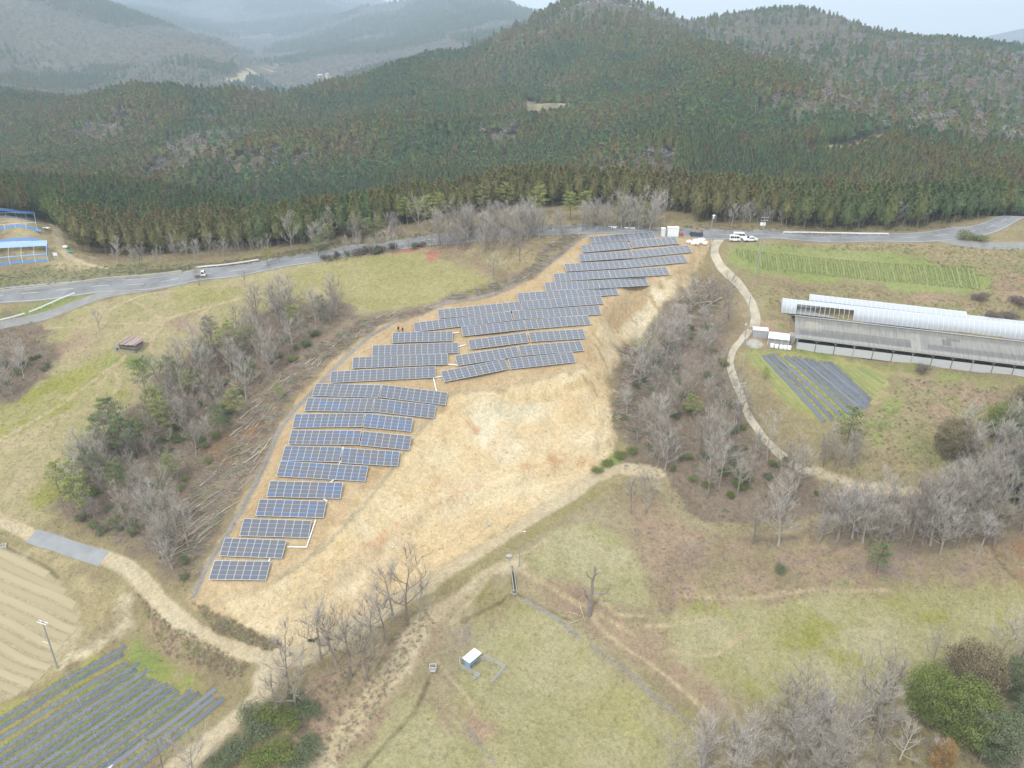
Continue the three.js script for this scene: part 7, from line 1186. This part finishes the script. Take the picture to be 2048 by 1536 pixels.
// ---- long barn
const stains = (w, h, c, f) => { const cv = document.createElement('canvas'); cv.width = w; cv.height = h; const x = cv.getContext('2d'); x.fillStyle = c; x.fillRect(0, 0, w, h); f(x); const t = new THREE.CanvasTexture(cv); t.colorSpace = THREE.SRGBColorSpace; t.magFilter = THREE.LinearFilter; return t; };
const frame = (a, b) => { const d = V(b.x - a.x, 0, b.z - a.z), L = d.length(); return [L, -Math.atan2(d.z, d.x)]; };
{
  const a = at(SITE.barn[0]), b = at(SITE.barn[1]), [vis, turn] = frame(a, b), bays = 14, bw = vis / 11.6, L = bays * bw, W = 17, eave = 3.3, rise = 3.0, base = Math.min(a.y, b.y) + 0.1, lift = (b.y - a.y) / vis;
  const t = thing('barn', 'long open-sided barn with a weathered grey roof on the right', 'barn', a.x, a.y, a.z, turn); t.rotation.set(0, turn, Math.atan(lift), 'YXZ');
  const roofMap = stains(1024, 256, '#8b8c8a', (x) => {
    const rect = (c, u, v, w, h) => { x.fillStyle = c; x.fillRect(u * 1024, v * 256, w * 1024, h * 256); };
    rect('#979792', 0, 0.28, 0.45, 0.26); rect('#757677', 0.02, 0.62, 0.42, 0.2); rect('#7d7d7b', 0.1, 0.5, 0.34, 0.12); rect('#9c9d9a', 0, 0.84, 1, 0.16); rect('#9d9e9a', 0.43, 0, 0.035, 1); rect('#929390', 0.5, 0.25, 0.5, 0.3); rect('#767778', 0.49, 0.6, 0.51, 0.2); rect('#6f6e6b', 0.545, 0.3, 0.03, 0.25); rect('#75746f', 0.56, 0.22, 0.05, 0.12); rect('#7f7f7b', 0, 0, 1, 0.2); rect('#9aa6ad', 0.06, 0.3, 0.05, 0.12); rect('#a3a295', 0.04, 0.2, 0.05, 0.3);
    for (let k = 0; k < 2600; k++) { x.fillStyle = `rgba(${rnd() < 0.5 ? '60,60,58' : '190,190,184'},${ran(0.03, 0.16)})`; x.fillRect(ran(0, 1024), ran(-60, 250), ran(1, 3), ran(20, 140)); }
    for (let k = 0; k < 260; k++) { x.fillStyle = `rgba(70,68,64,${ran(0.03, 0.12)})`; x.fillRect(k * 3.94, 0, 1, 256); }
  });
  const roofMat = new THREE.MeshStandardMaterial({ map: roofMap, roughness: 0.9, color: new THREE.Color(0.78, 0.765, 0.74) });
  const len = Math.hypot(W / 2 + 0.3, rise), slope = Math.atan2(rise, W / 2), over = 0.2;
  for (const s of [1, -1]) { const g = new THREE.BoxGeometry(L + 1, 0.08, len + over); const m = part('roof', g, roofMat, t); m.position.set(L / 2 - 0.4, eave + rise / 2 - 0.1, -W / 2 + s * (W / 4 + over / 2)); m.rotation.x = s * slope; }
  part('ridge_cap', box(L + 1, 0.12, 0.5, L / 2 - 0.4, eave + rise + 0.12, -W / 2), grey, t); part('fascia', box(L + 1, 0.18, 0.05, L / 2 - 0.4, eave - 0.12, 0.5), cement, t);
  const wallMap = stains(256, 128, '#b7b9b8', (x) => { for (let k = 0; k < 240; k++) { x.fillStyle = `rgba(${pick(['90,92,90', '210,212,210', '70,74,72'])},${ran(0.02, 0.1)})`; x.fillRect(ran(0, 256), ran(0, 128), ran(4, 50), ran(1, 5)); } }), wallMat = new THREE.MeshStandardMaterial({ map: wallMap, roughness: 0.9 }), postM = paint([0.14, 0.115, 0.10], 0.85);
  for (let k = 0; k < bays; k++) { part('wall_panel', box(bw - 0.16, 2.2, 0.1, (k + 0.5) * bw, 0.8, 0), wallMat, t); part('wall_panel', box(bw - 0.16, 3.4, 0.1, (k + 0.5) * bw, 1.5, -W), wallMat, t); }
  for (let k = 0; k <= bays; k++) { part('post', box(0.16, eave + 0.3, 0.18, k * bw, eave / 2 - 0.15, 0.06), k % 3 ? postM : cement, t); for (const s of [-1, 1]) if (k + s >= 0) part('knee_brace', bar(V(k * bw, eave - 0.9, 0.1), V(k * bw + s * 0.8, eave - 0.2, 0.1), 0.06, 4), cement, t); }
  part('eave_beam', box(L, 0.2, 0.16, L / 2, eave - 0.12, 0), postM, t); part('floor', box(L, 0.1, W - 0.3, L / 2, 0.05, -W / 2), cement, t);
  for (const x of [0, L]) { const s = new THREE.Shape([[0, -0.5], [W - 0.2, -0.5], [W - 0.2, eave - 0.2], [W / 2, eave + rise - 0.15], [0, eave - 0.2]].map(([p, q]) => new THREE.Vector2(p, q))); const m = part('gable_wall', new THREE.ExtrudeGeometry(s, { depth: 0.1, bevelEnabled: false }), wallMat, t); m.rotation.y = Math.PI / 2; m.position.set(x, 0, -0.1); }
  part('sheet_annex', box(1.6, 2.2, 3.4, -0.95, 1.2, -4.5), cement, t); part('lean_to_frame', merge([0, 1, 2, 3].map((k) => bar(V(-1.6 + k * 0.35, 0, -0.6 - k * 0.5), V(-0.9 + k * 0.2, 2.6, -0.8 - k * 0.4), 0.05, 4))), galv, t);
}
// ---- plastic tunnels
{
  const film = new THREE.MeshPhysicalMaterial({ color: new THREE.Color(0.66, 0.71, 0.76), roughness: 0.5, transmission: 0.42, thickness: 0, side: THREE.DoubleSide }), hoop = paint([0.74, 0.77, 0.8], 0.5), sideNet = new THREE.MeshPhysicalMaterial({ color: new THREE.Color(0.27, 0.31, 0.38), roughness: 0.7, transmission: 0.25, thickness: 0, side: THREE.DoubleSide });
  const tunnel = (a, b, label, W, Hh, open, extra = 0, from = 0) => {
    const [vis, turn] = frame(a, b), L = vis + extra, t = thing('plastic_tunnel', label, 'greenhouse', a.x, a.y - 0.05, a.z, turn); t.rotation.set(0, turn, Math.atan2(b.y - a.y, vis), 'YXZ');
    const n = 14, arc = (k) => { const q = k / n * Math.PI; return [-W / 2 + Math.cos(q) * W / 2, Math.pow(Math.sin(q), 0.75) * Hh]; };
    const steps = Math.round(L / 1.3), skin = (i0, i1, k0 = 0, k1 = n) => { const p = [], idx = [], c = i1 - i0 + 1; for (let i = i0; i <= i1; i++) for (let k = k0; k <= k1; k++) { const [z, y] = arc(k); p.push(i / steps * L, y * (1 - (i % 1 ? 0 : 0.0)) + (hash(i, k) - 0.5) * 0.05, z); } const w = k1 - k0 + 1; for (let i = 0; i < c - 1; i++) for (let k = 0; k < w - 1; k++) { const o = i * w + k; idx.push(o, o + w, o + 1, o + 1, o + w, o + w + 1); } const g = new THREE.BufferGeometry(); g.setAttribute('position', new THREE.Float32BufferAttribute(p, 3)); g.setIndex(idx); g.computeVertexNormals(); return g; };
    part('film', skin(Math.round(from * steps), steps, open ? 3 : 0), film, t); if (open) part('side_net', skin(0, steps, 0, 3), sideNet, t); if (from) part('film', skin(0, Math.round(0.045 * steps)), film, t), part('torn_film', skin(Math.round(0.045 * steps), Math.round(from * steps), 4, 14), film, t);
    const ring = []; for (let k = 0; k < n; k++) { const [z, y] = arc(k), [z1, y1] = arc(k + 1); ring.push(bar(V(0, y * 1.012, z), V(0, y1 * 1.012, z1), 0.05, 4)); } const hg = merge(ring); for (let i = 0; i <= steps; i++) part('hoop', hg, hoop, t).position.x = i / steps * L;
    part('ground_sheet', box(L, 0.03, W - 0.1, L / 2, 0.12, -W / 2), grey, t); part('ridge_pipe', bar(V(0, Hh, -W / 2), V(L, Hh, -W / 2), 0.03, 5), hoop, t);
    if (!open) { const s = new THREE.Shape(); for (let k = 0; k <= n; k++) { const [z, y] = arc(k); if (k) s.lineTo(-z, y); else s.moveTo(-z, y); } const m = part('end_wall', new THREE.ExtrudeGeometry(s, { depth: 0.03, bevelEnabled: false }), film, t); m.rotation.y = Math.PI / 2; m.position.x = 0; }
    return t;
  };
  tunnel(at(SITE.tunnelA[0]), at(SITE.tunnelA[1]), 'long plastic tunnel greenhouse at the back of the farm', 6, 3.0, true, 0.3); tunnel(at(SITE.tunnelA2[0]), at(SITE.tunnelA2[1]), 'lower plastic tunnel carrying on to the right edge', 5.6, 2.5, true, 14);
  const a = at(SITE.barn[0]), b = at(SITE.barn[1]), d = V(b.x - a.x, 0, b.z - a.z).normalize(), bk = V(d.z, 0, -d.x), p = a.clone().addScaledVector(bk, 17.4).addScaledVector(d, -3.6), q = b.clone().addScaledVector(bk, 17.4); p.y = ground(p.x, p.z); q.y = ground(q.x, q.z);
  tunnel(p, q, 'white plastic tunnel close behind the barn, torn near its left end', 6, 3.3, false, 16, 0.26);
}
// ---- small sheds and tanks in the yard
{
  const [l1, t1] = frame(at(SITE.store1[0]), at(SITE.store1[1])), p1 = at(SITE.store1[0]), a = thing('storage_shed', 'small grey flat-roofed shed in the farm yard', 'shed', p1.x, p1.y, p1.z, t1); part('wall', box(l1, 2.2, 2.6, l1 / 2, 0.9, -1.3), paint([0.34, 0.35, 0.36], 0.7), a); part('roof', box(l1 + 0.3, 0.14, 2.9, l1 / 2, 2.08, -1.3), paint([0.62, 0.64, 0.66], 0.6), a); part('door', box(0.9, 1.8, 0.05, l1 * 0.7, 0.9, 0.03), grey, a);
  const [l2, t2] = frame(at(SITE.store2[0]), at(SITE.store2[1])), p2 = at(SITE.store2[0]), s = thing('storage_shed', 'small shed with a pale translucent roof behind the white tanks', 'shed', p2.x, p2.y, p2.z, t2); part('wall', box(l2, 2.0, 2.8, l2 / 2, 0.8, -1.9), cement, s); const rf = new THREE.MeshPhysicalMaterial({ color: new THREE.Color(0.72, 0.78, 0.80), roughness: 0.5, transmission: 0.2, thickness: 0 });
  for (let k = 0; k < 6; k++) { const m = part('roof_sheet', box(l2 / 6 - 0.05, 0.05, 3.9), rf, s); m.position.set((k + 0.5) * l2 / 6, 2.25, -1.8); m.rotation.x = 0.14; } for (let k = 0; k < 4; k++) part('post', box(0.1, 2.2, 0.1, 0.1 + k * (l2 - 0.2) / 3, 0.9, 0), offWhite, s);
  const tank = new THREE.LatheGeometry([[0, 0], [0.5, 0], [0.54, 0.1], [0.54, 0.9], [0.48, 1.05], [0.3, 1.12], [0, 1.13]].map(([r, y]) => new THREE.Vector2(r, y)), 18), lid = cyl(0.2, 0.2, 0.06, 12).translate(0, 1.12, 0);
  SITE.tanks.forEach(([x, z], i) => { const t = thing('water_tank', ['leftmost of the five white tanks before the pale shed', 'second of the five white tanks before the pale shed', 'middle one of the five white tanks before the pale shed', 'fourth of the five white tanks before the pale shed', 'rightmost of the five white tanks before the pale shed'][i], 'tank', x, ground(x, z), z, i, 'white tanks in the farm yard'); part('drum', tank, whitePaint, t); part('lid', lid, offWhite, t); });
}
// ---- rusty shed on the pasture
{
  const [a, b, c] = SITE.shed.map((p) => at(p)), [w, turn] = frame(a, b), d = Math.hypot(c.x - b.x, c.z - b.z), t = thing('cattle_shed', 'old timber shed with a rusty tin roof on the pasture', 'shed', a.x, Math.min(a.y, b.y) - 0.1, a.z, turn), D = Math.min(d, 6), wood = [paint([0.24, 0.22, 0.20]), paint([0.30, 0.29, 0.27]), paint([0.20, 0.18, 0.165])];
  for (const [x, z] of [[0, 0], [w, 0], [0, -D], [w, -D], [w / 2, 0], [w, -D / 2]]) part('post', box(0.16, 3.2, 0.16, x, 1.2, z), wood[2], t);
  for (let k = 0; k < 5; k++) { if (k !== 3) part('plank', box(w, 0.2, 0.05, w / 2, 0.25 + k * 0.33, 0.1), wood[k % 3], t); part('plank', box(0.05, 0.24, D, w + 0.1, 0.4 + k * 0.36, -D / 2), wood[(k + 1) % 3], t); part('plank', box(w, 0.24, 0.05, w / 2, 0.4 + k * 0.4, -D - 0.1), wood[k % 3], t); part('plank', box(0.05, 0.24, D, -0.1, 0.4 + k * 0.36, -D / 2), wood[k % 3], t); }
  const n = 9; for (let k = 0; k < n; k++) { const m = part('roof_sheet', new THREE.BoxGeometry((w + 1.2) / n - 0.03, 0.05, D + 1.6 - (k > 5 ? 0.5 : 0)), paint(pick([tone(176, 150, 142), tone(190, 172, 166), tone(168, 136, 124), tone(196, 186, 184)]), 0.7), t); m.position.set(-0.5 + (k + 0.5) * (w + 1.2) / n, 2.75 + (k % 2) * 0.02, -D / 2); m.rotation.x = 0.06; }
  const g = cyl(0.28, 0.3, 0.6, 14), [x, z] = SITE.shed[0], bt = thing('blue_drum', 'small blue drum beside the rusty shed', 'drum', x - 0.8, ground(x - 0.8, z + 0.2), z + 0.2); part('barrel', g, paint([0.05, 0.2, 0.6], 0.5), bt); part('rim', cyl(0.31, 0.31, 0.05, 14).translate(0, 0.58, 0), blueNet, bt);
}
// ---- white-roofed shelter with its pen
{
  const P = SITE.shelter.map((p) => at(p)), base = P.reduce((s, p) => s + p.y, 0) / 4, c = P.reduce((s, p) => s.add(p), V(0, 0, 0)).divideScalar(4), e = V(P[2].x - P[1].x, 0, P[2].z - P[1].z), long = Math.min(3.4, e.length()), sh = Math.hypot(P[1].x - P[0].x, P[1].z - P[0].z), turn = -Math.atan2(e.z, e.x);
  const t = thing('feed_shelter', 'small shelter with a white roof inside the sheep pen', 'shelter', c.x, base, c.z, turn), W = Math.max(1.5, sh); for (const x of [-1, 1]) for (const z of [-1, 1]) part('post', box(0.08, 2.0, 0.08, x * (long / 2 - 0.15), 0.9, z * (W / 2 - 0.12)), galv, t);
  const m = part('roof', box(long + 0.4, 0.06, W + 0.4), paint([0.86, 0.87, 0.88], 0.5), t); m.position.y = 1.95; m.rotation.x = 0.08; part('blue_panel', box(0.04, 1.1, W - 0.3, -long / 2 + 0.15, 0.7, 0), paint([0.20, 0.42, 0.62], 0.7), t); part('feed_trough', box(long - 0.6, 0.4, 0.6, 0, 0.3, 0), paint([0.18, 0.34, 0.5], 0.7), t);
  SITE.fence.forEach((pts, i) => { const f = thing('pen_fence', ['grey hurdle fence on the left side of the sheep pen', 'grey hurdle fence on the right side of the sheep pen'][i], 'fence'); pts.forEach((p, k) => { part('post', cyl(0.05, 0.05, 1.25, 6), galv, f).position.copy(at(p)); if (k) { const a = at(pts[k - 1]), b = at(p); for (let r = 0; r < 4; r++) part('rail', bar(a.clone().add(V(0, 0.2 + r * 0.28, 0)), b.clone().add(V(0, 0.2 + r * 0.28, 0)), 0.045, 4), paint([0.44, 0.44, 0.46], 0.7), f); } }); });
  const [x, z] = SITE.box, bx = thing('drain_box', 'square concrete drain box on the path beside the pen', 'drain', x, ground(x, z), z, 0.05), wall = paint(tone(226, 224, 216), 0.9); for (const s of [-1, 1]) { part('wall', box(1.3, 0.7, 0.14, 0, 0.2, s * 0.43), wall, bx); part('wall', box(0.14, 0.7, 0.72, s * 0.58, 0.2, 0), wall, bx); } part('floor', box(1.1, 0.05, 0.7, 0, 0.03, 0), dark, bx); part('grating', box(1.0, 0.05, 0.6, 0, 0.2, 1.0), grey, bx);
  const [tx, tz] = SITE.trough0, tr = thing('drain_box', 'concrete drain box at the corner of the tilled field', 'drain', tx, ground(tx, tz), tz, 0.4); for (const s of [-1, 1]) { part('wall', box(1.6, 0.6, 0.16, 0, 0.15, s * 0.5), wall, tr); part('wall', box(0.16, 0.6, 0.84, s * 0.72, 0.15, 0), wall, tr); } part('floor', box(1.3, 0.04, 0.84, 0, 0.03, 0), dark, tr);
  const [ca, cb] = SITE.channel.map((p) => at(p)), ch = thing('drain_channel', 'narrow concrete drain channel below the paddock pole', 'drain'); for (const s of [-1, 1]) part('wall', bar(ca.clone().add(V(s * 0.28, 0.1, 0)), cb.clone().add(V(s * 0.28, 0.1, 0)), 0.1, 4), cement, ch); part('bed', bar(ca.clone().add(V(0, -0.12, 0)), cb.clone().add(V(0, -0.12, 0)), 0.2, 4), paint([0.05, 0.05, 0.04], 0.9), ch);
  const bs = thing('drain_basin', 'round concrete basin at the end of the drain channel', 'drain', SITE.basin[0], ground(...SITE.basin), SITE.basin[1]); part('ring', new THREE.LatheGeometry([[0.55, 0], [0.7, 0], [0.7, 0.35], [0.55, 0.35], [0.55, 0]].map(([r, y]) => new THREE.Vector2(r, y)), 20), cement, bs); part('bottom', cyl(0.56, 0.56, 0.04, 16), dark, bs);
}
SITE.tyres.forEach((p, i) => { const m = part('tyre', new THREE.TorusGeometry(0.36, 0.13, 8, 18), rubber, scene); m.name = numbered('tyre'); m.position.copy(at(p, i % 2 ? 0.4 : 0.3)); m.rotation.set(i % 2 ? 0.5 : 1.3, i * 0.9, 0); tag(m, ['leftmost of the four black tyres by the dirt road', 'second black tyre from the left by the dirt road', 'third black tyre from the left by the dirt road', 'rightmost of the four black tyres by the dirt road'][i], 'tyre', 'tyres by the dirt road'); });
SITE.stone.forEach((p, i) => { const g = new THREE.IcosahedronGeometry(0.6, 2), q = g.attributes.position; for (let k = 0; k < q.count; k++) { const n = 0.7 + 0.5 * vnoise(q.getX(k) * 3 + i * 9, q.getY(k) * 3 + q.getZ(k) * 2); q.setXYZ(k, q.getX(k) * n * 1.3, q.getY(k) * n * 0.6, q.getZ(k) * n); } g.computeVertexNormals(); const m = part('boulder', g, cement, scene); m.name = numbered('boulder'); m.position.copy(at(p, 0.15)); m.rotation.y = i; tag(m, ['pale boulder on the path above the drain channel', 'pale boulder at the foot of the cut slope'][i], 'rock'); });
// ---- fields
{
  const bed = (a, b, w, h, mat, parent, name, wob = 0) => { const n = Math.max(4, Math.round(Math.hypot(b[0] - a[0], b[1] - a[1]) / 1.5)), dx = b[0] - a[0], dz = b[1] - a[1], l = Math.hypot(dx, dz), nx = -dz / l, nz = dx / l, prof = [[-0.5, -0.06], [-0.42, 0.6], [-0.2, 1], [0.2, 1], [0.42, 0.6], [0.5, -0.06]], p = [], idx = []; for (let k = 0; k <= n; k++) { const X = mix(a[0], b[0], k / n), Z = mix(a[1], b[1], k / n), j = wob ? (vnoise(k * 0.7, a[0]) - 0.5) * wob : 0; prof.forEach(([u, v]) => { const x = X + nx * (u * w + j), z = Z + nz * (u * w + j); p.push(x, ground(x, z) + 0.02 + v * h * (k === 0 || k === n ? 0.2 : 1), z); }); if (k) for (let q = 0; q < 5; q++) { const o = k * 6 + q; idx.push(o, o - 6, o + 1, o + 1, o - 6, o - 5); } } const g = new THREE.BufferGeometry(); g.setAttribute('position', new THREE.Float32BufferAttribute(p, 3)); g.setIndex(idx); g.computeVertexNormals(); return part(name, g, mat, parent); };
  const film = [paint(tone(126, 135, 149), 0.5), paint(tone(117, 126, 141), 0.45), paint(tone(135, 141, 152), 0.55)], earth = [paint(tone(206, 192, 156), 1), paint(tone(198, 184, 148), 1)], crop = [paint(tone(156, 166, 104), 1), paint(tone(164, 171, 112), 1), paint(tone(148, 160, 96), 1)];
  const veg = new Leaves(); for (let k = 0; k < 12; k++) veg.spray(V(ran(-0.06, 0.06), 0, ran(-0.06, 0.06)), dirOf(k * 2.4, ran(0.4, 1.3)), ran(0.16, 0.3), 0.10, ran(0.8, 1.25)); const vg = veg.geo(), white = leafy([1, 1, 1]);
  const field = (name, label) => { const g = new THREE.Group(); g.name = numbered(name); tag(g, label, null, null, 'structure'); scene.add(g); return g; };
  const plants = (rows, offs, step, cols, keep, sc, parent) => { const list = []; for (const [a, b] of rows) { const l = Math.hypot(b[0] - a[0], b[1] - a[1]), nx = -(b[1] - a[1]) / l, nz = (b[0] - a[0]) / l; for (let d = 0.3; d < l; d += step) for (const o of offs) { if (rnd() > keep) continue; const x = mix(a[0], b[0], d / l) + nx * (o + ran(-0.05, 0.05)), z = mix(a[1], b[1], d / l) + nz * (o + ran(-0.05, 0.05)); list.push([0, put(x, ground(x, z) + 0.12, z, ran(0, 6), ran(0.7, 1.2) * sc), pick(cols).map((v) => v * ran(0.85, 1.15))]); } } scatter('crop_plants', null, [vg], [white], list, parent); };
  const f1 = field('mulched_field', 'vegetable field with long black mulch beds at the lower left'); FIELDS.lower.forEach(([a, b], i) => bed(a, b, 0.95, 0.14, film[i % 3], f1, 'mulch_bed', 0.12)); plants(FIELDS.lower.filter((_, i) => i < 14), [-0.24, 0.24], 0.34, [[0.08, 0.17, 0.09], [0.10, 0.19, 0.10], [0.12, 0.20, 0.07]], 0.85, 0.75, f1); plants(FIELDS.lower, [-0.72, 0.72], 0.4, [[0.26, 0.26, 0.06], [0.32, 0.27, 0.10], [0.17, 0.24, 0.03]], 0.85, 0.75, f1);
  const f2 = field('tilled_field', 'bare tilled field with low earth ridges at the left'); FIELDS.tilth.forEach(([a, b], i) => bed(a, b, 1.5, 0.24, earth[i % 2], f2, 'earth_ridge', 0.15));
  const f3 = field('mulched_plot', 'small plot with slanting grey mulch beds below the barn'); FIELDS.plot.forEach(([a, b], i) => bed(a, b, 1.2, 0.16, film[i % 3], f3, 'mulch_bed', 0.15)); FIELDS.plotgrass.forEach(([a, b], i) => bed(a, b, 0.9, 0.14, crop[i % 3], f3, 'grassy_bed', 0.3)); plants(FIELDS.plot, [-0.2, 0.2], 0.6, [[0.13, 0.17, 0.06], [0.2, 0.19, 0.06]], 0.45, 0.9, f3); plants(FIELDS.plot, [-0.7, 0.7], 0.5, [[0.2, 0.2, 0.06], [0.26, 0.22, 0.1]], 0.8, 0.9, f3);
  const f4 = field('green_field', 'green field of crop rows between the road and the barn'); FIELDS.upper.forEach(([a, b], i) => bed(a, b, 0.85, 0.2, crop[i % 3], f4, 'crop_row', 0.3)); plants(FIELDS.upper, [-0.45, 0, 0.45], 0.5, [[0.17, 0.21, 0.06], [0.2, 0.23, 0.08], [0.26, 0.26, 0.12]], 0.8, 1.1, f4);
}
renderer.render(scene, camera);
